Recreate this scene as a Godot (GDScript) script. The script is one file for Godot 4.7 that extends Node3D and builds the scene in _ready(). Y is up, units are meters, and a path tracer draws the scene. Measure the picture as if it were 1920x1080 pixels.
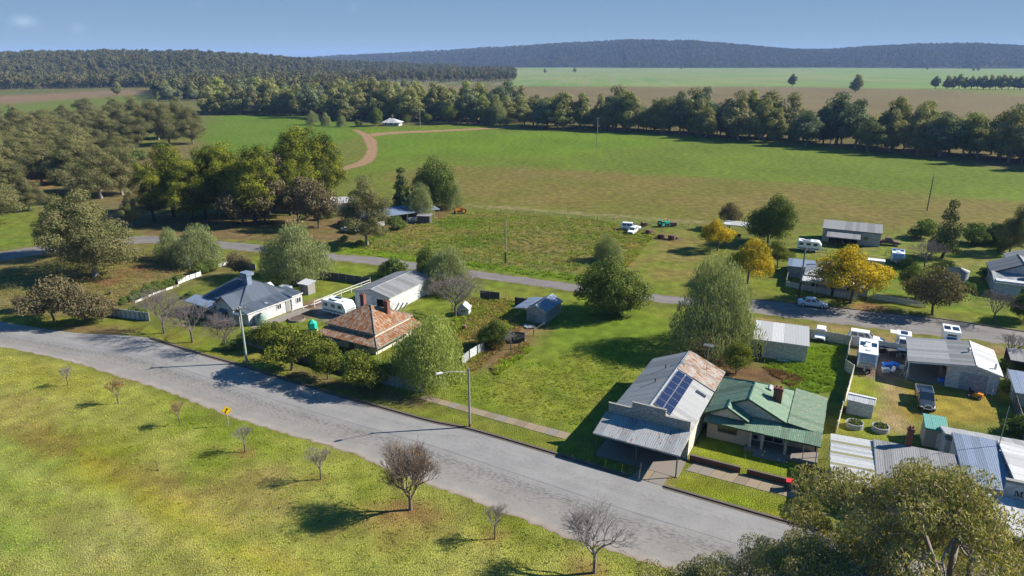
extends Node3D

# ---------------------------------------------------------------- camera numbers (photo pixels are 1920 x 1080)
const EYE := 41.0
const FOCAL := 1280.0
const PITCH := 18.6
const TOSUN := Vector3(10.5, 7.0, -1.3)
const K := 0.62          # sunlit photo value -> base colour

var cp := cos(deg_to_rad(PITCH))
var sp := sin(deg_to_rad(PITCH))
var M := {}
var used := {}
var protos := {}
var rng := RandomNumberGenerator.new()

func P(px: float, py: float, h := 0.0) -> Vector3:
	var x := (px - 960.0) / FOCAL
	var v := (540.0 - py) / FOCAL
	var y := v * cp - sp
	var z := -v * sp - cp
	var t := (h - EYE) / y
	return Vector3(x * t, h, z * t)

func S(r: float, g: float, b: float, k := K) -> Color:   # sunlit photo colour (0-255) -> linear base colour
	var c := Color(r / 255.0, g / 255.0, b / 255.0).srgb_to_linear()
	return Color(minf(c.r * k, 0.85), minf(c.g * k, 0.85), minf(c.b * k, 0.85))

# ---------------------------------------------------------------- mesh builder
class MB:
	var v := PackedVector3Array()
	var n := PackedVector3Array()
	var c := PackedColorArray()
	var u := PackedVector2Array()
	var idx := PackedInt32Array()
	var col := Color.WHITE
	func tri(a: Vector3, b: Vector3, d: Vector3) -> void:      # counter-clockwise seen from outside
		var k := v.size()
		var nn := (b - a).cross(d - a).normalized()
		v.append(a); v.append(b); v.append(d)
		for i in 3:
			n.append(nn); c.append(col)
		u.append(Vector2(a.x + a.z, a.y)); u.append(Vector2(b.x + b.z, b.y)); u.append(Vector2(d.x + d.z, d.y))
		idx.append(k); idx.append(k + 2); idx.append(k + 1)
	func quad(a: Vector3, b: Vector3, d: Vector3, e: Vector3, uv := []) -> void:
		var k := v.size()
		var nn := (d - a).cross(e - b).normalized()
		v.append(a); v.append(b); v.append(d); v.append(e)
		for i in 4:
			n.append(nn); c.append(col)
		if uv.size() == 4:
			for q in uv: u.append(q)
		else:
			u.append(Vector2(a.x + a.z, a.y)); u.append(Vector2(b.x + b.z, b.y)); u.append(Vector2(d.x + d.z, d.y)); u.append(Vector2(e.x + e.z, e.y))
		idx.append(k); idx.append(k + 2); idx.append(k + 1); idx.append(k); idx.append(k + 3); idx.append(k + 2)
	func box(c0: Vector3, s: Vector3, b := Basis()) -> void:   # c0 = centre
		var h := s * 0.5
		var q := []
		for i in 8:
			q.append(c0 + b * Vector3(h.x if i & 1 else -h.x, h.y if i & 2 else -h.y, h.z if i & 4 else -h.z))
		quad(q[4], q[5], q[7], q[6]); quad(q[1], q[0], q[2], q[3])
		quad(q[5], q[1], q[3], q[7]); quad(q[0], q[4], q[6], q[2])
		quad(q[6], q[7], q[3], q[2]); quad(q[0], q[1], q[5], q[4])
	func prism(poly: PackedVector2Array, z0: float, z1: float, axis := "z") -> void:   # poly (x,y) counter-clockwise seen from +z, z0 < z1
		var t := Geometry2D.triangulate_polygon(poly)
		var m := poly.size()
		var f := func(p: Vector2, z: float) -> Vector3:
			return Vector3(p.x, p.y, z) if axis == "z" else Vector3(z, p.y, -p.x)
		for i in range(0, t.size(), 3):
			var a := poly[t[i]]
			var b := poly[t[i + 1]]
			var d := poly[t[i + 2]]
			if (b - a).cross(d - a) < 0.0:
				var s := b
				b = d
				d = s
			tri(f.call(a, z1), f.call(b, z1), f.call(d, z1))
			tri(f.call(a, z0), f.call(d, z0), f.call(b, z0))
		for i in m:
			var a := poly[i]
			var b := poly[(i + 1) % m]
			quad(f.call(a, z0), f.call(b, z0), f.call(b, z1), f.call(a, z1))
	func tube(p: Vector3, q: Vector3, r0: float, r1: float, sides := 6, caps := true) -> void:
		var d := (q - p).normalized()
		var e := d.cross(Vector3.UP if absf(d.y) < 0.9 else Vector3.RIGHT).normalized()
		var f := e.cross(d)
		var k := v.size()
		for i in sides:
			var a := TAU * i / sides
			var o := e * cos(a) + f * sin(a)
			v.append(p + o * r0); v.append(q + o * r1)
			n.append(o); n.append(o); c.append(col); c.append(col)
			u.append(Vector2(i * 0.3, 0)); u.append(Vector2(i * 0.3, (q - p).length()))
		for i in sides:
			var a := k + 2 * i
			var b := k + 2 * ((i + 1) % sides)
			idx.append(a); idx.append(b); idx.append(a + 1); idx.append(b); idx.append(b + 1); idx.append(a + 1)
		if caps:
			for i in range(1, sides - 1):
				var o := func(j: int) -> Vector3:
					return e * cos(TAU * j / sides) + f * sin(TAU * j / sides)
				tri(q + o.call(0) * r1, q + o.call(i + 1) * r1, q + o.call(i) * r1)
				tri(p + o.call(0) * r0, p + o.call(i) * r0, p + o.call(i + 1) * r0)
	func leaf(p: Vector3, dir: Vector3, nn: Vector3, l: float, w: float, cc: Color) -> void:
		var s := dir.cross(nn).normalized() * w * 0.5
		var k := v.size()
		v.append(p - dir * l * 0.5); v.append(p + s); v.append(p + dir * l * 0.5); v.append(p - s)
		for i in 4:
			n.append(nn); c.append(cc); u.append(Vector2.ZERO)
		idx.append(k); idx.append(k + 2); idx.append(k + 1); idx.append(k); idx.append(k + 3); idx.append(k + 2)
	func mesh(m: Material) -> ArrayMesh:
		var a := []
		a.resize(Mesh.ARRAY_MAX)
		a[Mesh.ARRAY_VERTEX] = v; a[Mesh.ARRAY_NORMAL] = n; a[Mesh.ARRAY_COLOR] = c; a[Mesh.ARRAY_TEX_UV] = u; a[Mesh.ARRAY_INDEX] = idx
		var r := ArrayMesh.new()
		if v.size() > 0:
			r.add_surface_from_arrays(Mesh.PRIMITIVE_TRIANGLES, a)
			r.surface_set_material(0, m)
		return r

# ---------------------------------------------------------------- naming and tagging
func numbered(called: String) -> String:
	if not used.has(called):
		used[called] = 0
		return called
	used[called] += 1
	return "%s_%03d" % [called, used[called]]

func tag(o: Node3D, label: String, category: String, group := "") -> Node3D:
	o.set_meta("label", label)
	o.set_meta("category", category)
	if group != "":
		o.set_meta("group", group)
	return o

func put(called: String, mesh: Mesh, parent: Node3D = null) -> MeshInstance3D:
	var o := MeshInstance3D.new()
	o.mesh = mesh
	if parent == null:
		o.name = numbered(called)
		add_child(o, true)
	else:
		o.name = called
		parent.add_child(o, true)
	return o

func struct(called: String, mesh: Mesh) -> MeshInstance3D:
	var o := put(called, mesh)
	o.set_meta("kind", "structure")
	return o

func thing(called: String, at: Vector3, yaw: float, label: String, category: String, group := "") -> Node3D:
	var o := Node3D.new()
	o.name = numbered(called)
	add_child(o, true)
	o.position = at
	o.rotation.y = yaw
	tag(o, label, category, group)
	return o

func yaw_of(a: Vector3, b: Vector3) -> float:
	return atan2(-(b.z - a.z), b.x - a.x)

func bx(parent: Node3D, called: String, m: Material, c: Vector3, s: Vector3, b := Basis()) -> MeshInstance3D:
	var g := MB.new()
	g.box(c, s, b)
	return put(called, g.mesh(m), parent)

func cyl(parent: Node3D, called: String, m: Material, p: Vector3, q: Vector3, r0: float, r1: float, sides := 8) -> MeshInstance3D:
	var g := MB.new()
	g.tube(p, q, r0, r1, sides)
	return put(called, g.mesh(m), parent)

# ---------------------------------------------------------------- materials
func noise_tex(freq: float, lo: float, hi: float, sd: int, size := 512, normal := false, strength := 4.0, tint := Color.WHITE) -> NoiseTexture2D:
	var f := FastNoiseLite.new()
	f.seed = sd
	f.frequency = freq
	f.fractal_octaves = 4
	var t := NoiseTexture2D.new()
	t.width = size; t.height = size; t.seamless = true
	t.noise = f
	if normal:
		t.as_normal_map = true
		t.bump_strength = strength
	else:
		var g := Gradient.new()
		g.set_color(0, Color(lo * tint.r, lo * tint.g, lo * tint.b))
		g.set_color(1, Color(hi, hi, hi))
		g.add_point(0.5, Color((lo + hi) * 0.5, (lo + hi) * 0.5, (lo + hi) * 0.5))
		t.color_ramp = g
	return t

func mat(c: Color, rough := 0.8, metal := 0.0, tex: Texture2D = null, scale := 0.5) -> StandardMaterial3D:
	var m := StandardMaterial3D.new()
	m.albedo_color = c.linear_to_srgb()
	m.roughness = rough
	m.metallic = metal
	if tex:
		m.albedo_texture = tex
		m.uv1_triplanar = true
		m.uv1_world_triplanar = true
		m.uv1_scale = Vector3.ONE * scale
	return m

func vmat(rough := 0.9, tex: Texture2D = null, scale := 0.5) -> StandardMaterial3D:
	var m := mat(Color.WHITE, rough, 0.0, tex, scale)
	m.vertex_color_use_as_albedo = true
	return m

func sheet_tex(base: Color, rust: Color, amount: float, sd: int, rows: float) -> ImageTexture:   # one tile = 4 m along the slope and 4 m across
	var im := Image.create(256, 256, false, Image.FORMAT_RGB8)
	var f := FastNoiseLite.new()
	f.seed = sd; f.frequency = 0.02; f.fractal_octaves = 3
	var g := FastNoiseLite.new()
	g.seed = sd + 9; g.frequency = 0.05; g.fractal_octaves = 4
	for y in 256:
		var ph := fposmod(y / 256.0 * rows, 1.0)
		for x in 256:
			var streak := f.get_noise_2d(x * 2.6, y * 0.55) * 0.5 + 0.5
			var blot := g.get_noise_2d(x * 1.3, y * 0.6) * 0.5 + 0.5
			var a := streak * 0.62 + blot * 0.38 + (0.12 * (1.0 - ph) if rows > 0.0 else 0.0)
			var k := smoothstep(1.0 - amount - 0.02, 1.0 - amount + 0.07, a)
			var c := base * (0.82 + 0.36 * blot)
			c = c.lerp(rust * (0.6 + 0.8 * blot), k)
			im.set_pixel(x, y, Color(c.r, c.g, c.b).linear_to_srgb())
	return ImageTexture.create_from_image(im)

func sheet_mats(base: Color, rust: Color, amount: float, sd: int, rows := 0.0, metal := 0.25, rough := 0.5) -> Array:
	var out := []
	var t := sheet_tex(base, rust, amount, sd, rows)
	for i in 3:
		var m := StandardMaterial3D.new()
		var k: float = [1.0, 0.9, 1.0][i]
		m.albedo_color = Color(k, k, k)
		m.albedo_texture = t
		m.roughness = rough + 0.1 + 0.06 * i
		m.metallic = metal * 0.5
		m.metallic_specular = 0.3
		m.uv1_scale = Vector3(0.25, 0.25, 0.25)
		m.uv1_offset = Vector3(0.37 * i, 0.21 * i, 0)
		out.append(m)
	return out

func materials() -> void:
	var fine := noise_tex(0.09, 0.62, 1.0, 3)
	var coarse := noise_tex(0.02, 0.7, 1.0, 5)
	M.fine = fine
	M.coarse = coarse
	var g := vmat(0.95, noise_tex(0.055, 0.45, 1.0, 21, 1024), 0.085)
	g.normal_enabled = true
	g.normal_texture = noise_tex(0.16, 0, 1, 8, 512, true, 4.0)
	g.normal_scale = 1.0
	g.detail_enabled = true
	g.detail_albedo = noise_tex(0.03, 0.74, 1.0, 14, 512)
	g.detail_blend_mode = BaseMaterial3D.BLEND_MODE_MUL
	g.detail_uv_layer = BaseMaterial3D.DETAIL_UV_2
	g.uv2_triplanar = true
	g.uv2_world_triplanar = true
	g.uv2_scale = Vector3.ONE * 0.021
	g.metallic_specular = 0.2
	M.ground = g
	var r := vmat(0.85, noise_tex(0.2, 0.72, 1.0, 31, 1024), 0.11)
	r.metallic_specular = 0.35
	M.road = r
	var ft := vmat(0.85)
	ft.albedo_texture = road_tex()
	ft.metallic_specular = 0.35
	M.frontroad = ft
	M.path = mat(S(185, 165, 135), 0.9, 0, fine, 0.4)
	M.path2 = mat(S(165, 148, 122), 0.9, 0, fine, 0.33)
	M.concrete = mat(S(170, 160, 148), 0.9, 0, fine, 0.3)
	M.kerb = mat(Color(0.13, 0.1, 0.075), 0.9, 0, fine, 0.5)
	M.leaf = vmat(0.8)
	M.leaf.backlight_enabled = true
	M.leaf.backlight = Color(0.75, 0.76, 0.5)
	M.leaf.metallic_specular = 0.12
	M.needle = vmat(0.8)
	M.needle.metallic_specular = 0.12
	M.bark = vmat(0.9, fine, 0.8)
	M.white = mat(Color(0.72, 0.72, 0.7), 0.55, 0, coarse, 0.2)
	M.whitewall = mat(Color(0.55, 0.56, 0.57), 0.6, 0, coarse, 0.15)
	M.cream = mat(Color(0.66, 0.61, 0.48), 0.8, 0, coarse, 0.2)
	M.beige = mat(Color(0.52, 0.47, 0.38), 0.85, 0, fine, 0.25)
	M.oldpaint = mat(Color(0.56, 0.54, 0.46), 0.9, 0, noise_tex(0.035, 0.45, 1.0, 77), 0.22)
	M.zinc = mat(Color(0.42, 0.45, 0.47), 0.5, 0.3, coarse, 0.2)
	M.bluewall = mat(Color(0.32, 0.37, 0.42), 0.55, 0.15, coarse, 0.2)
	M.navytrim = mat(Color(0.05, 0.07, 0.1), 0.5)
	M.greentrim = mat(Color(0.02, 0.07, 0.045), 0.55)
	M.dark = mat(Color(0.02, 0.02, 0.022), 0.7)
	M.glass = mat(Color(0.03, 0.035, 0.04), 0.12)
	M.glass.metallic_specular = 0.7
	M.brick = mat(Color(0.24, 0.09, 0.055), 0.9, 0, fine, 0.9)
	M.wood = mat(Color(0.17, 0.14, 0.11), 0.9, 0, fine, 0.7)
	M.darkwood = mat(Color(0.09, 0.08, 0.072), 0.9, 0, fine, 0.7)
	M.greywood = mat(Color(0.3, 0.29, 0.27), 0.9, 0, fine, 0.5)
	M.polegreen = mat(Color(0.33, 0.4, 0.33), 0.8, 0, fine, 0.6)
	M.polegrey = mat(Color(0.328, 0.328, 0.328), 0.6, 0.2, fine, 0.6)
	M.fencecream = mat(Color(0.6, 0.56, 0.45), 0.7, 0, coarse, 0.2)
	M.fencegrey = mat(Color(0.56, 0.59, 0.6), 0.6, 0.1, coarse, 0.25)
	M.fencedark = mat(Color(0.1, 0.1, 0.1), 0.8, 0, fine, 0.4)
	M.tyre = mat(Color(0.02, 0.02, 0.02), 0.85)
	M.rim = mat(Color(0.45, 0.45, 0.46), 0.35, 0.6)
	M.carwhite = paint(Color(0.72, 0.73, 0.73))
	M.carsilver = paint(Color(0.33, 0.4, 0.47))
	M.carblack = paint(Color(0.02, 0.023, 0.028))
	M.carorange = paint(Color(0.55, 0.2, 0.02))
	M.yellow = mat(Color(0.85, 0.52, 0.0), 0.5)
	M.red = mat(Color(0.6, 0.02, 0.025), 0.45)
	M.blue = mat(Color(0.02, 0.16, 0.6), 0.5)
	M.teal = mat(Color(0.0, 0.32, 0.22), 0.6)
	M.green = mat(Color(0.25, 0.55, 0.1), 0.6)
	M.tank = mat(Color(0.33, 0.45, 0.4), 0.6, 0, coarse, 0.3)
	M.solar = mat(Color(0.012, 0.016, 0.045), 0.15)
	M.solar.metallic_specular = 0.7
	M.rustmetal = mat(Color(0.16, 0.08, 0.05), 0.9, 0, fine, 0.8)
	M.soil = mat(Color(0.11, 0.075, 0.045), 1.0, 0, fine, 0.8)
	var rust := Color(0.17, 0.068, 0.03)
	M.r_zinc = sheet_mats(Color(0.24, 0.245, 0.25), rust, 0.2, 3)
	M.r_zincrust = sheet_mats(Color(0.25, 0.235, 0.21), rust, 0.42, 13, 2.0)
	M.r_awning = sheet_mats(Color(0.25, 0.26, 0.27), rust, 0.37, 23)
	M.r_rust = sheet_mats(Color(0.25, 0.225, 0.185), Color(0.19, 0.07, 0.022), 0.5, 33, 2.6, 0.0, 0.8)
	M.r_navy = sheet_mats(Color(0.062, 0.078, 0.105), Color(0.08, 0.098, 0.125), 0.3, 43, 0.0, 0.1, 0.45)
	M.r_green = sheet_mats(Color(0.115, 0.18, 0.122), Color(0.19, 0.21, 0.16), 0.38, 53, 0.0, 0.0, 0.55)
	M.r_greenold = sheet_mats(Color(0.12, 0.175, 0.12), Color(0.21, 0.19, 0.14), 0.4, 63, 0.0, 0.0, 0.7)
	M.r_grey = sheet_mats(Color(0.19, 0.195, 0.2), Color(0.16, 0.15, 0.145), 0.4, 73, 0.0, 0.2, 0.55)
	M.r_white = sheet_mats(Color(0.38, 0.385, 0.39), Color(0.3, 0.3, 0.29), 0.3, 83, 0.0, 0.05, 0.5)
	M.r_blue = sheet_mats(Color(0.15, 0.19, 0.26), Color(0.19, 0.23, 0.29), 0.3, 93, 0.0, 0.25, 0.45)
	M.r_teal = sheet_mats(Color(0.101, 0.25, 0.218), Color(0.16, 0.35, 0.3), 0.3, 97, 0.0, 0.1, 0.5)

func road_tex() -> ImageTexture:      # worn chip seal: flecks and tyre polish; across the road in v, 36 m along it in u
	var im := Image.create(1024, 512, false, Image.FORMAT_RGB8)
	var f := FastNoiseLite.new()
	f.seed = 61; f.frequency = 0.05; f.fractal_octaves = 3
	var g := FastNoiseLite.new()
	g.seed = 62; g.frequency = 0.22; g.fractal_octaves = 2
	for y in 512:
		var s := y / 512.0
		var track := exp(-pow((s - 0.6) / 0.09, 2.0)) + 0.6 * exp(-pow((s - 0.76) / 0.05, 2.0)) + 0.45 * exp(-pow((s - 0.22) / 0.05, 2.0)) + 0.25 * exp(-pow((s - 0.36) / 0.04, 2.0))
		for x in 1024:
			var ax := minf(1.0, x / 90.0)      # blends the two ends of the tile
			var n := lerpf(f.get_noise_2d((x + 1024) * 0.8, y * 1.6), f.get_noise_2d(x * 0.8, y * 1.6), ax)
			var q := g.get_noise_2d(x * 0.7, y)
			var dark := smoothstep(0.12, 0.5, n * 0.9 + q * 0.5 + track * 0.28 - 0.08) * (0.12 + 0.5 * minf(track, 1.0))
			var k := 0.92 + 0.1 * q - dark * 0.34
			im.set_pixel(x, y, Color(k, k, k * 0.995))
	return ImageTexture.create_from_image(im)

func paint(c: Color) -> StandardMaterial3D:
	var m := mat(c, 0.32)
	m.clearcoat_enabled = true
	m.clearcoat = 0.7
	m.clearcoat_roughness = 0.08
	return m

# ================================================================ the scene
func _ready() -> void:
	rng.seed = 7
	# camera
	var cam := Camera3D.new()
	cam.name = "camera"
	cam.position = Vector3(0, EYE, 0)
	cam.rotation_degrees.x = -PITCH
	cam.fov = rad_to_deg(2.0 * atan(540.0 / FOCAL))
	cam.near = 0.5
	cam.far = 30000.0
	add_child(cam)
	# sky, exposure, haze
	var env := Environment.new()
	env.background_mode = Environment.BG_SKY
	var sm := ProceduralSkyMaterial.new()
	sm.sky_top_color = Color(0.21, 0.48, 0.73)
	sm.sky_horizon_color = Color(0.575, 0.675, 0.74)
	sm.sky_curve = 0.09
	sm.sky_energy_multiplier = 0.69
	sm.ground_bottom_color = Color(0.3, 0.32, 0.25)
	sm.ground_horizon_color = Color(0.5, 0.58, 0.62)
	sm.sun_angle_max = 12.0
	sm.sky_cover = sky_clouds()
	sm.sky_cover_modulate = Color(1, 1, 1)
	var sky := Sky.new()
	sky.sky_material = sm
	env.sky = sky
	env.tonemap_mode = Environment.TONE_MAPPER_LINEAR
	env.tonemap_exposure = 2.45
	env.fog_enabled = true
	env.fog_density = 0.000075
	env.fog_light_color = Color(0.47, 0.58, 0.76)
	env.sdfgi_enabled = true
	env.ssao_enabled = true
	env.ssil_enabled = true
	var we := WorldEnvironment.new()
	we.name = "environment"
	we.environment = env
	add_child(we)
	# sun
	var sun := DirectionalLight3D.new()
	sun.name = "sun"
	sun.basis = Basis.looking_at(-TOSUN.normalized())
	sun.light_energy = 1.6
	sun.light_color = Color(1.0, 0.97, 0.92)
	sun.light_angular_distance = 0.5
	sun.shadow_enabled = true
	add_child(sun)
	# the place
	materials()
	ground()
	roads()
	hills()
	buildings()
	tree_kinds()
	trees()
	fences()
	vehicles()
	small_things()

func sky_clouds() -> ImageTexture:      # a few low clouds on the horizon, thin air otherwise
	var im := Image.create(1024, 512, false, Image.FORMAT_RGBA8)
	im.fill(Color(0, 0, 0, 0))
	var f := FastNoiseLite.new()
	f.seed = 5
	f.frequency = 0.03
	f.fractal_octaves = 4
	for y in range(225, 256):
		for x in 1024:
			var up := (256 - y) / 31.0
			var v := f.get_noise_2d(x * 1.6, y * 7.0) + 0.5 * f.get_noise_2d(x * 0.35 + 90.0, y * 1.5)
			var a := smoothstep(0.52, 0.75, v) * smoothstep(0.0, 0.25, up) * smoothstep(1.0, 0.5, up)
			im.set_pixel(x, y, Color(0.9, 0.92, 0.95, a * 0.22))
	return ImageTexture.create_from_image(im)

# ---------------------------------------------------------------- ground
var zones := []      # [polygon in metres, bounding rect, colour a, colour b, noise scale, edge jitter, strength]

func px_poly(pts: Array) -> PackedVector2Array:
	var o := PackedVector2Array()
	for p in pts:
		var w := P(p[0], p[1])
		o.append(Vector2(w.x, w.z))
	return o

func zone(pts: Array, a: Color, b: Color, freq := 0.08, jitter := 1.5, strength := 1.0) -> void:
	var poly := px_poly(pts)
	var r := Rect2(poly[0], Vector2.ZERO)
	for p in poly:
		r = r.expand(p)
	zones.append([poly, r.grow(jitter), a, b, freq, jitter, strength])

func band(pts: Array, w: float, a: Color, b: Color, freq := 0.1, jitter := 0.6, strength := 1.0) -> void:   # a strip of width w metres along pixels
	var l := []
	var r := []
	for i in pts.size():
		var p := P(pts[i][0], pts[i][1])
		var q := P(pts[mini(i + 1, pts.size() - 1)][0], pts[mini(i + 1, pts.size() - 1)][1])
		var o := P(pts[maxi(i - 1, 0)][0], pts[maxi(i - 1, 0)][1])
		var d := (q - o).normalized()
		var s := Vector2(-d.z, d.x) * w * 0.5
		l.append(Vector2(p.x, p.z) + s)
		r.push_front(Vector2(p.x, p.z) - s)
	var poly := PackedVector2Array(l + r)
	var rc := Rect2(poly[0], Vector2.ZERO)
	for p in poly:
		rc = rc.expand(p)
	zones.append([poly, rc.grow(jitter), a, b, freq, jitter, strength])

func mow(px: float, py: float, rad: float, a: Color, b: Color, strength := 0.8) -> void:    # a round soft patch
	var c := P(px, py)
	var poly := PackedVector2Array()
	for i in 10:
		var t := TAU * i / 10.0
		poly.append(Vector2(c.x + cos(t) * rad * 1.25, c.z + sin(t) * rad * 0.9))
	var rc := Rect2(poly[0], Vector2.ZERO)
	for p in poly:
		rc = rc.expand(p)
	zones.append([poly, rc.grow(rad * 0.5), a, b, 0.3, rad * 0.5, strength])

func define_zones() -> void:
	# far country
	zone([[-900, 112], [2900, 112], [2900, 240], [-900, 240]], S(120, 118, 72), S(105, 118, 60), 0.01, 10)
	zone([[960, 128], [1300, 121], [1920, 117], [2600, 117], [2600, 172], [1920, 172], [1400, 163], [960, 162]], S(148, 168, 100), S(120, 160, 84), 0.004, 4)
	zone([[600, 152], [760, 158], [960, 164], [1400, 162], [1700, 166], [2500, 188], [2500, 240], [1920, 222], [1300, 225], [900, 205], [640, 180]], S(138, 130, 92), S(126, 118, 78), 0.01, 4)
	zone([[1700, 166], [2500, 174], [2500, 188], [1920, 181]], S(120, 140, 70), S(132, 140, 76), 0.02, 3)
	for i in 22:
		var f := i - 9.0
		band([[1150 + f * 10.0, 126], [1150 + f * 30.0, 140], [1150 + f * 58.0, 160]], 16.0, S(172, 166, 150), S(150, 160, 120), 0.01, 2.0, 0.55)
	# left paddocks
	zone([[-700, 185], [0, 180], [150, 172], [290, 167], [285, 180], [120, 192], [0, 205], [-700, 215]], S(140, 122, 92), S(150, 132, 104), 0.02, 2)
	zone([[-700, 212], [0, 196], [200, 181], [290, 176], [290, 196], [150, 210], [0, 235], [-700, 260]], S(122, 136, 66), S(106, 128, 50), 0.02, 2)
	zone([[375, 268], [400, 215], [560, 214], [700, 238], [690, 250], [640, 268], [480, 285], [380, 300]], S(110, 142, 46), S(100, 132, 42), 0.02, 3)
	# tree belt floor and its green strip
	zone([[560, 214], [960, 234], [1100, 240], [1500, 268], [1920, 320], [2400, 360], [2400, 270], [1920, 260], [1300, 222], [900, 205], [620, 190]], S(120, 108, 70), S(98, 104, 48), 0.03, 4)
	zone([[640, 238], [960, 232], [980, 238], [700, 256], [640, 250]], S(120, 150, 42), S(105, 130, 40), 0.03, 2)
	# big crop field
	zone([[690, 252], [960, 240], [1100, 240], [1300, 255], [1500, 272], [1700, 292], [1920, 325], [2400, 390], [2400, 480], [1920, 440], [1660, 438], [1310, 417], [1000, 392], [870, 380], [740, 350], [640, 330], [700, 300]], S(116, 142, 48), S(108, 130, 46), 0.02, 2)
	zone([[700, 330], [820, 310], [1100, 320], [1500, 345], [1920, 380], [2400, 440], [2400, 480], [1920, 440], [1660, 436], [1310, 415], [870, 380], [740, 350]], S(136, 126, 72), S(122, 124, 58), 0.03, 6, 0.92)
	zone([[700, 258], [900, 247], [1100, 250], [1260, 262], [1100, 285], [850, 290], [720, 290]], S(112, 152, 38), S(100, 138, 34), 0.02, 8, 0.7)
	zone([[1500, 268], [1700, 288], [1920, 318], [2200, 350], [2200, 340], [1920, 300], [1700, 280]], S(160, 138, 104), S(140, 122, 84), 0.04, 2)
	zone([[1000, 395], [1100, 360], [1300, 380], [1500, 400], [1330, 418]], S(128, 122, 66), S(120, 128, 52), 0.05, 5, 0.6)
	band([[860, 383], [1000, 393], [1150, 405], [1310, 416], [1350, 420]], 3.2, S(160, 148, 110), S(138, 142, 84), 0.1, 0.8)
	# left woodland floor, bare earth under the gums
	zone([[-500, 300], [0, 300], [200, 300], [330, 260], [390, 268], [330, 330], [280, 420], [0, 470], [-500, 520]], S(128, 128, 74), S(122, 112, 80), 0.05, 4)
	zone([[0, 325], [60, 320], [80, 350], [60, 375], [0, 378]], S(168, 128, 90), S(150, 122, 80), 0.06, 2)
	zone([[215, 318], [260, 305], [290, 310], [270, 330], [220, 345]], S(175, 145, 112), S(150, 132, 100), 0.06, 1.5)
	zone([[-400, 400], [0, 385], [60, 380], [110, 425], [110, 450], [0, 466], [-400, 520]], S(112, 140, 48), S(122, 136, 56), 0.05, 2)
	# between back road and front road: rough paddock at the corner
	zone([[-500, 520], [0, 475], [130, 452], [260, 452], [470, 470], [480, 500], [330, 540], [200, 600], [0, 600], [-500, 640]], S(120, 122, 66), S(132, 124, 78), 0.08, 2)
	zone([[190, 540], [270, 520], [360, 497], [370, 480], [320, 480], [250, 500], [190, 522], [150, 545]], S(140, 112, 80), S(120, 118, 64), 0.12, 2)
	zone([[0, 520], [90, 540], [150, 545], [130, 580], [0, 585]], S(138, 132, 88), S(120, 122, 66), 0.1, 2)
	zone([[240, 470], [330, 470], [420, 480], [480, 462], [480, 452], [330, 452]], S(112, 138, 46), S(122, 132, 52), 0.1, 2)
	# yards of the pine block
	zone([[260, 400], [480, 405], [640, 400], [740, 370], [870, 385], [800, 430], [640, 455], [430, 452], [260, 440]], S(132, 112, 82), S(118, 118, 62), 0.1, 2)
	# weedy lot behind the back road
	zone([[640, 470], [700, 440], [820, 410], [900, 396], [1120, 412], [1230, 440], [1180, 500], [1080, 528], [880, 500], [700, 480]], S(112, 132, 52), S(138, 136, 78), 0.12, 2)
	mow(1010, 462, 8, S(150, 140, 96), S(128, 128, 70), 0.8)
	mow(1000, 436, 6, S(148, 140, 92), S(128, 132, 70), 0.7)
	mow(780, 430, 6, S(150, 138, 90), S(130, 128, 70), 0.7)
	mow(860, 420, 6, S(96, 128, 40), S(112, 132, 50), 0.8)
	mow(900, 450, 6, S(92, 118, 42), S(112, 130, 50), 0.7)
	zone([[620, 476], [900, 507], [1250, 552], [1250, 535], [1090, 515], [880, 490], [640, 463]], S(122, 148, 46), S(112, 138, 42), 0.1, 1.2)
	zone([[1180, 440], [1310, 430], [1340, 470], [1300, 540], [1200, 540], [1170, 490]], S(122, 140, 50), S(142, 134, 74), 0.1, 2)
	mow(1255, 448, 3, S(140, 115, 80), S(130, 110, 76), 0.9)
	mow(1275, 480, 5, S(150, 132, 90), S(130, 138, 60), 0.8)
	# blocks between the roads
	zone([[480, 480], [700, 500], [900, 528], [1250, 580], [1420, 590], [1300, 690], [1120, 820], [880, 770], [700, 720], [480, 640], [380, 560]], S(120, 146, 46), S(132, 144, 58), 0.09, 1)
	zone([[860, 560], [960, 560], [975, 620], [900, 690], [840, 720], [800, 690], [860, 620]], S(138, 128, 78), S(118, 132, 52), 0.15, 1.5)
	zone([[960, 608], [1040, 600], [1030, 625], [990, 650], [930, 690], [880, 700], [920, 660]], S(140, 112, 84), S(126, 118, 74), 0.2, 1)
	zone([[850, 715], [950, 690], [1100, 660], [1190, 720], [1090, 800], [960, 770], [850, 745]], S(140, 146, 62), S(120, 142, 46), 0.12, 2.5, 0.8)
	zone([[1010, 590], [1120, 560], [1250, 600], [1260, 640], [1150, 670], [1030, 640]], S(116, 146, 44), S(110, 138, 42), 0.1, 2.5, 0.9)
	zone([[590, 560], [640, 560], [720, 575], [700, 600], [600, 600], [575, 580]], S(165, 158, 150), S(150, 140, 128), 0.2, 0.5)
	zone([[540, 575], [590, 560], [600, 590], [560, 600]], S(142, 116, 88), S(132, 112, 84), 0.2, 0.6)
	zone([[1280, 655], [1340, 620], [1420, 640], [1420, 690], [1480, 700], [1480, 735], [1400, 720], [1330, 700]], S(132, 104, 78), S(116, 100, 66), 0.2, 1)
	zone([[1415, 690], [1520, 640], [1590, 640], [1570, 740], [1500, 740], [1440, 730], [1480, 700]], S(120, 145, 52), S(112, 137, 48), 0.15, 1)
	mow(1465, 712, 2.4, S(118, 92, 68), S(105, 90, 62), 0.95)
	# caravan yard
	zone([[1590, 700], [1700, 700], [1880, 740], [1890, 800], [1740, 790], [1600, 815], [1565, 810]], S(150, 144, 58), S(160, 148, 66), 0.12, 1)
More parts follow.
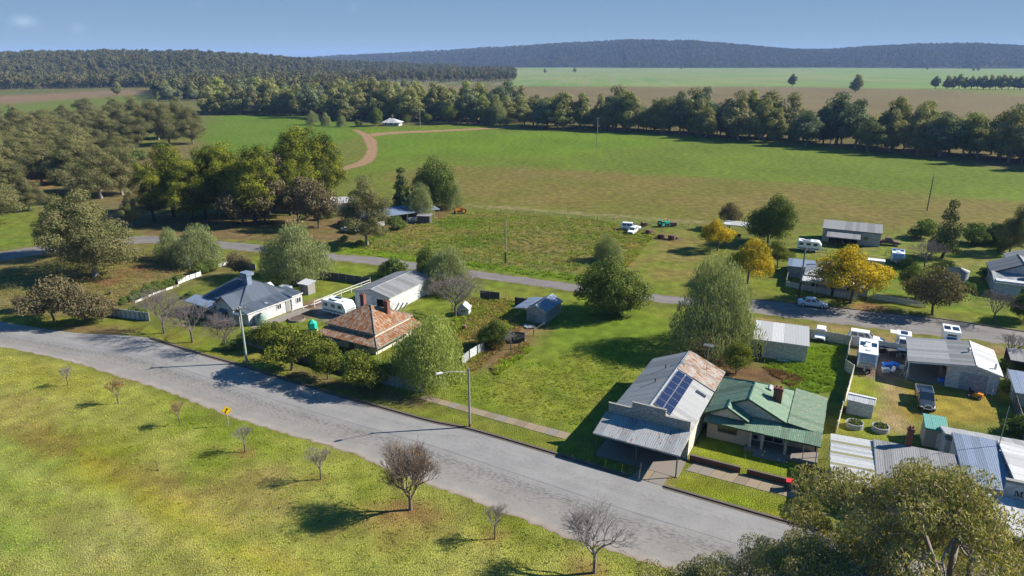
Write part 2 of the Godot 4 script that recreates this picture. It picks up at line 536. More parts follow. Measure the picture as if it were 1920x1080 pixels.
	zone([[1580, 790], [1600, 700], [1640, 700], [1650, 790], [1700, 810], [1690, 830], [1560, 815]], S(132, 156, 42), S(142, 152, 54), 0.12, 1)
	band([[1662, 712], [1668, 740], [1664, 770], [1672, 800], [1700, 812]], 2.2, S(185, 165, 125), S(165, 150, 98), 0.3, 0.5)
	zone([[1600, 640], [1700, 640], [1700, 712], [1640, 712], [1600, 700]], S(150, 132, 118), S(120, 105, 92), 0.3, 0.4)
	# verges of the back road
	band([[1300, 610], [1420, 600], [1520, 612], [1600, 622], [1760, 645], [1930, 665]], 3.0, S(165, 142, 100), S(140, 138, 70), 0.15, 1)
	zone([[1420, 545], [1600, 565], [1760, 585], [1930, 612], [1930, 590], [1760, 570], [1640, 560], [1470, 530], [1400, 520]], S(132, 146, 48), S(120, 140, 42), 0.1, 0.8)
	mow(1625, 575, 2.2, S(170, 128, 92), S(150, 122, 80), 0.95)
	zone([[1440, 540], [1480, 470], [1660, 470], [1930, 510], [1930, 600], [1640, 560]], S(110, 140, 40), S(126, 136, 58), 0.12, 1.5)
	zone([[1500, 440], [1700, 440], [1930, 470], [1930, 500], [1650, 500], [1480, 480]], S(122, 146, 50), S(136, 136, 74), 0.12, 1.5)
	# front verge
	zone([[0, 590], [200, 598], [280, 610], [460, 655], [640, 715], [800, 765], [1110, 840], [1200, 880], [1180, 895], [880, 805], [640, 743], [460, 690], [280, 636], [130, 626], [0, 606]], S(120, 142, 42), S(138, 138, 62), 0.15, 0.4)
	zone([[540, 688], [720, 735], [800, 750], [800, 765], [700, 745], [540, 705]], S(130, 108, 84), S(116, 104, 74), 0.2, 0.6)
	zone([[100, 610], [230, 612], [260, 630], [170, 626], [100, 622]], S(140, 118, 84), S(130, 120, 74), 0.2, 0.8)
	zone([[1250, 880], [1520, 950], [1520, 985], [1440, 970], [1245, 915]], S(128, 150, 34), S(142, 148, 46), 0.15, 0.4)
	zone([[1293, 862], [1388, 886], [1500, 912], [1500, 860], [1320, 815]], S(138, 154, 42), S(126, 146, 38), 0.15, 0.4)
	zone([[1190, 880], [1250, 880], [1245, 915], [1180, 895]], S(180, 155, 125), S(165, 140, 110), 0.3, 0.3)
	# park in the front
	zone([[-700, 640], [0, 652], [130, 680], [270, 722], [430, 785], [640, 842], [835, 922], [960, 968], [1190, 1050], [1300, 1085], [1600, 1300], [-900, 1300]], S(160, 165, 84), S(148, 160, 72), 0.07, 0.8)
	zone([[0, 655], [130, 690], [250, 740], [200, 760], [90, 730], [0, 720]], S(150, 158, 62), S(160, 160, 70), 0.1, 2, 0.8)
	zone([[0, 720], [60, 740], [60, 790], [0, 790]], S(158, 140, 92), S(150, 140, 80), 0.1, 2, 0.7)
	zone([[270, 730], [380, 775], [540, 815], [560, 850], [480, 860], [330, 800]], S(128, 150, 44), S(118, 144, 38), 0.1, 2, 0.9)
	zone([[330, 840], [430, 850], [480, 880], [430, 895], [350, 880]], S(112, 140, 36), S(124, 138, 46), 0.1, 2, 0.8)
	zone([[130, 800], [200, 795], [280, 850], [250, 865], [180, 840]], S(120, 138, 22), S(128, 134, 34), 0.1, 2, 0.9)
	band([[20, 800], [90, 830], [150, 860], [210, 885], [260, 905]], 3.6, S(128, 108, 56), S(134, 122, 60), 0.2, 1.4, 0.8)
	band([[240, 895], [300, 920], [360, 960]], 5.0, S(150, 128, 80), S(142, 136, 66), 0.2, 2, 0.8)
	zone([[380, 890], [540, 870], [560, 930], [500, 985], [370, 950]], S(158, 140, 90), S(140, 136, 70), 0.15, 2.5, 0.75)
	zone([[700, 940], [800, 940], [850, 990], [780, 1020], [640, 1010], [540, 990]], S(150, 128, 76), S(138, 134, 66), 0.2, 2.5, 0.7)
	zone([[840, 940], [960, 972], [1100, 1030], [1040, 1050], [900, 1010]], S(112, 132, 30), S(122, 138, 40), 0.15, 2, 0.85)
	zone([[660, 870], [700, 870], [740, 920], [700, 950], [660, 930]], S(114, 138, 28), S(122, 140, 38), 0.15, 2, 0.9)
	band([[130, 860], [250, 930], [350, 990], [450, 1040], [560, 1090]], 2.6, S(170, 168, 56), S(160, 164, 52), 0.2, 0.8, 0.8)
	band([[330, 930], [420, 985], [520, 1040], [600, 1085]], 1.2, S(190, 178, 96), S(175, 170, 80), 0.2, 0.6, 0.7)
	zone([[-300, 830], [60, 840], [120, 890], [60, 960], [-300, 980]], S(128, 156, 62), S(140, 156, 70), 0.1, 2.5, 0.8)
	zone([[-300, 960], [40, 950], [90, 1000], [60, 1100], [-300, 1100]], S(116, 152, 54), S(128, 154, 62), 0.1, 2.5, 0.8)
	zone([[70, 1000], [160, 970], [260, 980], [270, 1040], [160, 1100], [60, 1090]], S(160, 156, 110), S(140, 150, 80), 0.15, 3, 0.75)
	zone([[250, 1000], [400, 1000], [480, 1080], [300, 1100]], S(128, 142, 66), S(142, 146, 76), 0.2, 3, 0.7)
	band([[20, 930], [70, 960], [140, 1000]], 0.7, S(112, 100, 62), S(110, 112, 52), 0.5, 0.5, 0.7)
	band([[260, 1040], [300, 1060], [345, 1085]], 0.6, S(105, 98, 58), S(110, 112, 52), 0.5, 0.5, 0.7)
	for i in 7:          # pale and green mown rows
		var d := i * 44.0
		band([[-120, 770 + d], [60, 850 + d], [220, 925 + d], [380, 1005 + d], [560, 1095 + d]], 1.5, S(178, 178, 104) if i % 2 else S(140, 160, 66), S(168, 172, 92) if i % 2 else S(150, 162, 74), 0.2, 0.7, 0.5)
	for q in [[768, 957, 2.0], [600, 897, 1.0], [460, 848, 1.0], [1112, 1072, 1.6], [928, 1008, 1.0]]:
		mow(q[0], q[1], q[2], S(158, 122, 84), S(138, 118, 70), 0.85)

var n1 := FastNoiseLite.new()
var n2 := FastNoiseLite.new()

func ground_color(xx: float, zz: float) -> Color:
	var col := S(118, 130, 56)
	if absf(xx) >= 40.0 - zz * 1.0 or zz > -30.0:
		return col * 2.2
	var jx := n2.get_noise_2d(xx, zz)
	var jz := n2.get_noise_2d(xx + 500.0, zz)
	for q in zones:
		var r: Rect2 = q[1]
		var jt: float = q[5]
		var p := Vector2(xx + jx * jt * 2.0, zz + jz * jt * 2.0)
		if r.has_point(p) and Geometry2D.is_point_in_polygon(p, q[0]):
			var f: float = q[4]
			var t := clampf(n1.get_noise_2d(xx * f, zz * f) * 1.1 + 0.5 + jx * 0.35, 0.0, 1.0)
			var ca: Color = q[2]
			col = col.lerp(ca.lerp(q[3], t), q[6])
	var al := xx * 0.886 + zz * 0.463        # along the mown rows, which follow the front road
	var ac := zz * 0.886 - xx * 0.463
	var m := 2.3 + 0.3 * n1.get_noise_2d(xx * 0.45, zz * 0.45) + 0.5 * n1.get_noise_2d(al * 0.06, ac * 0.4) + 0.2 * jz
	return Color(col.r * (m * 1.05 + 0.1 * jx), col.g * m * 0.945, col.b * (m * 0.95 - 0.2 * jx))

func ground() -> void:
	define_zones()
	var xs := PackedFloat32Array()
	var zs := PackedFloat32Array()
	var st := 0.75
	var x := 0.0
	while x < 9000.0:
		xs.append(x)
		x += st
		if x > 100.0: st *= 1.04
	var xa := PackedFloat32Array()
	for i in range(xs.size() - 1, 0, -1):
		xa.append(-xs[i])
	xa.append_array(xs)
	for z in [120.0, 60.0, 20.0, -10.0, -25.0, -35.0]:
		zs.append(z)
	var z := -40.0
	st = 0.75
	while z > -12000.0:
		zs.append(z)
		z -= st
		if z < -190.0: st *= 1.028
	n1.seed = 1; n1.frequency = 1.0; n1.fractal_octaves = 3
	n2.seed = 2; n2.frequency = 0.35; n2.fractal_octaves = 2
	var w := xa.size()
	var v := PackedVector3Array()
	var n := PackedVector3Array()
	var c := PackedColorArray()
	var idx := PackedInt32Array()
	v.resize(w * zs.size()); n.resize(w * zs.size()); c.resize(w * zs.size())
	n.fill(Vector3.UP)
	var k := 0
	for zz in zs:
		for xx in xa:
			v[k] = Vector3(xx, 0.0, zz)
			c[k] = ground_color(xx, zz)
			k += 1
	for turn in 2:                            # patches of grass grow into one another
		for step in [1, w]:
			var d := c.duplicate()
			for q in range(step, c.size() - step):
				c[q] = d[q] * 0.5 + (d[q - step] + d[q + step]) * 0.25
	for j in zs.size() - 1:
		for i in w - 1:
			var a := j * w + i
			idx.append(a); idx.append(a + w); idx.append(a + 1)
			idx.append(a + 1); idx.append(a + w); idx.append(a + w + 1)
	var ar := []
	ar.resize(Mesh.ARRAY_MAX)
	ar[Mesh.ARRAY_VERTEX] = v; ar[Mesh.ARRAY_NORMAL] = n; ar[Mesh.ARRAY_COLOR] = c; ar[Mesh.ARRAY_INDEX] = idx
	var me := ArrayMesh.new()
	me.add_surface_from_arrays(Mesh.PRIMITIVE_TRIANGLES, ar)
	me.surface_set_material(0, M.ground)
	struct("ground", me)

# ---------------------------------------------------------------- roads
func smooth_line(px: Array, step: float) -> PackedVector3Array:
	var cv := Curve3D.new()
	cv.bake_interval = step
	var w := []
	for p in px:
		w.append(P(p[0], p[1]))
	for i in w.size():
		var t: Vector3 = (w[mini(i + 1, w.size() - 1)] - w[maxi(i - 1, 0)]) * 0.17
		cv.add_point(w[i], -t, t)
	return cv.get_baked_points()

func at_share(l: PackedVector3Array, t: float) -> Vector3:
	var f := t * (l.size() - 1)
	var i := mini(int(f), l.size() - 2)
	return l[i].lerp(l[i + 1], f - i)

func strip(called: String, up: Array, lo: Array, y: float, along: int, across: int, ragged: float, shade: Callable) -> void:
	var a := smooth_line(up, 1.0)
	var b := smooth_line(lo, 1.0)
	var nz := FastNoiseLite.new()
	nz.seed = 12; nz.frequency = 0.5; nz.fractal_octaves = 3
	var v := PackedVector3Array()
	var n := PackedVector3Array()
	var c := PackedColorArray()
	var uv := PackedVector2Array()
	var idx := PackedInt32Array()
	for i in along + 1:
		var t := float(i) / along
		var p := at_share(a, t)
		var q := at_share(b, t)
		var d := (q - p).normalized()
		p += d * nz.get_noise_2d(p.x * 1.2, p.z * 1.2) * ragged * (0.25 if called == "front_road" else 1.0)
		q += d * nz.get_noise_2d(q.x * 1.2 + 90.0, q.z * 1.2) * ragged
		for j in across + 1:
			var s := float(j) / across
			var w := p.lerp(q, s)
			w.y = y
			v.append(w)
			n.append(Vector3.UP)
			c.append(shade.call(w, t, s, nz))
			uv.append(Vector2(t * 4.7, s))
	for i in along:
		for j in across:
			var k := i * (across + 1) + j
			idx.append(k); idx.append(k + across + 1); idx.append(k + 1)
			idx.append(k + 1); idx.append(k + across + 1); idx.append(k + across + 2)
	var ar := []
	ar.resize(Mesh.ARRAY_MAX)
	ar[Mesh.ARRAY_VERTEX] = v; ar[Mesh.ARRAY_NORMAL] = n; ar[Mesh.ARRAY_COLOR] = c; ar[Mesh.ARRAY_INDEX] = idx; ar[Mesh.ARRAY_TEX_UV] = uv
	var me := ArrayMesh.new()
	me.add_surface_from_arrays(Mesh.PRIMITIVE_TRIANGLES, ar)
	me.surface_set_material(0, M.frontroad if called == "front_road" else M.road)
	struct(called, me)

func roads() -> void:
	var FU := [[-260, 566], [-120, 582], [0, 603], [130, 623], [200, 627], [283, 634], [333, 650], [400, 670], [460, 687], [567, 720], [640, 742], [800, 787], [880, 804], [1033, 848], [1180, 893], [1280, 922], [1440, 968], [1600, 1012], [1800, 1068], [1990, 1120]]
	var FL := [[-260, 610], [-120, 625], [0, 650], [127, 677], [200, 699], [267, 720], [337, 744], [433, 782], [527, 812], [633, 842], [690, 864], [833, 920], [960, 967], [1053, 1003], [1187, 1047], [1273, 1075], [1420, 1125], [1600, 1190], [1750, 1245]]
	var grey := S(164, 162, 161)
	var warm := S(162, 157, 152)
	var tar := S(128, 130, 134)
	var gravel := S(182, 172, 162)
	strip("front_road", FU, FL, 0.012, 300, 26, 0.55, func(w: Vector3, t: float, s: float, nz: FastNoiseLite) -> Color:
		var run := t * 170.0
		var c := grey.lerp(warm, smoothstep(0.42, 0.7, s))
		var streak := nz.get_noise_2d(run * 0.16, s * 40.0)
		var wear := exp(-pow((s - 0.6) / 0.10, 2.0)) * 0.3
		c = c.lerp(tar, clampf(wear * (0.55 + 1.3 * streak), 0.0, 0.8))
		c = c.lerp(gravel, smoothstep(0.88, 0.97, s + 0.05 * nz.get_noise_2d(w.x, w.z)) * 0.85)
		c = c.lerp(S(150, 125, 98), smoothstep(0.97, 1.0, s) * 0.6)
		var m := 0.98 + 0.12 * nz.get_noise_2d(w.x * 0.5, w.z * 0.5) + 0.12 * streak
		return Color(c.r * m, c.g * m, c.b * m))
	# the tar joint along the crown
	var ja := smooth_line(FU, 1.0)
	var jb := smooth_line(FL, 1.0)
	var jg := MB.new()
	for i in 200:
		var p0 := at_share(ja, i / 200.0).lerp(at_share(jb, i / 200.0), 0.47)
		var p1 := at_share(ja, (i + 1) / 200.0).lerp(at_share(jb, (i + 1) / 200.0), 0.47)
		var hw := Vector3(0, 0, 0.035 + 0.02 * rng.randf())
		var y := Vector3(0, 0.018, 0)
		jg.quad(p0 + hw + y, p1 + hw + y, p1 - hw + y, p0 - hw + y)
	struct("road_joint", jg.mesh(mat(S(105, 105, 108), 0.8)))
	var BU := [[-300, 520], [-120, 490], [0, 472], [123, 455], [257, 443], [340, 446], [423, 453], [493, 460], [613, 475], [713, 483], [783, 493], [907, 510], [1083, 533], [1257, 555], [1420, 562], [1530, 573], [1607, 581], [1747, 596], [1913, 621], [2100, 652]]
	var BL := [[-300, 545], [-120, 510], [0, 490], [123, 470], [257, 457], [340, 459], [423, 467], [493, 473], [613, 487], [713, 498], [783, 507], [907, 523], [1083, 547], [1257, 569], [1413, 587], [1513, 600], [1590, 610], [1747, 629], [1920, 650], [2100, 680]]
	var bg := S(178, 172, 168)
	strip("back_road", BU, BL, 0.012, 260, 12, 0.8, func(w: Vector3, t: float, s: float, nz: FastNoiseLite) -> Color:
		var streak := nz.get_noise_2d(t * 30.0, s * 26.0)
		var c := bg.lerp(S(150, 145, 142), clampf(0.3 + streak, 0.0, 0.7))
		c = c.lerp(S(172, 152, 118), (smoothstep(0.86, 1.0, s) + smoothstep(0.12, 0.0, s)) * 0.5)
		var m := 0.76 + 0.1 * nz.get_noise_2d(w.x * 0.5, w.z * 0.5)
		return Color(c.r * m, c.g * m, c.b * m))
	var dirt := S(178, 140, 102)
	var track := func(w: Vector3, t: float, s: float, nz: FastNoiseLite) -> Color:
		var c := dirt.lerp(S(162, 130, 94), clampf(0.5 + nz.get_noise_2d(w.x * 0.3, w.z * 0.3), 0.0, 1.0))
		c = c.lerp(S(205, 165, 125), exp(-pow((absf(s - 0.5) - 0.22) / 0.1, 2.0)) * 0.5)
		return c
	strip("dirt_track", [[668, 243], [680, 247], [695, 254], [706, 263], [708, 280], [704, 296], [688, 308], [640, 321], [600, 336], [560, 350]], [[660, 243], [668, 248], [678, 255], [684, 266], [688, 280], [680, 296], [664, 306], [625, 318], [590, 332], [550, 346]], 0.012, 90, 6, 1.2, track)
	strip("field_track", [[690, 251], [730, 247.5], [800, 244.5], [870, 241.5], [930, 238.5], [975, 236.2]], [[702, 256], [735, 251.5], [805, 248], [875, 244.5], [930, 241], [975, 238.2]], 0.02, 60, 4, 2.0, track)
	# kerbs along the upper side of the front road, with the driveway gap
	for run in [[[283, 634], [333, 650], [400, 670], [460, 687], [567, 720], [640, 742], [800, 787], [880, 804], [1033, 848], [1180, 893]], [[1245, 912], [1280, 922], [1440, 968], [1600, 1012], [1800, 1068]]]:
		var l := smooth_line(run, 1.5)
		var g := MB.new()
		for i in l.size() - 1:
			var d := (l[i + 1] - l[i]).normalized()
			var s := Vector3(-d.z, 0, d.x)
			var a0 := l[i] - s * 0.16
			var b0 := l[i + 1] - s * 0.16
			var a1 := l[i] + s * 0.14
			var b1 := l[i + 1] + s * 0.14
			var up := Vector3(0, 0.15, 0)
			g.quad(a1, b1, b1 + up, a1 + up)
			g.quad(a1 + up, b1 + up, b0 + up, a0 + up)
			g.quad(a0 + up, b0 + up, b0, a0)
			g.quad(a1 + s * 0.35 + Vector3(0, 0.02, 0), b1 + s * 0.35 + Vector3(0, 0.02, 0), b1 + Vector3(0, 0.03, 0), a1 + Vector3(0, 0.03, 0))
		struct("kerb", g.mesh(M.kerb))
	# kerb on the far side of the back road
	var kl := smooth_line([[1400, 561], [1420, 562], [1530, 573], [1607, 581]], 1.5)
	var kl2 := smooth_line([[1655, 587], [1747, 596], [1913, 621], [2000, 635]], 1.5)
	for l in [kl, kl2]:
		var g := MB.new()
		for i in l.size() - 1:
			var d: Vector3 = (l[i + 1] - l[i]).normalized()
			var up := Vector3(0, 0.07, 0)
			g.box((l[i] + l[i + 1]) * 0.5 + up, Vector3((l[i + 1] - l[i]).length() + 0.04, 0.14, 0.25), Basis(Vector3.UP, atan2(-d.z, d.x)))
		struct("kerb", g.mesh(M.kerb))
	slab_path("footpath", [[797, 741], [1070, 813]], [[786, 748], [1060, 824]], 15)
	slab_path("footpath", [[1302, 868], [1500, 917]], [[1285, 882], [1490, 935]], 9)
	slab_path("driveway_crossing", [[1208, 868], [1262, 880]], [[1186, 893], [1243, 912]], 2)

func slab_path(called: String, up: Array, lo: Array, count: int) -> void:
	var a0 := P(up[0][0], up[0][1])
	var a1 := P(up[1][0], up[1][1])
	var b0 := P(lo[0][0], lo[0][1])
	var b1 := P(lo[1][0], lo[1][1])
	var g := MB.new()
	var y := Vector3(0, 0.006, 0)
	g.quad(b0 + y, b1 + y, a1 + y, a0 + y)
	var o := struct(called, g.mesh(M.kerb))
	for i in count:
		var s := (i + 0.02) / count
		var e := (i + 0.975) / count
		var h := Vector3(0, 0.03 + 0.012 * rng.randf(), 0)
		var w := MB.new()
		var q := [b0.lerp(b1, s), b0.lerp(b1, e), a0.lerp(a1, e), a0.lerp(a1, s)]
		w.quad(q[0] + h, q[1] + h, q[2] + h, q[3] + h)
		for j in 4:
			w.quad(q[j], q[(j + 1) % 4], q[(j + 1) % 4] + h, q[j] + h)
		put("slab", w.mesh([M.path, M.path2, M.path][i % 3] if rng.randf() < 0.8 else M.concrete), o)

# ---------------------------------------------------------------- hills and the forest on them
func hill(called: String, pts: Array, depth: float, front: float) -> Callable:
	# pts: [photo x, photo y of the crest, distance of the crest]; slope falls to the ground towards the camera over `front` metres
	var cr := []
	for p in pts:
		var x: float = (p[0] - 960.0) / FOCAL
		var v: float = (540.0 - p[1]) / FOCAL
		var d := Vector3(x, v * cp - sp, -v * sp - cp)
		var flat := Vector2(d.x, d.z)
		d = d / flat.length() * p[2]
		cr.append(Vector3(d.x, EYE + d.y, d.z))
	var height := func(t: float, s: float) -> Vector3:       # t along the crest, s from foot (0) over crest (1) to back (1.6)
		var f := t * (cr.size() - 1)
		var i := mini(int(f), cr.size() - 2)
		var c: Vector3 = (cr[i] as Vector3).lerp(cr[i + 1], smoothstep(0.0, 1.0, f - i))
		var away := Vector3(c.x, 0, c.z).normalized()
		var h := sin(clampf(s, 0.0, 1.0) * PI * 0.5)
		h = h * h * (3.0 - 2.0 * h) * 0.5 + h * 0.5
		if s > 1.0: h = 1.0 - (s - 1.0) * 0.8
		var p := Vector3(c.x, 0, c.z) + away * (front * (s - 1.0) if s < 1.0 else depth * (s - 1.0))
		return Vector3(p.x, c.y * h - 1.0 * (1.0 - h), p.z)
	var g := MB.new()
	g.col = S(86, 92, 62)
	var nt := 90
	var ns := 16
	for i in nt:
		for j in ns:
			var s0 := 1.6 * j / ns
			var s1 := 1.6 * (j + 1) / ns
			g.quad(height.call(float(i) / nt, s0), height.call(float(i + 1) / nt, s0), height.call(float(i + 1) / nt, s1), height.call(float(i) / nt, s1))
	struct(called, g.mesh(M.ground))
	return height

func forest(called: String, label: String, spots: Array, smin: float, smax: float, protos_: Array) -> void:
	var node := Node3D.new()
	node.name = numbered(called)
	add_child(node, true)
	tag(node, label, "forest")
	node.set_meta("kind", "stuff")
	for k in protos_.size():
		var mm := MultiMesh.new()
		mm.transform_format = MultiMesh.TRANSFORM_3D
		mm.use_colors = true
		mm.mesh = protos_[k]
		var mine := []
		for i in range(k, spots.size(), protos_.size()):
			mine.append(spots[i])
		mm.instance_count = mine.size()
		for i in mine.size():
			var s := rng.randf_range(smin, smax)
			mm.set_instance_transform(i, Transform3D(Basis(Vector3.UP, rng.randf() * TAU).scaled(Vector3(s, s * rng.randf_range(0.8, 1.2), s)), mine[i]))
			var q := rng.randf_range(0.75, 1.25)
			mm.set_instance_color(i, Color(q * rng.randf_range(0.9, 1.15), q, q * rng.randf_range(0.85, 1.15)))
		var o := MultiMeshInstance3D.new()
		o.name = "canopy"
		o.multimesh = mm
		o.set_meta("kind", "stuff")
		node.add_child(o, true)

func far_tree(sd: int, a: Color, b: Color, leaves: int, size: float) -> ArrayMesh:      # about 1 m tall, scaled when placed
	var r := RandomNumberGenerator.new()
	r.seed = sd
	var g := MB.new()
	g.col = Color(0.12, 0.1, 0.08)
	g.tube(Vector3(0, -0.1, 0), Vector3(0, 0.5, 0), 0.03, 0.015, 4, false)
	var lumps := []
	for i in 7:
		var t := r.randf() * TAU
		lumps.append([Vector3(cos(t) * 0.24 * r.randf(), r.randf_range(0.4, 0.84), sin(t) * 0.24 * r.randf()), r.randf_range(0.14, 0.24)])
	for i in leaves:
		var l: Array = lumps[i % lumps.size()]
		var d := Vector3(r.randfn(), r.randfn() + 0.25, r.randfn()).normalized()
		var p: Vector3 = l[0] + d * l[1] * r.randf_range(0.7, 1.05)
		var nn := (d + Vector3(r.randfn(), r.randfn(), r.randfn()) * 0.35).normalized()
		var dir := nn.cross(Vector3(r.randfn(), r.randfn(), r.randfn())).normalized()
		g.leaf(p, dir, nn, size * r.randf_range(0.7, 1.3), size * 0.8, a.lerp(b, r.randf()))
	return g.mesh(M.leaf)

func hills() -> void:
	var A := Color(0.075, 0.085, 0.035)
	var B := Color(0.135, 0.128, 0.065)
	var fp := []
	for i in 5:
		fp.append(far_tree(40 + i, A, B, 260, 0.11))
	# the long wooded hill behind the plain
	var big: Callable = hill("hill", [[330, 124, 5600], [480, 118, 5400], [640, 108, 5200], [760, 103, 5000], [900, 95, 4700], [1040, 87, 4500], [1180, 80, 4400], [1300, 82, 4400], [1400, 90, 4500], [1480, 97.5, 4600], [1540, 98, 4700], [1620, 93, 4700], [1720, 88, 4700], [1830, 87, 4700], [1920, 92, 4800], [2080, 98, 4800], [2300, 108, 4800]], 900, 1150)
	var spots := []
	for i in 17000:
		var s := pow(rng.randf(), 0.8)
		spots.append(big.call(rng.randf(), s * 1.05))
	forest("forest", "dense bluish woodland covering the long hill behind the plain", spots, 13, 20, fp)
	# low wooded rise on the western side
	var low: Callable = hill("hill", [[-700, 122, 2500], [-300, 116, 2400], [-60, 111, 2300], [60, 108, 2200], [200, 105.5, 2150], [360, 106, 2100], [480, 112, 2150], [600, 120, 2300], [760, 126, 2500], [860, 129, 2500]], 700, 900)
	spots = []
	for i in 7500:
		spots.append(low.call(rng.randf(), rng.randf() * 1.1))
	forest("forest", "grey green woodland on the low rise beyond the brown paddock", spots, 11, 18, fp)
	# far blue hills
	hill("hill", [[-300, 109, 11000], [0, 108.5, 11000], [60, 108, 11000], [150, 109.3, 11000], [400, 108.3, 10500], [560, 108.5, 10000], [660, 103, 9500], [720, 99, 9500], [780, 101, 9500], [860, 108, 9800], [1000, 112, 9800]], 800, 900)
	# woods on the flat land: between the rise and the gums, and the tongue along the plain
	spots = []
	for i in 5200:
		var px := rng.randf_range(-250, 965)
		var py := 0.0
		if px < 330: py = rng.randf_range(136, 168 - 0.015 * px)
		elif px < 640: py = rng.randf_range(130, 166)
		else: py = rng.randf_range(131, lerpf(160, 152, (px - 640) / 325.0))
		if px < 150 and py > 133 and py < 141 and rng.randf() < 0.85: continue
		if px > 640 and py > 153 and rng.randf() < 0.7: continue
		spots.append(P(px, py))
	for i in 900:
		spots.append(P(rng.randf_range(290, 700), rng.randf_range(168, 186)))
	forest("forest", "olive gum woodland spread over the flat land below the rise", spots, 12, 20, fp)

# ---------------------------------------------------------------- trees
# o: form, h, r (crown radius), low (crown start as share of h), clumps, cr (clump radius), leaves (in all), leaf, wide, a, b (leaf colours), bark, droop
func grow(o: Dictionary, sd: int) -> Array:
	var r := RandomNumberGenerator.new()
	r.seed = sd
	var h: float = o.h
	var R: float = o.r
	var low: float = o.low * h
	var form: String = o.form
	var cl := []          # clump centres
	var tries := 0
	var ph1 := r.randf() * TAU
	var ph2 := r.randf() * TAU
	var ph3 := r.randf() * TAU
	var top: float = h - o.cr * 0.7
	while cl.size() < o.clumps and tries < 4000:
		tries += 1
		var y := r.randf()
		var t := r.randf() * TAU
		var rad := sqrt(r.randf())
		var prof := 1.0
		if form == "gum": prof = pow(sin(clampf(y * 0.88 + 0.14, 0, 1) * PI), 0.6)
		elif form == "dome": prof = sqrt(maxf(0.0, 1.0 - y * y)) * 1.0
		elif form == "round": prof = sqrt(maxf(0.0, 1.0 - pow(2.0 * y - 1.0, 2.0)))
		elif form == "cone": prof = 1.0 - y * 0.85
		elif form == "umbrella": prof = 0.55 + 0.45 * sin(y * PI)
		var lobe := 0.86 + 0.16 * sin(2.0 * t + ph1) + 0.12 * sin(3.0 * t + ph2) + 0.08 * sin(5.0 * t + ph3)
		prof *= lobe
		if form == "round" or form == "dome": rad = pow(rad, 0.45)
		var p := Vector3(cos(t) * rad * (R - o.cr * 0.6) * prof, lerpf(low + o.cr * 0.6, top * lerpf(1.0, 0.8 + 0.2 * sin(t + ph3), minf(1.0, rad)), y), sin(t) * rad * (R - o.cr * 0.6) * prof)
		var ok := true
		for q in cl:
			if (q as Vector3).distance_to(p) < o.cr * (0.85 if tries < 2000 else 0.55):
				ok = false
				break
		if ok: cl.append(p)
	# wood
	var g := MB.new()
	g.col = o.bark
	var tr: float = o.get("trunk", h * 0.022)
	var bend := Vector3(r.randfn(), 0, r.randfn()) * h * 0.02
	var fork := Vector3(bend.x, maxf(low * 0.75, h * 0.16), bend.z)
	g.tube(Vector3(0, -0.15, 0), fork * 0.5, tr * 1.25, tr, 7, false)
	g.tube(fork * 0.5, fork, tr, tr * 0.85, 7, false)
	var limbs := []
	var nl: int = o.get("limbs", 5)
	for i in nl:
		var t := TAU * (i + r.randf() * 0.6) / nl
		var e := Vector3(cos(t) * R * r.randf_range(0.3, 0.62), lerpf(low, h, r.randf_range(0.35, 0.75)), sin(t) * R * r.randf_range(0.3, 0.62))
		if cl.size() > nl: e = (cl[(i * 7 + 3) % cl.size()] as Vector3) * 0.92
		var m := fork.lerp(e, 0.5) + Vector3(r.randfn(), r.randfn() * 0.5, r.randfn()) * h * 0.03
		g.tube(fork, m, tr * 0.62, tr * 0.42, 6, false)
		g.tube(m, e, tr * 0.42, tr * 0.2, 5, false)
		limbs.append(m)
		limbs.append(m.lerp(e, 0.5))
		limbs.append(e)
	for p in cl:
		var best: Vector3 = limbs[0]
		for q in limbs:
			if (q as Vector3).distance_to(p) < best.distance_to(p): best = q
		var m: Vector3 = best.lerp(p, 0.5) + Vector3(r.randfn(), 0.3, r.randfn()) * h * 0.02
		g.tube(best, m, tr * 0.2, tr * 0.14, 4, false)
		g.tube(m, p, tr * 0.14, tr * 0.05, 4, false)
	# leaves
	var f := MB.new()
	var per: int = int(o.leaves / maxi(1, cl.size()))
	var droop: float = o.get("droop", 0.3)
	var outw: float = o.get("outward", 1.0)
	for p in cl:
		var cr: float = o.cr * r.randf_range(0.75, 1.2)
		var sx := r.randf_range(0.85, 1.25)
		var hue: float = r.randf_range(-0.5, 0.5) * o.get("vary", 0.6)
		var bare: bool = r.randf() < o.get("thin", 0.0)
		for i in (per / 3 if bare else per):
			var d := Vector3(r.randfn(), r.randfn() * 0.85 + 0.15, r.randfn()).normalized()
			var rr := cr * pow(r.randf(), 0.28)
			var c: Vector3 = p + Vector3(d.x * sx, d.y * 0.8, d.z / sx) * rr
			if form == "dome": c.y -= droop * o.cr * r.randf() * r.randf() * 2.2
			if c.y < 0.25: c.y = 0.25 + r.randf() * 0.5
			var nn := (d * outw + Vector3(r.randfn(), r.randfn() + 0.2, r.randfn()) * 0.75).normalized()
			var dir := nn.cross(Vector3(r.randfn(), r.randfn(), r.randfn())).normalized()
			if r.randf() < droop:
				dir = (Vector3(r.randfn() * 0.3, -1.0, r.randfn() * 0.3)).normalized()
				nn = dir.cross(Vector3(r.randfn(), 0.2, r.randfn())).normalized()
				if nn.dot(d) < 0: nn = -nn
			var k := clampf(r.randf() + hue, 0.0, 1.0)
			var cc: Color = (o.a as Color).lerp(o.b, k) * 1.35
			if o.has("c") and r.randf() < o.cshare: cc = o.c
			f.leaf(c, dir, nn, o.leaf * r.randf_range(0.65, 1.35), o.wide * r.randf_range(0.7, 1.3), cc)
	return [g.mesh(M.bark), f.mesh(M.needle if form == "umbrella" or form == "cone" else M.leaf), h]

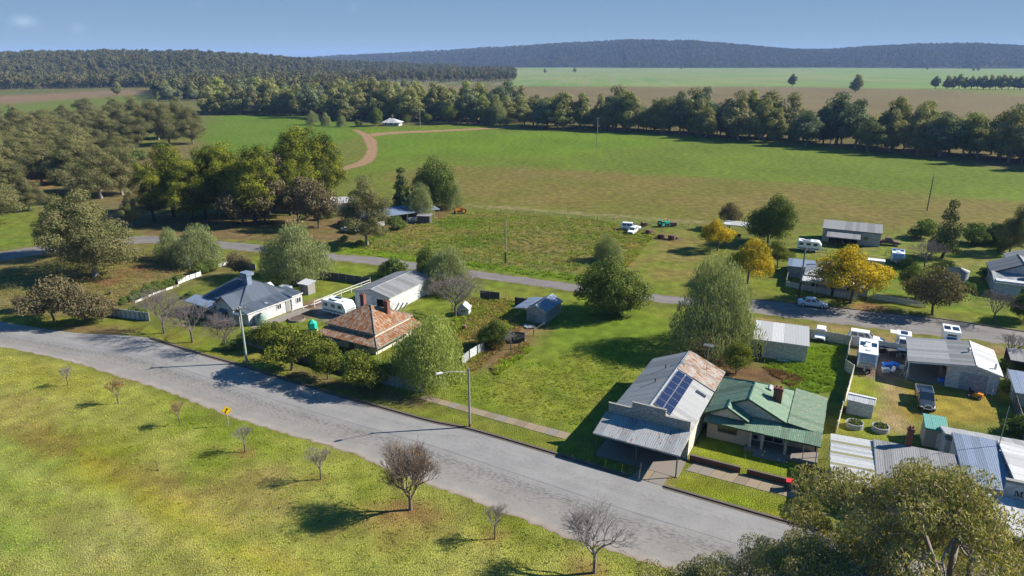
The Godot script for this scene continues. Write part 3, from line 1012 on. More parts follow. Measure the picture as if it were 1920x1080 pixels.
func twigs(g: MB, r: RandomNumberGenerator, p: Vector3, d: Vector3, l: float, rad: float, depth: int, o: Dictionary) -> void:
	var q := p + d * l
	if depth > 1:
		var m := p.lerp(q, 0.5) + Vector3(r.randfn(), r.randfn(), r.randfn()) * l * 0.05
		g.tube(p, m, rad, rad * 0.85, 5 if depth > 3 else 4, false)
		g.tube(m, q, rad * 0.85, rad * 0.7, 5 if depth > 3 else 4, false)
	else:
		g.tube(p, q, rad, rad * 0.5, 3, false)
		return
	var n: int = 3 if r.randf() < 0.72 else 4
	if depth == o.depth: n = o.get("first", 5)
	for i in n:
		var t := TAU * (i + r.randf() * 0.7) / n
		var side := d.cross(Vector3(0.3, 0.2, 1.0)).normalized()
		var up := side.cross(d)
		var sp2: float = o.spread * r.randf_range(0.6, 1.25)
		var e := (d + (side * cos(t) + up * sin(t)) * sp2 + Vector3(0, o.get("rise", 0.12), 0)).normalized()
		if e.y < -0.25: e.y = -0.1
		twigs(g, r, p.lerp(q, r.randf_range(0.6, 1.0)) if depth < o.depth else q, e, l * r.randf_range(0.58, 0.86), maxf(rad * 0.6, 0.008), depth - 1, o)

func grow_bare(o: Dictionary, sd: int) -> Array:
	var r := RandomNumberGenerator.new()
	r.seed = sd
	var g := MB.new()
	g.col = o.bark
	var hh: float = o.h
	g.tube(Vector3(0, -0.1, 0), Vector3(0, 0.05, 0), hh * 0.03, hh * 0.025, 6, false)
	var b := MB.new()
	b.col = o.twig
	var stem: float = hh * o.stem
	g.tube(Vector3(0, 0.05, 0), Vector3(0, stem, 0), hh * 0.025, hh * 0.02, 7, false)
	var n: int = o.get("first", 5)
	for i in n:
		var t := TAU * (i + r.randf() * 0.6) / n
		var d := Vector3(cos(t) * o.spread, 1.0, sin(t) * o.spread).normalized()
		if i == 0: d = Vector3(r.randfn() * 0.15, 1, r.randfn() * 0.15).normalized()
		twigs(b, r, Vector3(0, stem * r.randf_range(0.85, 1.0), 0), d, hh * o.seg, hh * 0.013, o.depth - 1, o)
	if o.has("leaves"):
		var f := MB.new()
		for i in o.leaves:
			var k := r.randi_range(0, b.v.size() - 1)
			var nn := Vector3(r.randfn(), r.randfn() + 0.4, r.randfn()).normalized()
			var dir := nn.cross(Vector3(r.randfn(), r.randfn(), r.randfn())).normalized()
			f.leaf(b.v[k] + Vector3(r.randfn(), r.randfn(), r.randfn()) * 0.12, dir, nn, o.leaf * r.randf_range(0.7, 1.3), o.leaf * 0.7, (o.a as Color).lerp(o.b, r.randf()))
		return [g.mesh(M.bark), b.mesh(M.bark), hh, f.mesh(M.leaf)]
	return [g.mesh(M.bark), b.mesh(M.bark), hh]

func kind(key: String, list: Array) -> void:
	protos[key] = list

func tree_kinds() -> void:
	var gum_a := Color(0.075, 0.085, 0.032)
	var gum_b := Color(0.145, 0.138, 0.062)
	var pale := Color(0.36, 0.33, 0.28)
	var brown := Color(0.12, 0.095, 0.075)
	var dark := Color(0.07, 0.055, 0.045)
	var v := []
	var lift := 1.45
	for i in 3:
		v.append(grow({"form": "gum", "h": 15.0, "r": 6.8, "low": 0.11, "clumps": 48, "cr": 1.7, "leaves": 34000, "leaf": 0.25, "wide": 0.14, "a": gum_a, "b": gum_b, "bark": pale, "droop": 0.15, "outward": 2.2, "c": Color(0.2, 0.14, 0.085), "cshare": 0.08}, 100 + i))
	kind("gum", v)
	v = []
	for i in 6:
		var a := gum_a
		var b := gum_b
		if i == 1: b = Color(0.15, 0.15, 0.06)
		if i == 2:
			a = Color(0.06, 0.075, 0.045); b = Color(0.105, 0.12, 0.07)
		if i == 4:
			a = Color(0.085, 0.088, 0.045); b = Color(0.15, 0.14, 0.072)
		if i == 5:
			a = Color(0.085, 0.1, 0.035); b = Color(0.15, 0.16, 0.055)
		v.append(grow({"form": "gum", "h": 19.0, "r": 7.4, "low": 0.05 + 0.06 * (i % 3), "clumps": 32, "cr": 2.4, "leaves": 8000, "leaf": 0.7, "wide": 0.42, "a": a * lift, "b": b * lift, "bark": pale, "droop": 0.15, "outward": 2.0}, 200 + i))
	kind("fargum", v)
	# the big gum at the street corner in front
	kind("neargum", [grow({"form": "gum", "h": 13.5, "r": 10.5, "low": 0.16, "clumps": 110, "cr": 1.25, "leaves": 110000, "leaf": 0.25, "wide": 0.06, "a": Color(0.075, 0.086, 0.024), "b": Color(0.29, 0.26, 0.1), "bark": Color(0.3, 0.25, 0.22), "droop": 0.5, "outward": 1.3, "c": Color(0.4, 0.3, 0.24), "cshare": 0.12, "limbs": 8, "trunk": 0.4, "vary": 0.5}, 311)])
	v = []
	for i in 3:
		v.append(grow({"form": "dome", "h": 11.0, "r": 6.2, "low": 0.1, "clumps": 40, "cr": 1.7, "leaves": 24000, "leaf": 0.5, "wide": 0.07, "a": Color(0.115, 0.14, 0.055), "b": Color(0.215, 0.235, 0.11), "bark": brown, "droop": 0.8, "outward": 1.2, "vary": 0.4}, 400 + i))
	kind("pepper", v)
	kind("willow", [grow({"form": "dome", "h": 11.0, "r": 6.2, "low": 0.06, "clumps": 46, "cr": 1.7, "leaves": 28000, "leaf": 0.45, "wide": 0.07, "a": Color(0.13, 0.165, 0.042), "b": Color(0.25, 0.28, 0.085), "bark": brown, "droop": 0.75, "outward": 1.3, "vary": 0.4}, 421)])
	v = []
	for i in 3:
		v.append(grow({"form": "umbrella", "h": 18.0, "r": 6.6, "low": 0.14, "clumps": 54, "cr": 1.9, "leaves": 26000, "leaf": 0.34, "wide": 0.14, "a": Color(0.026, 0.04, 0.009), "b": Color(0.15, 0.158, 0.016), "bark": dark, "droop": 0.05, "outward": 2.4, "limbs": 6, "vary": 0.7}, 500 + i))
	kind("pine", v)
	v = []
	for i in 2:
		v.append(grow({"form": "round", "h": 10.0, "r": 6.4, "low": 0.06, "clumps": 60, "cr": 1.6, "leaves": 24000, "leaf": 0.28, "wide": 0.18, "a": Color(0.05, 0.075, 0.02), "b": Color(0.115, 0.14, 0.036), "bark": brown, "droop": 0.1, "outward": 1.5}, 600 + i))
	kind("dense", v)
	v = []
	for i in 3:
		v.append(grow({"form": "round", "h": 6.5, "r": 3.6, "low": 0.2, "clumps": 26, "cr": 1.15, "leaves": 9000, "leaf": 0.26, "wide": 0.15, "a": Color(0.06, 0.078, 0.016), "b": Color(0.14, 0.15, 0.028), "bark": brown, "droop": 0.25, "outward": 1.2, "thin": 0.15}, 650 + i))
	kind("street", v)
	v = []
	for i in 3:
		v.append(grow({"form": "round", "h": 3.0, "r": 2.0, "low": 0.02, "clumps": 16, "cr": 0.75, "leaves": 3800, "leaf": 0.22, "wide": 0.13, "a": Color(0.055, 0.085, 0.022), "b": Color(0.12, 0.15, 0.04), "bark": brown, "droop": 0.1, "outward": 1.3}, 700 + i))
	kind("shrub", v)
	v = []
	for i in 2:
		v.append(grow({"form": "round", "h": 7.5, "r": 4.2, "low": 0.18, "clumps": 26, "cr": 1.3, "leaves": 7500, "leaf": 0.32, "wide": 0.2, "a": Color(0.085, 0.075, 0.04), "b": Color(0.14, 0.115, 0.065), "bark": brown, "droop": 0.3, "outward": 0.9, "thin": 0.3}, 750 + i))
	kind("olive", v)
	v = []
	for i in 2:
		v.append(grow({"form": "dome", "h": 9.5, "r": 6.2, "low": 0.32, "clumps": 44, "cr": 1.35, "leaves": 14000, "leaf": 0.28, "wide": 0.18, "a": Color(0.17, 0.155, 0.02), "b": Color(0.42, 0.285, 0.016), "bark": brown, "droop": 0.12, "outward": 1.6, "thin": 0.1, "vary": 0.9}, 800 + i))
	kind("yellow", v)
	kind("cypress", [grow({"form": "cone", "h": 11.0, "r": 2.6, "low": 0.05, "clumps": 34, "cr": 1.05, "leaves": 9000, "leaf": 0.34, "wide": 0.16, "a": Color(0.035, 0.055, 0.02), "b": Color(0.075, 0.1, 0.03), "bark": dark, "droop": 0.1, "outward": 1.3}, 850)])
	kind("conifer", [grow({"form": "cone", "h": 13.0, "r": 4.4, "low": 0.08, "clumps": 40, "cr": 1.3, "leaves": 10000, "leaf": 0.36, "wide": 0.16, "a": Color(0.05, 0.065, 0.022), "b": Color(0.1, 0.115, 0.04), "bark": dark, "droop": 0.35, "outward": 1.0, "thin": 0.2}, 860)])
	var grey := Color(0.2, 0.165, 0.165)
	v = []
	for i in 3:
		v.append(grow_bare({"h": 6.5, "stem": 0.3, "seg": 0.3, "depth": 7, "spread": 0.62, "first": 5, "bark": Color(0.12, 0.1, 0.09), "twig": grey}, 900 + i))
	kind("bare", v)
	kind("barepark", [
		grow_bare({"h": 7.5, "stem": 0.16, "seg": 0.26, "depth": 8, "spread": 0.48, "first": 6, "rise": 0.25, "bark": Color(0.2, 0.15, 0.12), "twig": Color(0.27, 0.2, 0.16), "leaves": 260, "leaf": 0.16, "a": Color(0.35, 0.2, 0.02), "b": Color(0.3, 0.13, 0.03)}, 931),
		grow_bare({"h": 6.0, "stem": 0.3, "seg": 0.27, "depth": 7, "spread": 0.55, "first": 5, "rise": 0.1, "bark": Color(0.22, 0.2, 0.19), "twig": Color(0.3, 0.27, 0.26)}, 932)])
	v = []
	for i in 3:
		v.append(grow_bare({"h": 3.0, "stem": 0.36, "seg": 0.27, "depth": 6, "spread": 0.5, "first": 5, "rise": 0.15, "bark": Color(0.14, 0.11, 0.09), "twig": Color(0.27, 0.24, 0.22)}, 940 + i))
	kind("sapling", v)
	kind("youngyellow", [grow_bare({"h": 3.2, "stem": 0.34, "seg": 0.27, "depth": 6, "spread": 0.45, "first": 5, "rise": 0.15, "bark": Color(0.14, 0.11, 0.09), "twig": Color(0.25, 0.2, 0.16), "leaves": 240, "leaf": 0.17, "a": Color(0.4, 0.24, 0.02), "b": Color(0.32, 0.16, 0.03)}, 950)])

var planted := {}
func plant(key: String, called: String, at: Vector3, h: float, label: String, group := "", wide := 1.0, which := -1) -> Node3D:
	var n: int = planted.get(key, 0)
	planted[key] = n + 1
	var list: Array = protos[key]
	var p: Array = list[(n if which < 0 else which) % list.size()]
	var o := thing(called, at, rng.randf() * TAU, label, "tree" if not called.ends_with("shrub") else "shrub", group)
	var s: float = h / p[2]
	put("trunk", p[0], o)
	var cr := put("crown", p[1], o)
	if p.size() > 3:
		put("leaves", p[3], o)
	o.scale = Vector3(s * wide, s, s * wide)
	return o

func trees() -> void:
	# --- along the front road
	for q in [[103, 602, 8.5, 1.0], [160, 609, 7.0, 1.0], [192, 603, 5.5, 0.9]]:
		plant("olive", "olive_tree", P(q[0], q[1]), q[2], "brownish olive tree on the verge where the front road bends", "brownish trees at the road bend", q[3])
	plant("olive", "olive_shrub", P(47, 582), 3.2, "small rounded brownish shrub standing alone in the corner paddock", "", 1.2)
	plant("bare", "bare_tree", P(308, 625), 6.6, "leafless grey tree on the verge by the sheet fence", "", 1.1)
	plant("bare", "bare_tree", P(361, 642), 6.2, "leafless grey tree before the navy roofed house's front verandah", "", 1.15)
	plant("bare", "bare_tree", P(424, 657), 5.4, "leafless grey tree beside the green power pole", "", 1.1)
	plant("street", "street_tree", P(547, 694), 7.4, "broad dark green street tree next along from the green power pole", "", 1.15)
	plant("street", "street_tree", P(615, 711), 6.2, "yellowish green street tree before the rusty roofed house", "", 0.85)
	plant("street", "street_tree", P(681, 732), 6.0, "dense dark street tree before the rusty house's near corner", "", 1.1)
	plant("street", "street_tree", P(500, 655), 5.0, "green garden tree behind the fence beside the pale tank", "", 1.0)
	plant("willow", "pepper_tree", P(800, 722), 11.0, "large pale green pepper tree beside the rusty roofed house", "", 0.98)
	plant("dense", "garden_tree", P(922, 652), 4.8, "small dark tree at the end of the grey sheet fence", "", 0.85)
	plant("bare", "bare_tree", P(854, 594), 6.6, "wide leafless dark tree beside the long grey shed", "", 1.45)
	plant("pepper", "pepper_tree", P(842, 545), 9.4, "pepper tree behind the wide leafless tree", "", 1.1)
	plant("dense", "garden_tree", P(800, 528), 7.4, "dark leafy tree against the back end of the long grey shed", "", 0.55)
	plant("shrub", "round_shrub", P(735, 519), 4.2, "round clipped shrub beside the back road above the grey shed", "", 1.2)
	plant("pepper", "pepper_tree", P(556, 521), 12.4, "large pepper tree behind the navy roofed house", "", 1.16)
	plant("pepper", "pepper_tree", P(320, 486), 7.4, "smaller pepper tree with its trunk showing by the back road", "", 0.85)
	plant("pepper", "pepper_tree", P(378, 497), 9.6, "pepper tree over the small grey outhouse by the back road", "", 1.1)
	plant("olive", "olive_tree", P(450, 519), 5.6, "thin dark tree in the yard behind the navy roofed house", "", 0.9)
	plant("dense", "broad_tree", P(1150, 590), 10.6, "dense dark round tree on the green lot by the back road", "", 1.02)
	plant("dense", "garden_tree", P(1168, 588), 4.4, "small bushy tree growing at the foot of the dense dark tree", "", 0.8)
	plant("pepper", "pepper_tree", P(1140, 490), 6.4, "small pepper tree across the back road from the dense dark tree", "", 1.0)
	plant("pepper", "pepper_tree", P(1335, 658), 15.6, "very tall pepper tree beyond the false front shop", "", 0.86)
	plant("street", "garden_tree", P(1380, 700), 4.6, "small yellow green tree behind the green roofed house", "", 0.95)
	# --- right hand block beyond the back road
	plant("yellow", "yellow_tree", P(1345, 470), 7.6, "small golden tree on the lane to the field", "", 0.95)
	plant("yellow", "yellow_tree", P(1402, 532), 9.2, "golden tree with patchy leaves beside the tall pepper tree", "", 1.0)
	plant("yellow", "yellow_tree", P(1594, 569), 11.0, "spreading golden tree before the house with the picket fence", "", 1.08)
	plant("dense", "broad_tree", P(1440, 455), 12.0, "tall dark tree behind the golden tree at the field edge", "", 0.78)
	plant("olive", "olive_tree", P(1368, 428), 7.2, "sparse brown tree at the field edge beside the tall dark tree", "", 0.9)
	plant("street", "garden_tree", P(1458, 498), 5.6, "bushy green tree beside the caravan shelter", "", 1.0)
	plant("conifer", "conifer", P(1765, 484), 13.5, "tall dark conifer beside the row of bushes at the field edge", "", 1.0)
	for q in [[1727, 446, 5.0], [1828, 458, 5.4], [1870, 458, 5.2], [1905, 458, 5.0]]:
		plant("shrub", "field_shrub", P(q[0], q[1]), q[2], "dark rounded bush in the row along the field edge", "bushes along the field edge", 1.1)
	plant("gum", "gum_tree", P(1893, 475), 12.0, "thin gum tree with a dark trunk behind the grey roofed house", "", 0.75)
	plant("shrub", "small_shrub", P(1882, 470), 3.2, "small light green shrub behind the grey roofed house")
	plant("bare", "bare_tree", P(1733, 500), 5.6, "leafless purplish tree between the caravan and the grey roofed house", "", 1.2)
	plant("dense", "garden_tree", P(1715, 560), 7.0, "dark bushy tree behind the second picket fence", "", 0.75)
	plant("olive", "olive_tree", P(1748, 590), 9.4, "olive tree with a forked trunk on the verge by the picket fence", "", 0.95)
	plant("bare", "bare_tree", P(1862, 605), 5.4, "small leafless tree on the verge before the grey roofed house", "", 1.0)
	plant("dense", "garden_tree", P(1920, 600), 6.4, "dark tree at the side of the grey roofed house", "", 0.7)
	plant("sapling", "bare_tree", P(1895, 680), 4.2, "leafless shrub beside the big white shed", "", 1.3)
	plant("sapling", "bare_tree", P(958, 655), 2.6, "leafless bush against the dark sheet fence", "", 1.6)
	for q in [[1700, 502, 2.4], [1655, 528, 2.0], [1848, 522, 2.2], [1768, 512, 3.0], [1812, 545, 1.8]]:
		plant("shrub", "yard_shrub", P(q[0], q[1]), q[2], "green bush in the yards between the picket fences and the field", "bushes in the eastern yards", 1.3)
	for q in [[1895, 735, 2.0], [1912, 812, 2.4], [1882, 690, 1.6]]:
		plant("shrub", "yard_shrub", P(q[0], q[1]), q[2], "bush growing along the weathered paling fence", "bushes by the paling fence", 1.2)
	for q in [[430, 655, 1.6], [470, 640, 2.2], [520, 650, 2.6], [575, 668, 2.4], [640, 690, 2.2], [715, 712, 2.4]]:
		plant("shrub", "hedge_shrub", P(q[0], q[1]), q[2], "dark bush behind the weathered fence of the front yards", "bushes behind the front fence", 1.4)
	# --- park saplings
	plant("barepark", "bare_tree", P(770, 956), 7.6, "large leafless park tree with a fan of fine twigs", "", 1.05, 0)
	plant("barepark", "bare_tree", P(1114, 1074), 6.2, "leafless pale park tree beside the road opposite the corner gum", "", 1.05, 1)
	for q in [[128, 723, 2.6], [460, 847, 3.0], [602, 899, 3.7], [928, 1010, 3.4]]:
		plant("sapling", "young_tree", P(q[0], q[1]), q[2], "leafless young tree planted in the park grass", "leafless park saplings", 1.0)
	plant("youngyellow", "young_tree", P(222, 757), 3.2, "young park tree with a few orange leaves", "park saplings with some leaves", 1.0)
	plant("youngyellow", "young_tree", P(338, 798), 3.0, "young park tree with a few yellow leaves near the road sign", "park saplings with some leaves", 0.8)
	# --- big gum at the corner
	var ng := plant("neargum", "gum_tree", P(1742, 1235), 16.2, "huge olive gum tree over the corner of the front road", "", 1.12)
	plant("neargum", "gum_tree", P(1465, 1230), 11.0, "lower olive gum tree at the road edge beside the huge gum", "", 1.2)
	ng.rotation.y = 0.6
	# --- pines around the depot
	for q in [[292, 418, 16], [322, 412, 17.5], [352, 416, 16.5], [384, 408, 18], [415, 416, 17], [446, 412, 18.5], [478, 416, 17], [512, 402, 17.5], [545, 385, 20], [575, 378, 22], [606, 372, 21], [540, 402, 15], [430, 398, 18], [330, 396, 16]]:
		plant("pine", "pine_tree", P(q[0] + rng.randf_range(-7, 7), q[1] + rng.randf_range(-7, 6)), q[2] * rng.randf_range(1.0, 1.22), "dark pine with yellow green top in the clump by the back road", "pines in the clump by the back road", 1.0)
	for q in [[497, 420, 14], [598, 428, 14], [560, 418, 13], [455, 424, 13], [528, 396, 17]]:
		plant("olive", "olive_tree", P(q[0], q[1]), q[2], "brownish grey tree standing among the dark pines", "brown trees among the pines", 0.8)
	plant("gum", "gum_tree", P(689, 460), 16.5, "gum tree with a pale trunk before the long blue shed", "", 0.95)
	plant("cypress", "cypress_tree", P(755, 402), 14.0, "narrow dark cypress behind the long blue shed")
	plant("dense", "broad_tree", P(814, 394), 16.0, "tall dense green tree beside the old timber hut", "", 0.72)
	plant("pepper", "pepper_tree", P(790, 410), 10.5, "pepper tree hanging over the old timber hut", "", 0.85)
	plant("pepper", "pepper_tree", P(845, 390), 12.0, "pepper tree at the field edge beside the orange tractor", "", 0.65)
	plant("shrub", "garden_shrub", P(745, 430), 3.6, "olive bush at the end of the long blue shed", "", 1.3)
	for q in [[645, 452, 1.6], [672, 460, 1.4], [600, 412, 2.2], [620, 408, 2.0], [570, 412, 1.8]]:
		plant("shrub", "garden_shrub", P(q[0], q[1]), q[2], "low garden bush before the long white roofed house", "bushes before the white roofed house", 1.3)
	# --- big gum on the western corner
	plant("gum", "gum_tree", P(180, 518), 18.5, "huge grey green gum tree on the corner paddock", "", 1.3)
	plant("gum", "gum_tree", P(120, 480), 15.0, "gum tree leaning behind the huge corner gum", "", 1.0)
	plant("gum", "gum_tree", P(248, 425), 10.0, "smaller gum tree beside the back road near the pines", "", 0.8)
	# --- gums of the western woodland
	for q in [[-20, 420, 16], [-60, 380, 17], [8, 372, 15], [55, 395, 9], [25, 330, 15], [70, 315, 16], [-40, 320, 17], [110, 345, 15], [150, 360, 16], [190, 372, 15], [215, 345, 13], [100, 300, 15], [140, 310, 15], [175, 300, 14], [60, 285, 16], [10, 285, 17], [-50, 280, 17], [205, 275, 17], [180, 262, 17], [235, 255, 18], [150, 268, 15], [110, 262, 15], [70, 255, 15], [30, 252, 16], [-20, 250, 17], [265, 262, 16], [215, 232, 17], [225, 300, 13], [80, 345, 13], [35, 308, 14], [130, 285, 16], [250, 280, 15], [45, 268, 17], [95, 278, 17], [-10, 308, 16], [160, 330, 16], [60, 335, 15], [230, 365, 14], [10, 345, 14], [125, 240, 16], [170, 228, 17], [250, 236, 17]]:
		plant("gum", "gum_tree", P(q[0], q[1]), q[2] * rng.randf_range(0.95, 1.2), "grey green gum tree in the woodland west of the pines", "gums of the western woodland", rng.randf_range(1.1, 1.45))
	for q in [[318, 272, 22], [362, 270, 20], [298, 262, 21], [340, 258, 23], [280, 250, 20]]:
		plant("gum", "gum_tree", P(q[0], q[1]), q[2], "spreading gum tree at the end of the bright green paddock", "gums at the bright green paddock", 1.0)
	for q in [[262, 300, 4.5], [245, 296, 4], [100, 372, 2.5], [115, 375, 2.2]]:
		plant("shrub", "pale_shrub", P(q[0], q[1]), q[2], "light green bush at the edge of the western woodland", "light bushes of the western woodland", 1.5)
	# --- tree belt along the creek
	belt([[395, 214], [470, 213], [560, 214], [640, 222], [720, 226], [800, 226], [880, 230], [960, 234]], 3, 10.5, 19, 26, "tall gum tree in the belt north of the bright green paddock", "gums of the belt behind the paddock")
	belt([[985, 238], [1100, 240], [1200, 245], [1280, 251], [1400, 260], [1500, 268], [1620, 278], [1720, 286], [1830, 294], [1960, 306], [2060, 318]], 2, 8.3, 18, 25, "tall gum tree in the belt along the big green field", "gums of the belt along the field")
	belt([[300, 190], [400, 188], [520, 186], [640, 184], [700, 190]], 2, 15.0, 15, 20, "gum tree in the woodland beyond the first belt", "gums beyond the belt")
	plant("pepper", "pepper_tree", P(938, 236), 16.0, "pale rounded tree at the end of the field track", "", 0.75)
	plant("street", "garden_tree", P(846, 233), 14.0, "yellow green tree beside the field track", "", 0.8)
	for q in [[585, 234, 10], [612, 236, 9], [640, 238, 8], [705, 236, 12], [672, 238, 5], [762, 232, 6], [800, 234, 8]]:
		plant("pepper" if q[0] < 650 else "dense", "farm_tree", P(q[0], q[1]), q[2], "rounded tree around the distant white roofed farmhouse", "trees around the distant farmhouse", 0.8)
	# --- single trees far out on the plain
	for q in [[1022, 137, 14], [1078, 137, 16], [1325, 127, 14], [1348, 124, 12], [1485, 163, 20], [1604, 173, 24], [1572, 127, 15], [1602, 125, 17], [1738, 131, 14], [1806, 126, 14], [1811, 128, 13], [1825, 133, 15], [1834, 133, 17], [1886, 129, 14], [1278, 130, 14], [1456, 124, 12]]:
		plant("fargum", "paddock_tree", P(q[0], q[1]), q[2], "lone tree standing far out on the green plain", "lone trees on the plain", 1.0)
	for i in 16:
		plant("fargum", "windbreak_tree", P(1753 + i * 11.5 + (0 if i == 0 else 10), 166.5 + 0.12 * i), rng.randf_range(17, 22), "gum tree in the distant windbreak across the green plain", "gums of the windbreak", 1.0)
	plant("fargum", "paddock_tree", P(221, 178), 16, "lone tree between the brown paddock and the green strip")
	plant("fargum", "paddock_tree", P(757, 166), 14, "lone tree on the brown ground beyond the belt")

func belt(px: Array, rows: int, step: float, hmin: float, hmax: float, label: String, group: String) -> void:
	var l := smooth_line(px, 1.0)
	for k in rows:
		var s := step * 0.5 * (k % 2)
		while s < l.size() - 1:
			var i := int(s)
			var d := (l[mini(i + 1, l.size() - 1)] - l[maxi(i - 1, 0)]).normalized()
			var back := Vector3(d.z, 0, -d.x)
			var p := l[i] + back * (k * step * 1.25 + rng.randf_range(-3.0, 4.0) + (rng.randf_range(-4.0, 4.0) if k > 0 else rng.randf_range(-12.0, 3.0))) + d * rng.randf_range(-2, 2)
			plant("fargum", "gum_tree", p, rng.randf_range(hmin * 0.85, hmax * 1.1) * (0.62 if rng.randf() < 0.22 else 1.0) * (0.9 if k == 0 else 1.0), label, group, rng.randf_range(0.8, 1.3), rng.randi_range(0, 5))
			s += step * rng.randf_range(0.75, 1.35)

# ---------------------------------------------------------------- buildings
# local axes of a building: x along its front, y up, z towards the street (the back is at negative z)
func slope(roof: Node3D, mats: Array, A: Vector3, B: Vector3, C: Vector3, D: Vector3, width := 0.8, tint := []) -> void:
	var e := (B - A).normalized()
	var len := (B - A).length()
	var n := (B - A).cross(D - A)
	if n.length() < 0.001: n = (B - A).cross(C - A)
	n = n.normalized()
	var up := n.cross(e).normalized()
	var ds := (D - A).dot(e)
	var dt := (D - A).dot(up)
	var cs := (C - A).dot(e)
	var ct := (C - A).dot(up)
	var reach := func(s: float) -> float:
		if ds > 0.01 and s < ds: return dt * s / ds
		if cs < len - 0.01 and s > cs: return ct * (len - s) / (len - cs)
		return lerpf(dt, ct, clampf((s - ds) / maxf(cs - ds, 0.001), 0, 1))
	var count := maxi(1, int(round(len / width)))
	for i in count:
		var g := MB.new()
		var ribs := 8
		var lift := n * (0.012 * (i % 2) + 0.004 * rng.randf())
		var eave := -rng.randf() * 0.05
		for k in ribs:
			var s0 := len * (i + float(k) / ribs) / count
			var s1 := len * (i + float(k + 1) / ribs) / count
			var o0 := n * (0.013 if k % 2 else 0.0) + lift
			var o1 := n * (0.0 if k % 2 else 0.013) + lift
			var t0: float = reach.call(s0)
			var t1: float = reach.call(s1)
			g.quad(A + e * s0 + up * eave + o0, A + e * s1 + up * eave + o1, A + e * s1 + up * t1 + o1, A + e * s0 + up * t0 + o0, [Vector2(s0, dt), Vector2(s1, dt), Vector2(s1, dt - t1), Vector2(s0, dt - t0)])
		var m: Material = mats[rng.randi() % mats.size()]
		if tint.size() > i and tint[i] != null: m = tint[i]
		put("roof_sheet", g.mesh(m), roof)

func roof_node(parent: Node3D, called: String, lines: Array, m: Material, r := 0.09) -> MeshInstance3D:     # ridge caps, hips and fascia boards; the sheets become its children
	var g := MB.new()
	for l in lines:
		var a: Vector3 = l[0]
		var b: Vector3 = l[1]
		var d := (b - a).normalized()
		var h: float = l[2] if l.size() > 2 else r * 0.9
		var x := d
		var z := x.cross(Vector3.UP).normalized()
		g.box((a + b) * 0.5 + Vector3(0, 0.03 if l.size() < 3 else -h * 0.5 - 0.02, 0), Vector3((b - a).length(), h, r * 1.4 if l.size() < 3 else 0.05), Basis(x, z.cross(x), z))
	return put(called, g.mesh(m), parent)

func window(parent: Node3D, c: Vector3, w: float, h: float, face: String, frame: Material) -> void:
	# c on the wall plane; face: front, left, right
	var along := Vector3.RIGHT if face == "front" else Vector3.FORWARD
	var out := Vector3.BACK if face == "front" else (Vector3.LEFT if face == "left" else Vector3.RIGHT)
	var g := MB.new()
	var bs := Basis(along, Vector3.UP, along.cross(Vector3.UP))
	for s in [-1, 1]:
		g.box(c + along * s * w * 0.5 + out * 0.04, Vector3(0.09, h + 0.09, 0.1), bs)
		g.box(c + Vector3.UP * s * h * 0.5 + out * 0.04, Vector3(w + 0.09, 0.088, 0.104), bs)
	g.box(c + out * 0.04, Vector3(0.06, h, 0.08), bs)
	var o := put("window", g.mesh(frame), parent)
	for s in [-1, 1]:
		bx(o, "pane", M.glass, c + along * s * w * 0.25 + out * 0.02, Vector3(w * 0.48, h, 0.03), bs)

func door(parent: Node3D, c: Vector3, w: float, h: float, face: String, m: Material) -> void:
	var along := Vector3.RIGHT if face == "front" else Vector3.FORWARD
	var out := Vector3.BACK if face == "front" else (Vector3.LEFT if face == "left" else Vector3.RIGHT)
	var bs := Basis(along, Vector3.UP, along.cross(Vector3.UP))
	var o := bx(parent, "door", m, c + out * 0.03, Vector3(w, h, 0.08), bs)
	bx(o, "handle", M.rim, c + out * 0.1 + along * w * 0.36, Vector3(0.05, 0.14, 0.06), bs)

func prism(parent: Node3D, called: String, m: Material, pts: Array, z0: float, z1: float, axis := "z") -> MeshInstance3D:
	var g := MB.new()
	g.prism(PackedVector2Array(pts), z0, z1, axis)
	return put(called, g.mesh(m), parent)

func V2(x: float, y: float) -> Vector2: return Vector2(x, y)
func V(x: float, y: float, z: float) -> Vector3: return Vector3(x, y, z)

func shell(t: Node3D, m: Material, outline: Array, notches: Array, z0: float, z1: float) -> void:
	# hollow building: outline = [x, height] of the wall top from first to last; notches = [x0, x1, height] openings in the front
	var n := outline.size()
	var x0: float = outline[0][0]
	var x1: float = outline[n - 1][0]
	var topl := []
	for i in range(n - 1, -1, -1): topl.append(V2(outline[i][0], outline[i][1]))
	var f := [V2(x0, 0)]
	for q in notches:
		f.append_array([V2(q[0], 0), V2(q[0], q[2]), V2(q[1], q[2]), V2(q[1], 0)])
	f.append(V2(x1, 0))
	prism(t, "wall", m, f + topl, z1 - 0.08, z1)
	prism(t, "wall", m, [V2(x0, 0), V2(x1, 0)] + topl, z0, z0 + 0.08)
	for x in [x0 + 0.04, x1 - 0.04]:
		var h: float = outline[0][1] if x < (x0 + x1) * 0.5 else outline[n - 1][1]
		bx(t, "wall", m, V(x, h * 0.5, (z0 + z1) * 0.5), V(0.08, h, z1 - z0 - 0.17))
	bx(t, "floor", M.concrete, V((x0 + x1) * 0.5, 0.03, (z0 + z1) * 0.5), V(x1 - x0 - 0.2, 0.06, z1 - z0 - 0.2))

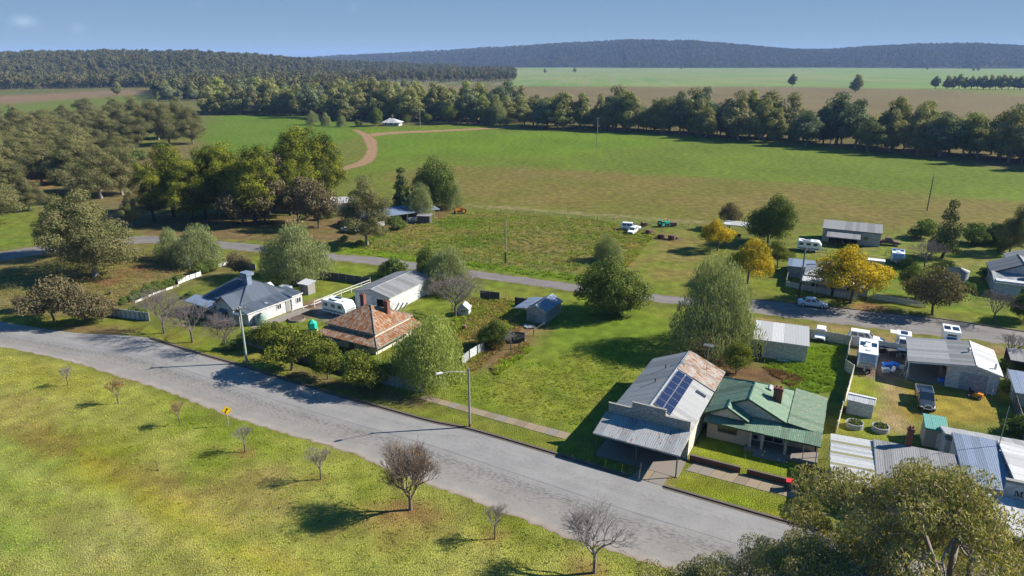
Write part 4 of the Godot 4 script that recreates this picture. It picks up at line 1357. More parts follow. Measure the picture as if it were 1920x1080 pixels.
func chimney(parent: Node3D, m: Material, x: float, z: float, y0: float, y1: float, w := 0.7, d := 0.5) -> void:
	var g := MB.new()
	g.box(V(x, (y0 + y1) * 0.5, z), V(w, y1 - y0, d))
	g.box(V(x, y1 - 0.12, z), V(w + 0.14, 0.14, d + 0.14))
	g.box(V(x, y1 + 0.05, z), V(w + 0.06, 0.1, d + 0.06))
	var o := put("chimney", g.mesh(m), parent)
	for s in [-1, 1]:
		cyl(o, "chimney_pot", M.brick, V(x + s * w * 0.25, y1 + 0.1, z), V(x + s * w * 0.25, y1 + 0.35, z), 0.11, 0.09, 8)

func gable_z(t: Node3D, x0: float, x1: float, z0: float, z1: float, eave: float, ridge: float, wall: Material, mats: Array, trim: Material, over := 0.25, rx := -1.0, called := "roof", e2 := -1.0, notches := []) -> MeshInstance3D:
	# ridge runs front to back; z0 = back, z1 = front
	var mid := (x0 + x1) * 0.5 if rx < 0 else rx
	var er := eave if e2 < 0 else e2
	if notches.size() > 0: shell(t, wall, [[x0, eave - 0.05], [mid, ridge - 0.09], [x1, er - 0.05]], notches, z0, z1)
	else: prism(t, "wall", wall, [V2(x0, 0), V2(x1, 0), V2(x1, er - 0.05), V2(mid, ridge - 0.09), V2(x0, eave - 0.05)], z0, z1)
	var sl := (ridge - eave) / (mid - x0)
	var sr := (ridge - er) / (x1 - mid)
	var l0 := V(x0 - over, eave - sl * over, z0 - over)
	var l1 := V(x0 - over, eave - sl * over, z1 + over)
	var r0 := V(x1 + over, er - sr * over, z0 - over)
	var r1 := V(x1 + over, er - sr * over, z1 + over)
	var a := V(mid, ridge, z0 - over)
	var b := V(mid, ridge, z1 + over)
	var o := roof_node(t, called, [[a, b], [l1, b, 0.2], [r1, b, 0.2], [l0, a, 0.2], [r0, a, 0.2], [l0, l1, 0.14], [r0, r1, 0.14]], trim)
	slope(o, mats, l0, l1, b, a)
	slope(o, mats, r1, r0, a, b)
	return o

func lean(t: Node3D, mats: Array, trim: Material, a: Vector3, b: Vector3, c: Vector3, d: Vector3, called := "roof", width := 0.8, tint := []) -> MeshInstance3D:
	# a-b low edge, d-c high edge (a under d)
	var o := roof_node(t, called, [[a, b, 0.14], [a, d, 0.14], [b, c, 0.14], [d, c, 0.12]], trim)
	slope(o, mats, a, b, c, d, width, tint)
	return o

func posts(t: Node3D, list: Array, h: float, m: Material, r := 0.06) -> void:
	for p in list:
		cyl(t, "post", m, V(p[0], 0, p[1]), V(p[0], h, p[1]), r, r, 6)

func skillion(t: Node3D, m: Material, W: float, D: float, hf: float, hb: float, notches: Array) -> void:
	var f := [V2(0, 0)]
	for q in notches:
		f.append_array([V2(q[0], 0), V2(q[0], q[2]), V2(q[1], q[2]), V2(q[1], 0)])
	f.append_array([V2(W, 0), V2(W, hf), V2(0, hf)])
	prism(t, "wall", m, f, -0.08, 0)
	bx(t, "wall", m, V(W * 0.5, hb * 0.5, -D + 0.04), V(W, hb, 0.08))
	for x in [0.0, W - 0.08]:
		prism(t, "wall", m, [V2(0.085, 0), V2(D - 0.085, 0), V2(D - 0.085, hb), V2(0.085, hf)], x, x + 0.08, "x")
	bx(t, "floor", M.concrete, V(W * 0.5, 0.03, -D * 0.5), V(W - 0.2, 0.06, D - 0.2))

func buildings() -> void:
	shop()
	green_house()
	navy_house()
	rusty_house()
	sheds()
	east_block()
	corner_block()
	far_buildings()

func shop() -> void:
	var t := thing("shop_building", V(10.81, 0, -68.11), deg_to_rad(-28.4), "old false front shop with stepped parapet, rusty street awning and roof panels", "building")
	var W := 9.15
	gable_z(t, 0.15, W - 0.15, -16.6, -0.2, 3.3, 5.25, M.cream, M.r_zinc, M.zinc, 0.2)
	lean(t, M.r_zincrust, M.zinc, V(W + 0.12, 3.36, -10.9), V(W + 0.12, 3.36, -16.9), V(W * 0.5 + 0.12, 5.33, -16.9), V(W * 0.5 + 0.12, 5.33, -10.9), "rusty_roof")
	prism(t, "parapet", M.oldpaint, [V2(0, 2.6), V2(W, 2.6), V2(W, 4.55), V2(6.45, 4.55), V2(6.45, 5.3), V2(2.7, 5.3), V2(2.7, 4.55), V2(0, 4.55)], -0.2, 0.0)
	var g := MB.new()
	for q in [[0.0, 2.7, 4.55], [2.7, 6.45, 5.3], [6.45, W, 4.55]]:
		g.box(V((q[0] + q[1]) * 0.5, q[2] + 0.03, -0.1), V(q[1] - q[0] + 0.08, 0.06, 0.3))
	put("parapet_capping", g.mesh(M.greywood), t)
	bx(t, "shop_front", M.oldpaint, V(W * 0.5, 1.3, -0.1), V(W - 0.02, 2.6, 0.16))
	for q in [[1.7, 1.5, 2.2, 1.4], [7.2, 1.5, 2.2, 1.4]]:
		window(t, V(q[0], q[1], -0.02), q[2], q[3], "front", M.wood)
	door(t, V(4.5, 1.1, -0.02), 1.3, 2.2, "front", M.wood)
	# awning
	lean(t, M.r_awning, M.zinc, V(-0.25, 2.75, 3.95), V(W + 0.05, 2.75, 3.95), V(W + 0.05, 3.45, 0.03), V(-0.25, 3.45, 0.03), "awning", 0.95)
	prism(t, "awning_end", M.oldpaint, [V2(-3.9, 2.55), V2(-0.03, 2.55), V2(-0.03, 3.38), V2(-3.9, 2.68)], W - 0.06, W - 0.02, "x")
	posts(t, [[0.1, 3.8], [4.6, 3.8], [8.95, 3.8]], 2.66, M.greentrim, 0.075)
	bx(t, "awning_beam", M.greywood, V(W * 0.5, 2.62, 3.8), V(W, 0.14, 0.1))
	bx(t, "apron", M.concrete, V(W * 0.5, 0.03, 1.9), V(W, 0.06, 3.8))
	# solar panels on the sunny slope
	var x0 := W * 0.5 + 0.75
	var ang := atan2(5.25 - 3.3, W * 0.5 - 0.15)
	var bs := Basis(V(cos(ang), -sin(ang), 0), V(sin(ang), cos(ang), 0), V(0, 0, 1))
	for c in 2:
		for r in 6:
			var x := x0 + c * 1.08 * cos(ang)
			var y := 5.25 - (x - W * 0.5) * tan(ang) + 0.16
			var pn := bx(t, "solar_panel", M.rim, V(x, y, -1.7 - r * 1.6), V(1.03, 0.04, 1.54), bs)
			bx(pn, "cell_glass", M.solar, V(x, y, -1.7 - r * 1.6) + bs.y * 0.024, V(0.98, 0.012, 1.49), bs)
	for q in [[5.35, -4.2], [5.6, -12.2], [8.2, -8.7]]:
		var y: float = 5.25 - (q[0] - W * 0.5) * tan(ang) + 0.1
		bx(t, "skylight", M.glass, V(q[0], y, q[1]), V(1.25, 0.05, 0.5), bs)
	for q in [[3.0, -7.5], [3.0, -11.8]]:
		cyl(t, "vent_pipe", M.rustmetal, V(q[0], 4.4, q[1]), V(q[0], 5.1, q[1]), 0.09, 0.09)
	var mast := cyl(t, "antenna_mast", M.polegrey, V(7.4, 3.6, -14.6), V(7.4, 7.6, -14.6), 0.035, 0.03, 6)
	var ag := MB.new()
	ag.box(V(7.4, 7.5, -14.6), V(1.3, 0.05, 0.05))
	for k in 7:
		ag.box(V(6.85 + k * 0.18, 7.5, -14.6), V(0.03, 0.03, 0.9))
	put("antenna", ag.mesh(M.rim), mast)
	bx(t, "back_room", M.greywood, V(6.6, 1.2, -17.6), V(3.4, 2.4, 1.6))

func green_house() -> void:
	var t := thing("green_roof_house", V(21.9, 0, -67.93), deg_to_rad(-27), "cream house with green iron roof, front gables and brick chimney", "house")
	# main walls
	bx(t, "wall", M.beige, V(2.3, 1.2, -1.68), V(4.6, 2.4, 1.96))
	bx(t, "wall", M.beige, V(2.3, 1.4, -6.6), V(4.56, 2.8, 7.8))
	bx(t, "wall", M.beige, V(7.95, 1.27, -6.65), V(6.6, 2.54, 8.7))
	# main roof: gable in front, hip behind
	var xl := -0.35
	var xr := 8.15
	var xm := 3.9
	var e := 3.0
	var r := 5.0
	prism(t, "gable_wall", M.cream, [V2(xl + 0.3, 2.8), V2(xr - 0.3, 2.8), V2(xr - 0.3, 3.02), V2(xm, r - 0.12), V2(xl + 0.3, 3.02)], -2.75, -2.6)
	var o := roof_node(t, "roof", [[V(xm, r, -7), V(xm, r, -2.35)], [V(xl, e, -11), V(xm, r, -7)], [V(xr, e, -11), V(xm, r, -7)], [V(xl, e, -2.35), V(xm, r, -2.35), 0.22], [V(xr, e, -2.35), V(xm, r, -2.35), 0.22], [V(xl, e, -11), V(xl, e, -2.35), 0.14]], M.greentrim)
	slope(o, M.r_green, V(xl, e, -11), V(xl, e, -2.35), V(xm, r, -2.35), V(xm, r, -7))
	slope(o, M.r_green, V(xr, e, -2.35), V(xr, e, -11), V(xm, r, -7), V(xm, r, -2.35))
	slope(o, M.r_green, V(xr, e, -11), V(xl, e, -11), V(xm, r, -7), V(xm, r, -7))
	# small gable over the front room
	prism(t, "front_gable_wall", M.cream, [V2(0.1, 2.72), V2(3.7, 2.72), V2(1.9, 3.85)], -1.35, -1.2)
	var o2 := roof_node(t, "front_gable_roof", [[V(1.9, 4.12, -3.4), V(1.9, 4.12, -1.0)], [V(-0.5, 2.85, -1.0), V(1.9, 4.12, -1.0), 0.2], [V(4.3, 2.85, -1.0), V(1.9, 4.12, -1.0), 0.2]], M.greentrim)
	slope(o2, M.r_green, V(-0.5, 2.85, -3.2), V(-0.5, 2.85, -1.0), V(1.9, 4.12, -1.0), V(1.9, 4.12, -3.4))
	slope(o2, M.r_green, V(4.3, 2.85, -1.0), V(4.3, 2.85, -2.6), V(1.9, 4.12, -3.4), V(1.9, 4.12, -1.0))
	# side skillion and verandah
	lean(t, M.r_greenold, M.greentrim, V(11.75, 2.62, -2.3), V(11.75, 2.62, -11.6), V(8.17, 3.12, -11.6), V(8.17, 3.12, -2.3), "side_roof")
	lean(t, M.r_green, M.greentrim, V(-0.35, 2.35, 0.0), V(11.75, 2.35, 0.0), V(11.75, 2.74, -2.6), V(-0.35, 2.74, -2.6), "verandah_roof")
	window(t, V(2.2, 1.55, -0.7), 2.0, 0.95, "front", M.wood)
	bx(t, "porch_floor", M.concrete, V(8.0, 0.15, -1.0), V(7.4, 0.3, 2.6))
	bx(t, "porch_step", M.concrete, V(7.0, 0.08, 0.7), V(3.4, 0.16, 0.8))
	window(t, V(7.0, 1.35, -2.3), 2.0, 2.0, "front", M.white)
	window(t, V(10.2, 1.5, -2.3), 1.1, 1.0, "front", M.wood)
	var ac := bx(t, "air_conditioner", M.white, V(5.3, 0.75, -2.0), V(0.95, 0.85, 0.38))
	cyl(ac, "fan_grille", M.dark, V(5.15, 0.75, -1.8), V(5.15, 0.75, -1.79), 0.28, 0.28, 14)
	for x in [4.75, 6.0, 8.4]:
		bx(t, "porch_pier", M.beige, V(x, 1.2, -0.25), V(0.28, 2.3, 0.28))
	posts(t, [[10.2, -0.15], [11.5, -0.15]], 2.3, M.white, 0.05)
	chimney(t, M.brick, 6.6, -5.9, 3.2, 5.3, 0.95, 0.6)
	bx(t, "side_heater", M.white, V(11.6, 1.0, -4.0), V(0.4, 0.8, 0.7))
	cyl(t, "side_post", M.white, V(11.6, 0, -11.2), V(11.6, 2.6, -11.2), 0.06, 0.06)
	bx(t, "side_wall", M.cream, V(11.45, 1.25, -7.0), V(0.1, 2.5, 9.0))
	var dish := cyl(t, "satellite_dish", M.white, V(5.6, 4.5, -7.4), V(5.72, 4.62, -7.25), 0.36, 0.3, 12)
	cyl(dish, "dish_arm", M.rim, V(5.6, 3.8, -7.4), V(5.6, 4.5, -7.4), 0.03, 0.03)
	bx(t, "back_lean_to", M.greywood, V(4.0, 1.1, -11.9), V(7.0, 2.2, 1.7))
	lean(t, M.r_white, M.zinc, V(7.5, 2.2, -12.9), V(0.5, 2.2, -12.9), V(0.5, 2.6, -10.9), V(7.5, 2.6, -10.9), "back_roof")
	# low front wall
	for q in [[[1293, 862], [1388, 886]], [[1400, 889], [1500, 914]]]:
		var a := P(q[0][0], q[0][1])
		var b := P(q[1][0], q[1][1])
		var w := thing("garden_wall", a, yaw_of(a, b), "low dark brick wall before the green roofed house, %s the gateway" % ("between the shop and" if q[0][0] < 1300 else "beyond"), "wall")
		var l := (b - a).length()
		bx(w, "wall_body", M.brick, V(l * 0.5, 0.3, 0), V(l, 0.6, 0.22))
		var cnt := int(l / 0.9)
		for i in cnt:
			bx(w, "coping_brick", M.kerb, V((i + 0.5) * l / cnt, 0.63, 0), V(l / cnt - 0.03, 0.08, 0.3))

func navy_house() -> void:
	var t := thing("navy_roof_house", V(-48.73, 0, -105.37), deg_to_rad(-32), "white weatherboard house with navy iron roof and tall painted chimney", "house")
	# front wing
	var W := 4.6
	prism(t, "wall", M.whitewall, [V2(0.1, 0), V2(W - 0.1, 0), V2(W - 0.1, 2.9), V2(W * 0.5, 4.4), V2(0.1, 2.9)], -9.5, 0.0)
	var o := roof_node(t, "wing_roof", [[V(W * 0.5, 4.55, -6.5), V(W * 0.5, 4.55, 0.3)], [V(-0.2, 2.85, 0.3), V(W * 0.5, 4.55, 0.3), 0.2], [V(W + 0.2, 2.85, 0.3), V(W * 0.5, 4.55, 0.3), 0.2], [V(W + 0.2, 2.85, -9.6), V(W + 0.2, 2.85, 0.3), 0.16]], M.navytrim)
	slope(o, M.r_navy, V(-0.2, 2.85, -4.0), V(-0.2, 2.85, 0.3), V(W * 0.5, 4.55, 0.3), V(W * 0.5, 4.55, -6.5))
	slope(o, M.r_navy, V(W + 0.2, 2.85, 0.3), V(W + 0.2, 2.85, -9.6), V(W * 0.5, 4.55, -8.6), V(W * 0.5, 4.55, 0.3))
	# main block under a hip roof
	bx(t, "wall", M.whitewall, V(-0.1, 1.5, -6.0), V(8.8, 2.99, 8.8))
	var e := 3.02
	var a := V(-4.8, e, -1.3)
	var b := V(4.75, e, -1.3)
	var c := V(4.75, e, -10.6)
	var d := V(-4.8, e, -10.6)
	var p := V(-1.2, 5.75, -5.9)
	var q := V(1.4, 5.75, -5.9)
	var o2 := roof_node(t, "main_roof", [[p, q], [a, p], [b, q], [c, q], [d, p], [a, V(0, e, -1.3), 0.18], [d, a, 0.18], [b, c, 0.18]], M.navytrim)
	slope(o2, M.r_navy, a, b, q, p)
	slope(o2, M.r_navy, b, c, q, q)
	slope(o2, M.r_navy, c, d, p, q)
	slope(o2, M.r_navy, d, a, p, p)
	bx(t, "eave_board", M.white, V(-2.4, 2.9, -1.33), V(4.7, 0.16, 0.06))
	# verandah at the front and side
	lean(t, M.r_blue, M.white, V(-7.2, 2.3, 1.0), V(-0.3, 2.3, 1.0), V(-0.3, 2.75, -1.4), V(-7.2, 2.75, -1.4), "verandah_roof")
	lean(t, M.r_navy, M.white, V(-7.2, 2.3, -8.0), V(-7.2, 2.3, -1.4), V(-4.6, 2.8, -1.4), V(-4.6, 2.8, -8.0), "side_verandah_roof")
	posts(t, [[-7.1, 0.9], [-4.8, 0.9], [-2.5, 0.9], [-7.1, -4.0], [-7.1, -7.9]], 2.25, M.white)
	bx(t, "verandah_floor", M.concrete, V(-3.8, 0.1, -0.2), V(6.8, 0.2, 2.2))
	# lean-to along the lane side
	bx(t, "wall", M.whitewall, V(5.75, 1.15, -6.2), V(2.4, 2.3, 10.6))
	var ln := lean(t, M.r_navy, M.white, V(7.15, 2.25, -0.6), V(7.15, 2.25, -9.6), V(4.7, 2.78, -9.6), V(4.7, 2.78, -0.6), "lean_to_roof")
	bx(ln, "skylight", M.rim, V(6.1, 2.54, -5.2), V(0.5, 0.06, 0.5), Basis(Vector3.BACK, -0.21))
	lean(t, M.r_navy, M.white, V(7.3, 2.6, -9.62), V(7.3, 2.6, -12.0), V(3.0, 3.05, -12.0), V(3.0, 3.05, -9.62), "back_roof")
	bx(t, "back_wall", M.whitewall, V(5.1, 1.3, -10.7), V(4.1, 2.6, 2.3))
	window(t, V(6.95, 1.5, -7.0), 0.9, 0.9, "right", M.white)
	window(t, V(7.15, 1.5, -11.0), 1.0, 1.0, "right", M.white)
	window(t, V(2.3, 1.4, 0.0), 1.5, 1.1, "front", M.navytrim)
	bx(t, "window_hood", M.navytrim, V(2.3, 2.2, 0.35), V(1.9, 0.06, 0.8), Basis(Vector3.RIGHT, 0.35))
	window(t, V(-2.4, 1.5, -1.6), 1.2, 1.2, "front", M.white)
	door(t, V(6.95, 1.05, -8.8), 0.85, 2.0, "right", M.greywood)
	bx(t, "entry_roof", M.navytrim, V(5.8, 2.2, 0.0), V(2.0, 0.08, 1.2))
	posts(t, [[6.6, 0.5]], 2.18, M.white)
	# chimney
	var g := MB.new()
	g.box(V(1.9, 5.0, -5.3), V(0.9, 3.4, 0.9))
	g.box(V(1.4, 6.75, -5.6), V(1.9, 0.5, 1.5))
	put("chimney", g.mesh(M.r_blue[0]), t)
	bx(t, "side_path", M.concrete, V(8.6, 0.03, -6.0), V(2.2, 0.06, 11.0))
	var tk := thing("water_tank", P(491, 607), 0, "pale green round water tank beside the navy roofed house", "water tank")
	tank_parts(tk, 1.0, 1.5)
	var pl := thing("round_planter", P(557, 600), 0, "round white stone garden bed behind the green tent", "planter")
	ring_parts(pl, 1.35, 0.35, M.concrete, M.soil)

func tank_parts(t: Node3D, r: float, h: float, m: Material = null) -> void:
	var mm: Material = m if m else M.tank
	var g := MB.new()
	g.tube(Vector3.ZERO, V(0, h, 0), r, r, 20)
	for i in 5:
		g.tube(V(0, h * (i + 0.5) / 5.0 - 0.03, 0), V(0, h * (i + 0.5) / 5.0 + 0.03, 0), r + 0.025, r + 0.025, 20)
	put("tank_wall", g.mesh(mm), t)
	cyl(t, "tank_lid", mm, V(0, h, 0), V(0, h + r * 0.28, 0), r * 1.04, r * 0.2, 20)
	cyl(t, "inlet_cap", M.dark, V(0, h + r * 0.28, 0), V(0, h + r * 0.28 + 0.08, 0), r * 0.2, r * 0.2, 10)

func ring_parts(t: Node3D, r: float, h: float, m: Material, fill: Material) -> void:
	var g := MB.new()
	var n := 22
	for i in n:
		var a0 := TAU * i / n
		var a1 := TAU * (i + 1) / n
		var p := V(cos(a0), 0, -sin(a0))
		var q := V(cos(a1), 0, -sin(a1))
		var up := V(0, h, 0)
		g.quad(p * r, q * r, q * r + up, p * r + up)
		g.quad(q * (r - 0.12), p * (r - 0.12), p * (r - 0.12) + up, q * (r - 0.12) + up)
		g.quad(p * r + up, q * r + up, q * (r - 0.12) + up, p * (r - 0.12) + up)
	put("rim_wall", g.mesh(m), t)
	cyl(t, "soil", fill, V(0, 0, 0), V(0, h * 0.75, 0), r - 0.1, r - 0.1, 20)

func rusty_house() -> void:
	var t := thing("rusty_roof_house", V(-28.0, 0, -95.42), deg_to_rad(-28.8), "old cottage with streaked rusty iron hip roof and two brick chimneys", "house")
	var W := 9.5
	var D := 9.0
	bx(t, "wall", M.cream, V(W * 0.5, 1.65, -D * 0.5), V(W - 0.5, 3.3, D - 0.5))
	var e := 3.4
	var a := V(0, e, 0)
	var b := V(W, e, 0)
	var c := V(W, e, -D)
	var d := V(0, e, -D)
	var p := V(4.5, 5.7, -4.4)
	var q := V(5.3, 5.7, -4.4)
	var o := roof_node(t, "roof", [[p, q], [a, p], [b, q], [c, q], [d, p], [a, b, 0.16], [b, c, 0.16], [d, a, 0.16]], M.greywood)
	slope(o, M.r_rust, a, b, q, p)
	slope(o, M.r_rust, b, c, q, q)
	slope(o, M.r_rust, c, d, p, q)
	slope(o, M.r_rust, d, a, p, p)
	# verandah round the front and the lane side
	var v := 1.8
	var o2 := roof_node(t, "verandah_roof", [[V(0, 2.95, -0.1), V(W, 2.95, -0.1), 0.2], [V(-0.1, 2.3, v), V(W + v, 2.3, v), 0.16], [V(W + v, 2.3, v), V(W + v, 2.3, -D), 0.16], [V(W, 2.95, 0), V(W + v, 2.32, v)]], M.greywood)
	slope(o2, M.r_rust, V(-0.1, 2.3, v), V(W + v, 2.3, v), V(W, 2.95, 0), V(-0.1, 2.95, 0))
	slope(o2, M.r_rust, V(W + v, 2.3, v), V(W + v, 2.3, -D), V(W, 2.95, -D), V(W, 2.95, 0))
	posts(t, [[0.1, v - 0.1], [2.5, v - 0.1], [5.0, v - 0.1], [7.5, v - 0.1], [W + v - 0.1, v - 0.1], [W + v - 0.1, -3.0], [W + v - 0.1, -6.5]], 2.25, M.greywood)
	for x in [1.8, 7.2]:
		window(t, V(x, 1.6, -0.25), 1.1, 1.5, "front", M.wood)
	door(t, V(4.6, 1.1, -0.25), 1.0, 2.1, "front", M.wood)
	window(t, V(W - 0.25, 1.6, -4.0), 1.1, 1.4, "right", M.wood)
	chimney(t, M.brick, 2.0, -6.4, 3.9, 6.2, 0.7, 0.6)
	chimney(t, M.brick, 7.3, -5.6, 3.9, 6.3, 0.75, 0.65)

func sheds() -> void:
	# long grey shed behind the rusty cottage
	var t := thing("long_shed", V(-27.39, 0, -111.76), deg_to_rad(-27.5), "long pale steel shed with blue grey roof behind the rusty cottage", "shed")
	gable_z(t, 0.2, 7.6, -12.2, 0, 3.0, 3.85, M.fencegrey, M.r_grey, M.zinc, 0.2, -1.0, "roof", -1.0, [[4.9, 6.9, 2.2]])
	bx(t, "roller_door", M.white, V(2.3, 1.3, 0.03), V(3.2, 2.6, 0.06))
	for i in 3:
		bx(t, "leaning_board", M.white, V(8.2 + i * 0.5, 0.8, -1.0 - i * 0.5), V(0.25, 2.4, 0.06), Basis(Vector3.BACK, -0.6))
	# small blue grey shed on the green lot
	t = thing("small_shed", V(2.4, 0, -104.9), deg_to_rad(-29), "small blue grey iron shed with open lean-to on the green lot", "shed")
	gable_z(t, 0, 3.4, -6.0, 0, 2.25, 3.1, M.bluewall, M.r_blue, M.zinc, 0.2)
	lean(t, M.r_blue, M.zinc, V(-2.3, 1.95, -5.9), V(-2.3, 1.95, 0.2), V(-0.1, 2.3, 0.2), V(-0.1, 2.3, -5.9), "lean_to_roof")
	posts(t, [[-2.2, 0.05], [-2.2, -3.0], [-2.2, -5.8]], 1.92, M.greywood)
	bx(t, "lean_to_back", M.greywood, V(-1.15, 1.0, -5.85), V(2.2, 2.0, 0.06))
	door(t, V(1.0, 0.75, 0.02), 1.2, 1.3, "front", M.greywood)
	# cream shed by the back road
	t = thing("cream_shed", V(34.9, 0, -90.95), deg_to_rad(-21.5), "cream steel shed with flat pale roof beside the back road", "shed")
	skillion(t, M.cream, 7.2, 6.2, 2.7, 3.2, [[0.3, 1.3, 2.0]])
	lean(t, M.r_white, M.white, V(-0.15, 2.72, 0.15), V(7.35, 2.72, 0.15), V(7.35, 3.26, -6.4), V(-0.15, 3.26, -6.4))
	bx(t, "bench_board", M.white, V(4.4, 0.12, 0.5), V(1.8, 0.14, 0.6))
	bx(t, "leaning_sheet", M.fencegrey, V(-0.5, 1.0, -0.6), V(0.08, 2.0, 2.2), Basis(Vector3.BACK, -0.35))
	# white garden shed
	t = thing("garden_shed", V(40.7, 0, -74.14), deg_to_rad(-31), "small white steel garden shed on the caravan yard lawn", "shed")
	bx(t, "wall", M.fencegrey, V(1.45, 0.9, -1.0), V(2.85, 1.8, 2.1))
	var o := roof_node(t, "roof", [[V(-0.05, 2.12, -1.0), V(2.95, 2.12, -1.0)]], M.white)
	slope(o, M.r_white, V(-0.1, 1.82, 0.12), V(3.0, 1.82, 0.12), V(3.0, 2.1, -1.0), V(-0.1, 2.1, -1.0))
	slope(o, M.r_white, V(3.0, 1.82, -2.12), V(-0.1, 1.82, -2.12), V(-0.1, 2.1, -1.0), V(3.0, 2.1, -1.0))
	door(t, V(0.8, 0.85, 0.06), 0.8, 1.65, "front", M.fencegrey)
	# big white carport and garage
	t = thing("carport_garage", V(53.1, 0, -83.3), deg_to_rad(-27.5), "big white steel garage with open carport and roller door", "garage")
	prism(t, "wall", M.fencegrey, [V2(4.5, 0), V2(10.1, 0), V2(10.1, 2.75), V2(7.4, 3.5), V2(4.5, 3.15)], -8.8, 0)
	bx(t, "carport_back", M.fencegrey, V(2.2, 1.4, -8.7), V(4.5, 2.75, 0.1))
	var rg := roof_node(t, "roof", [[V(7.4, 3.66, -9.0), V(7.4, 3.66, 0.3)], [V(-0.2, 2.76, 0.3), V(7.4, 3.66, 0.3), 0.22], [V(10.35, 2.84, 0.3), V(7.4, 3.66, 0.3), 0.22], [V(-0.2, 2.76, -9.0), V(-0.2, 2.76, 0.3), 0.2], [V(10.35, 2.84, -9.0), V(10.35, 2.84, 0.3), 0.16]], M.white)
	slope(rg, [M.r_zinc[1], M.r_zinc[2]], V(-0.2, 2.76, -9.0), V(-0.2, 2.76, 0.3), V(4.6, 3.33, 0.3), V(4.6, 3.33, -9.0))
	slope(rg, M.r_grey, V(4.6, 3.33, -9.0), V(4.6, 3.33, 0.3), V(7.4, 3.66, 0.3), V(7.4, 3.66, -9.0))
	slope(rg, M.r_white, V(10.35, 2.84, 0.3), V(10.35, 2.84, -9.0), V(7.4, 3.66, -9.0), V(7.4, 3.66, 0.3))
	posts(t, [[0, 0.1], [0, -4.4], [0, -8.6]], 2.7, M.white, 0.07)
	var rd := bx(t, "roller_door", M.bluewall, V(7.4, 1.2, 0.04), V(3.0, 2.4, 0.06))
	for i in 8:
		bx(rd, "door_slat", M.bluewall, V(7.4, 0.15 + i * 0.3, 0.08), V(2.96, 0.26, 0.03))
	cyl(t, "flue_pipe", M.rim, V(9.6, 2.9, -1.2), V(9.6, 3.8, -1.2), 0.13, 0.13, 10)
	var wb := cyl(t, "roof_ventilator", M.rim, V(6.9, 3.6, -4.6), V(6.9, 3.85, -4.6), 0.12, 0.12, 10)
	var sg := SphereMesh.new()
	sg.radius = 0.22; sg.height = 0.44; sg.radial_segments = 12; sg.rings = 6; sg.material = M.rim
	put("ventilator_head", sg, wb).position = V(6.9, 4.0, -4.6)
	cyl(t, "downpipe", M.white, V(4.5, 0, 0.1), V(4.5, 3.0, 0.1), 0.05, 0.05)
	bx(t, "shelf_unit", M.wood, V(4.2, 0.9, -3.0), V(0.4, 1.8, 3.0))
	bx(t, "slab", M.concrete, V(2.2, 0.03, -4.4), V(4.4, 0.06, 8.8))
	t = thing("outhouse", P(561, 550), deg_to_rad(-28), "small weathered grey outhouse behind the navy roofed house", "hut")
	bx(t, "wall", M.greywood, V(1.2, 1.0, -0.9), V(2.2, 2.0, 1.8))
	lean(t, M.r_white, M.zinc, V(-0.1, 2.0, 0.2), V(2.5, 2.0, 0.2), V(2.5, 2.3, -2.0), V(-0.1, 2.3, -2.0))
	door(t, V(0.8, 0.9, 0.02), 0.7, 1.75, "front", M.wood)
	t = thing("outhouse", P(347, 499), deg_to_rad(-28), "narrow pale iron outhouse under the pepper tree by the back road", "hut")
	bx(t, "wall", M.fencegrey, V(0.6, 0.95, -0.6), V(1.2, 1.9, 1.2))
	lean(t, M.r_white, M.zinc, V(-0.1, 1.92, 0.1), V(1.3, 1.92, 0.1), V(1.3, 2.1, -1.3), V(-0.1, 2.1, -1.3))
	door(t, V(0.7, 0.85, 0.02), 0.6, 1.6, "front", M.white)
	t = thing("greenhouse_shed", P(858, 592), deg_to_rad(-10), "tiny pale hut with pointed roof beneath the wide leafless tree", "hut")
	gable_z(t, 0, 1.9, -1.8, 0, 1.3, 2.1, M.fencegrey, M.r_white, M.zinc, 0.08)
	window(t, V(0.95, 0.9, 0.0), 0.9, 0.6, "front", M.white)

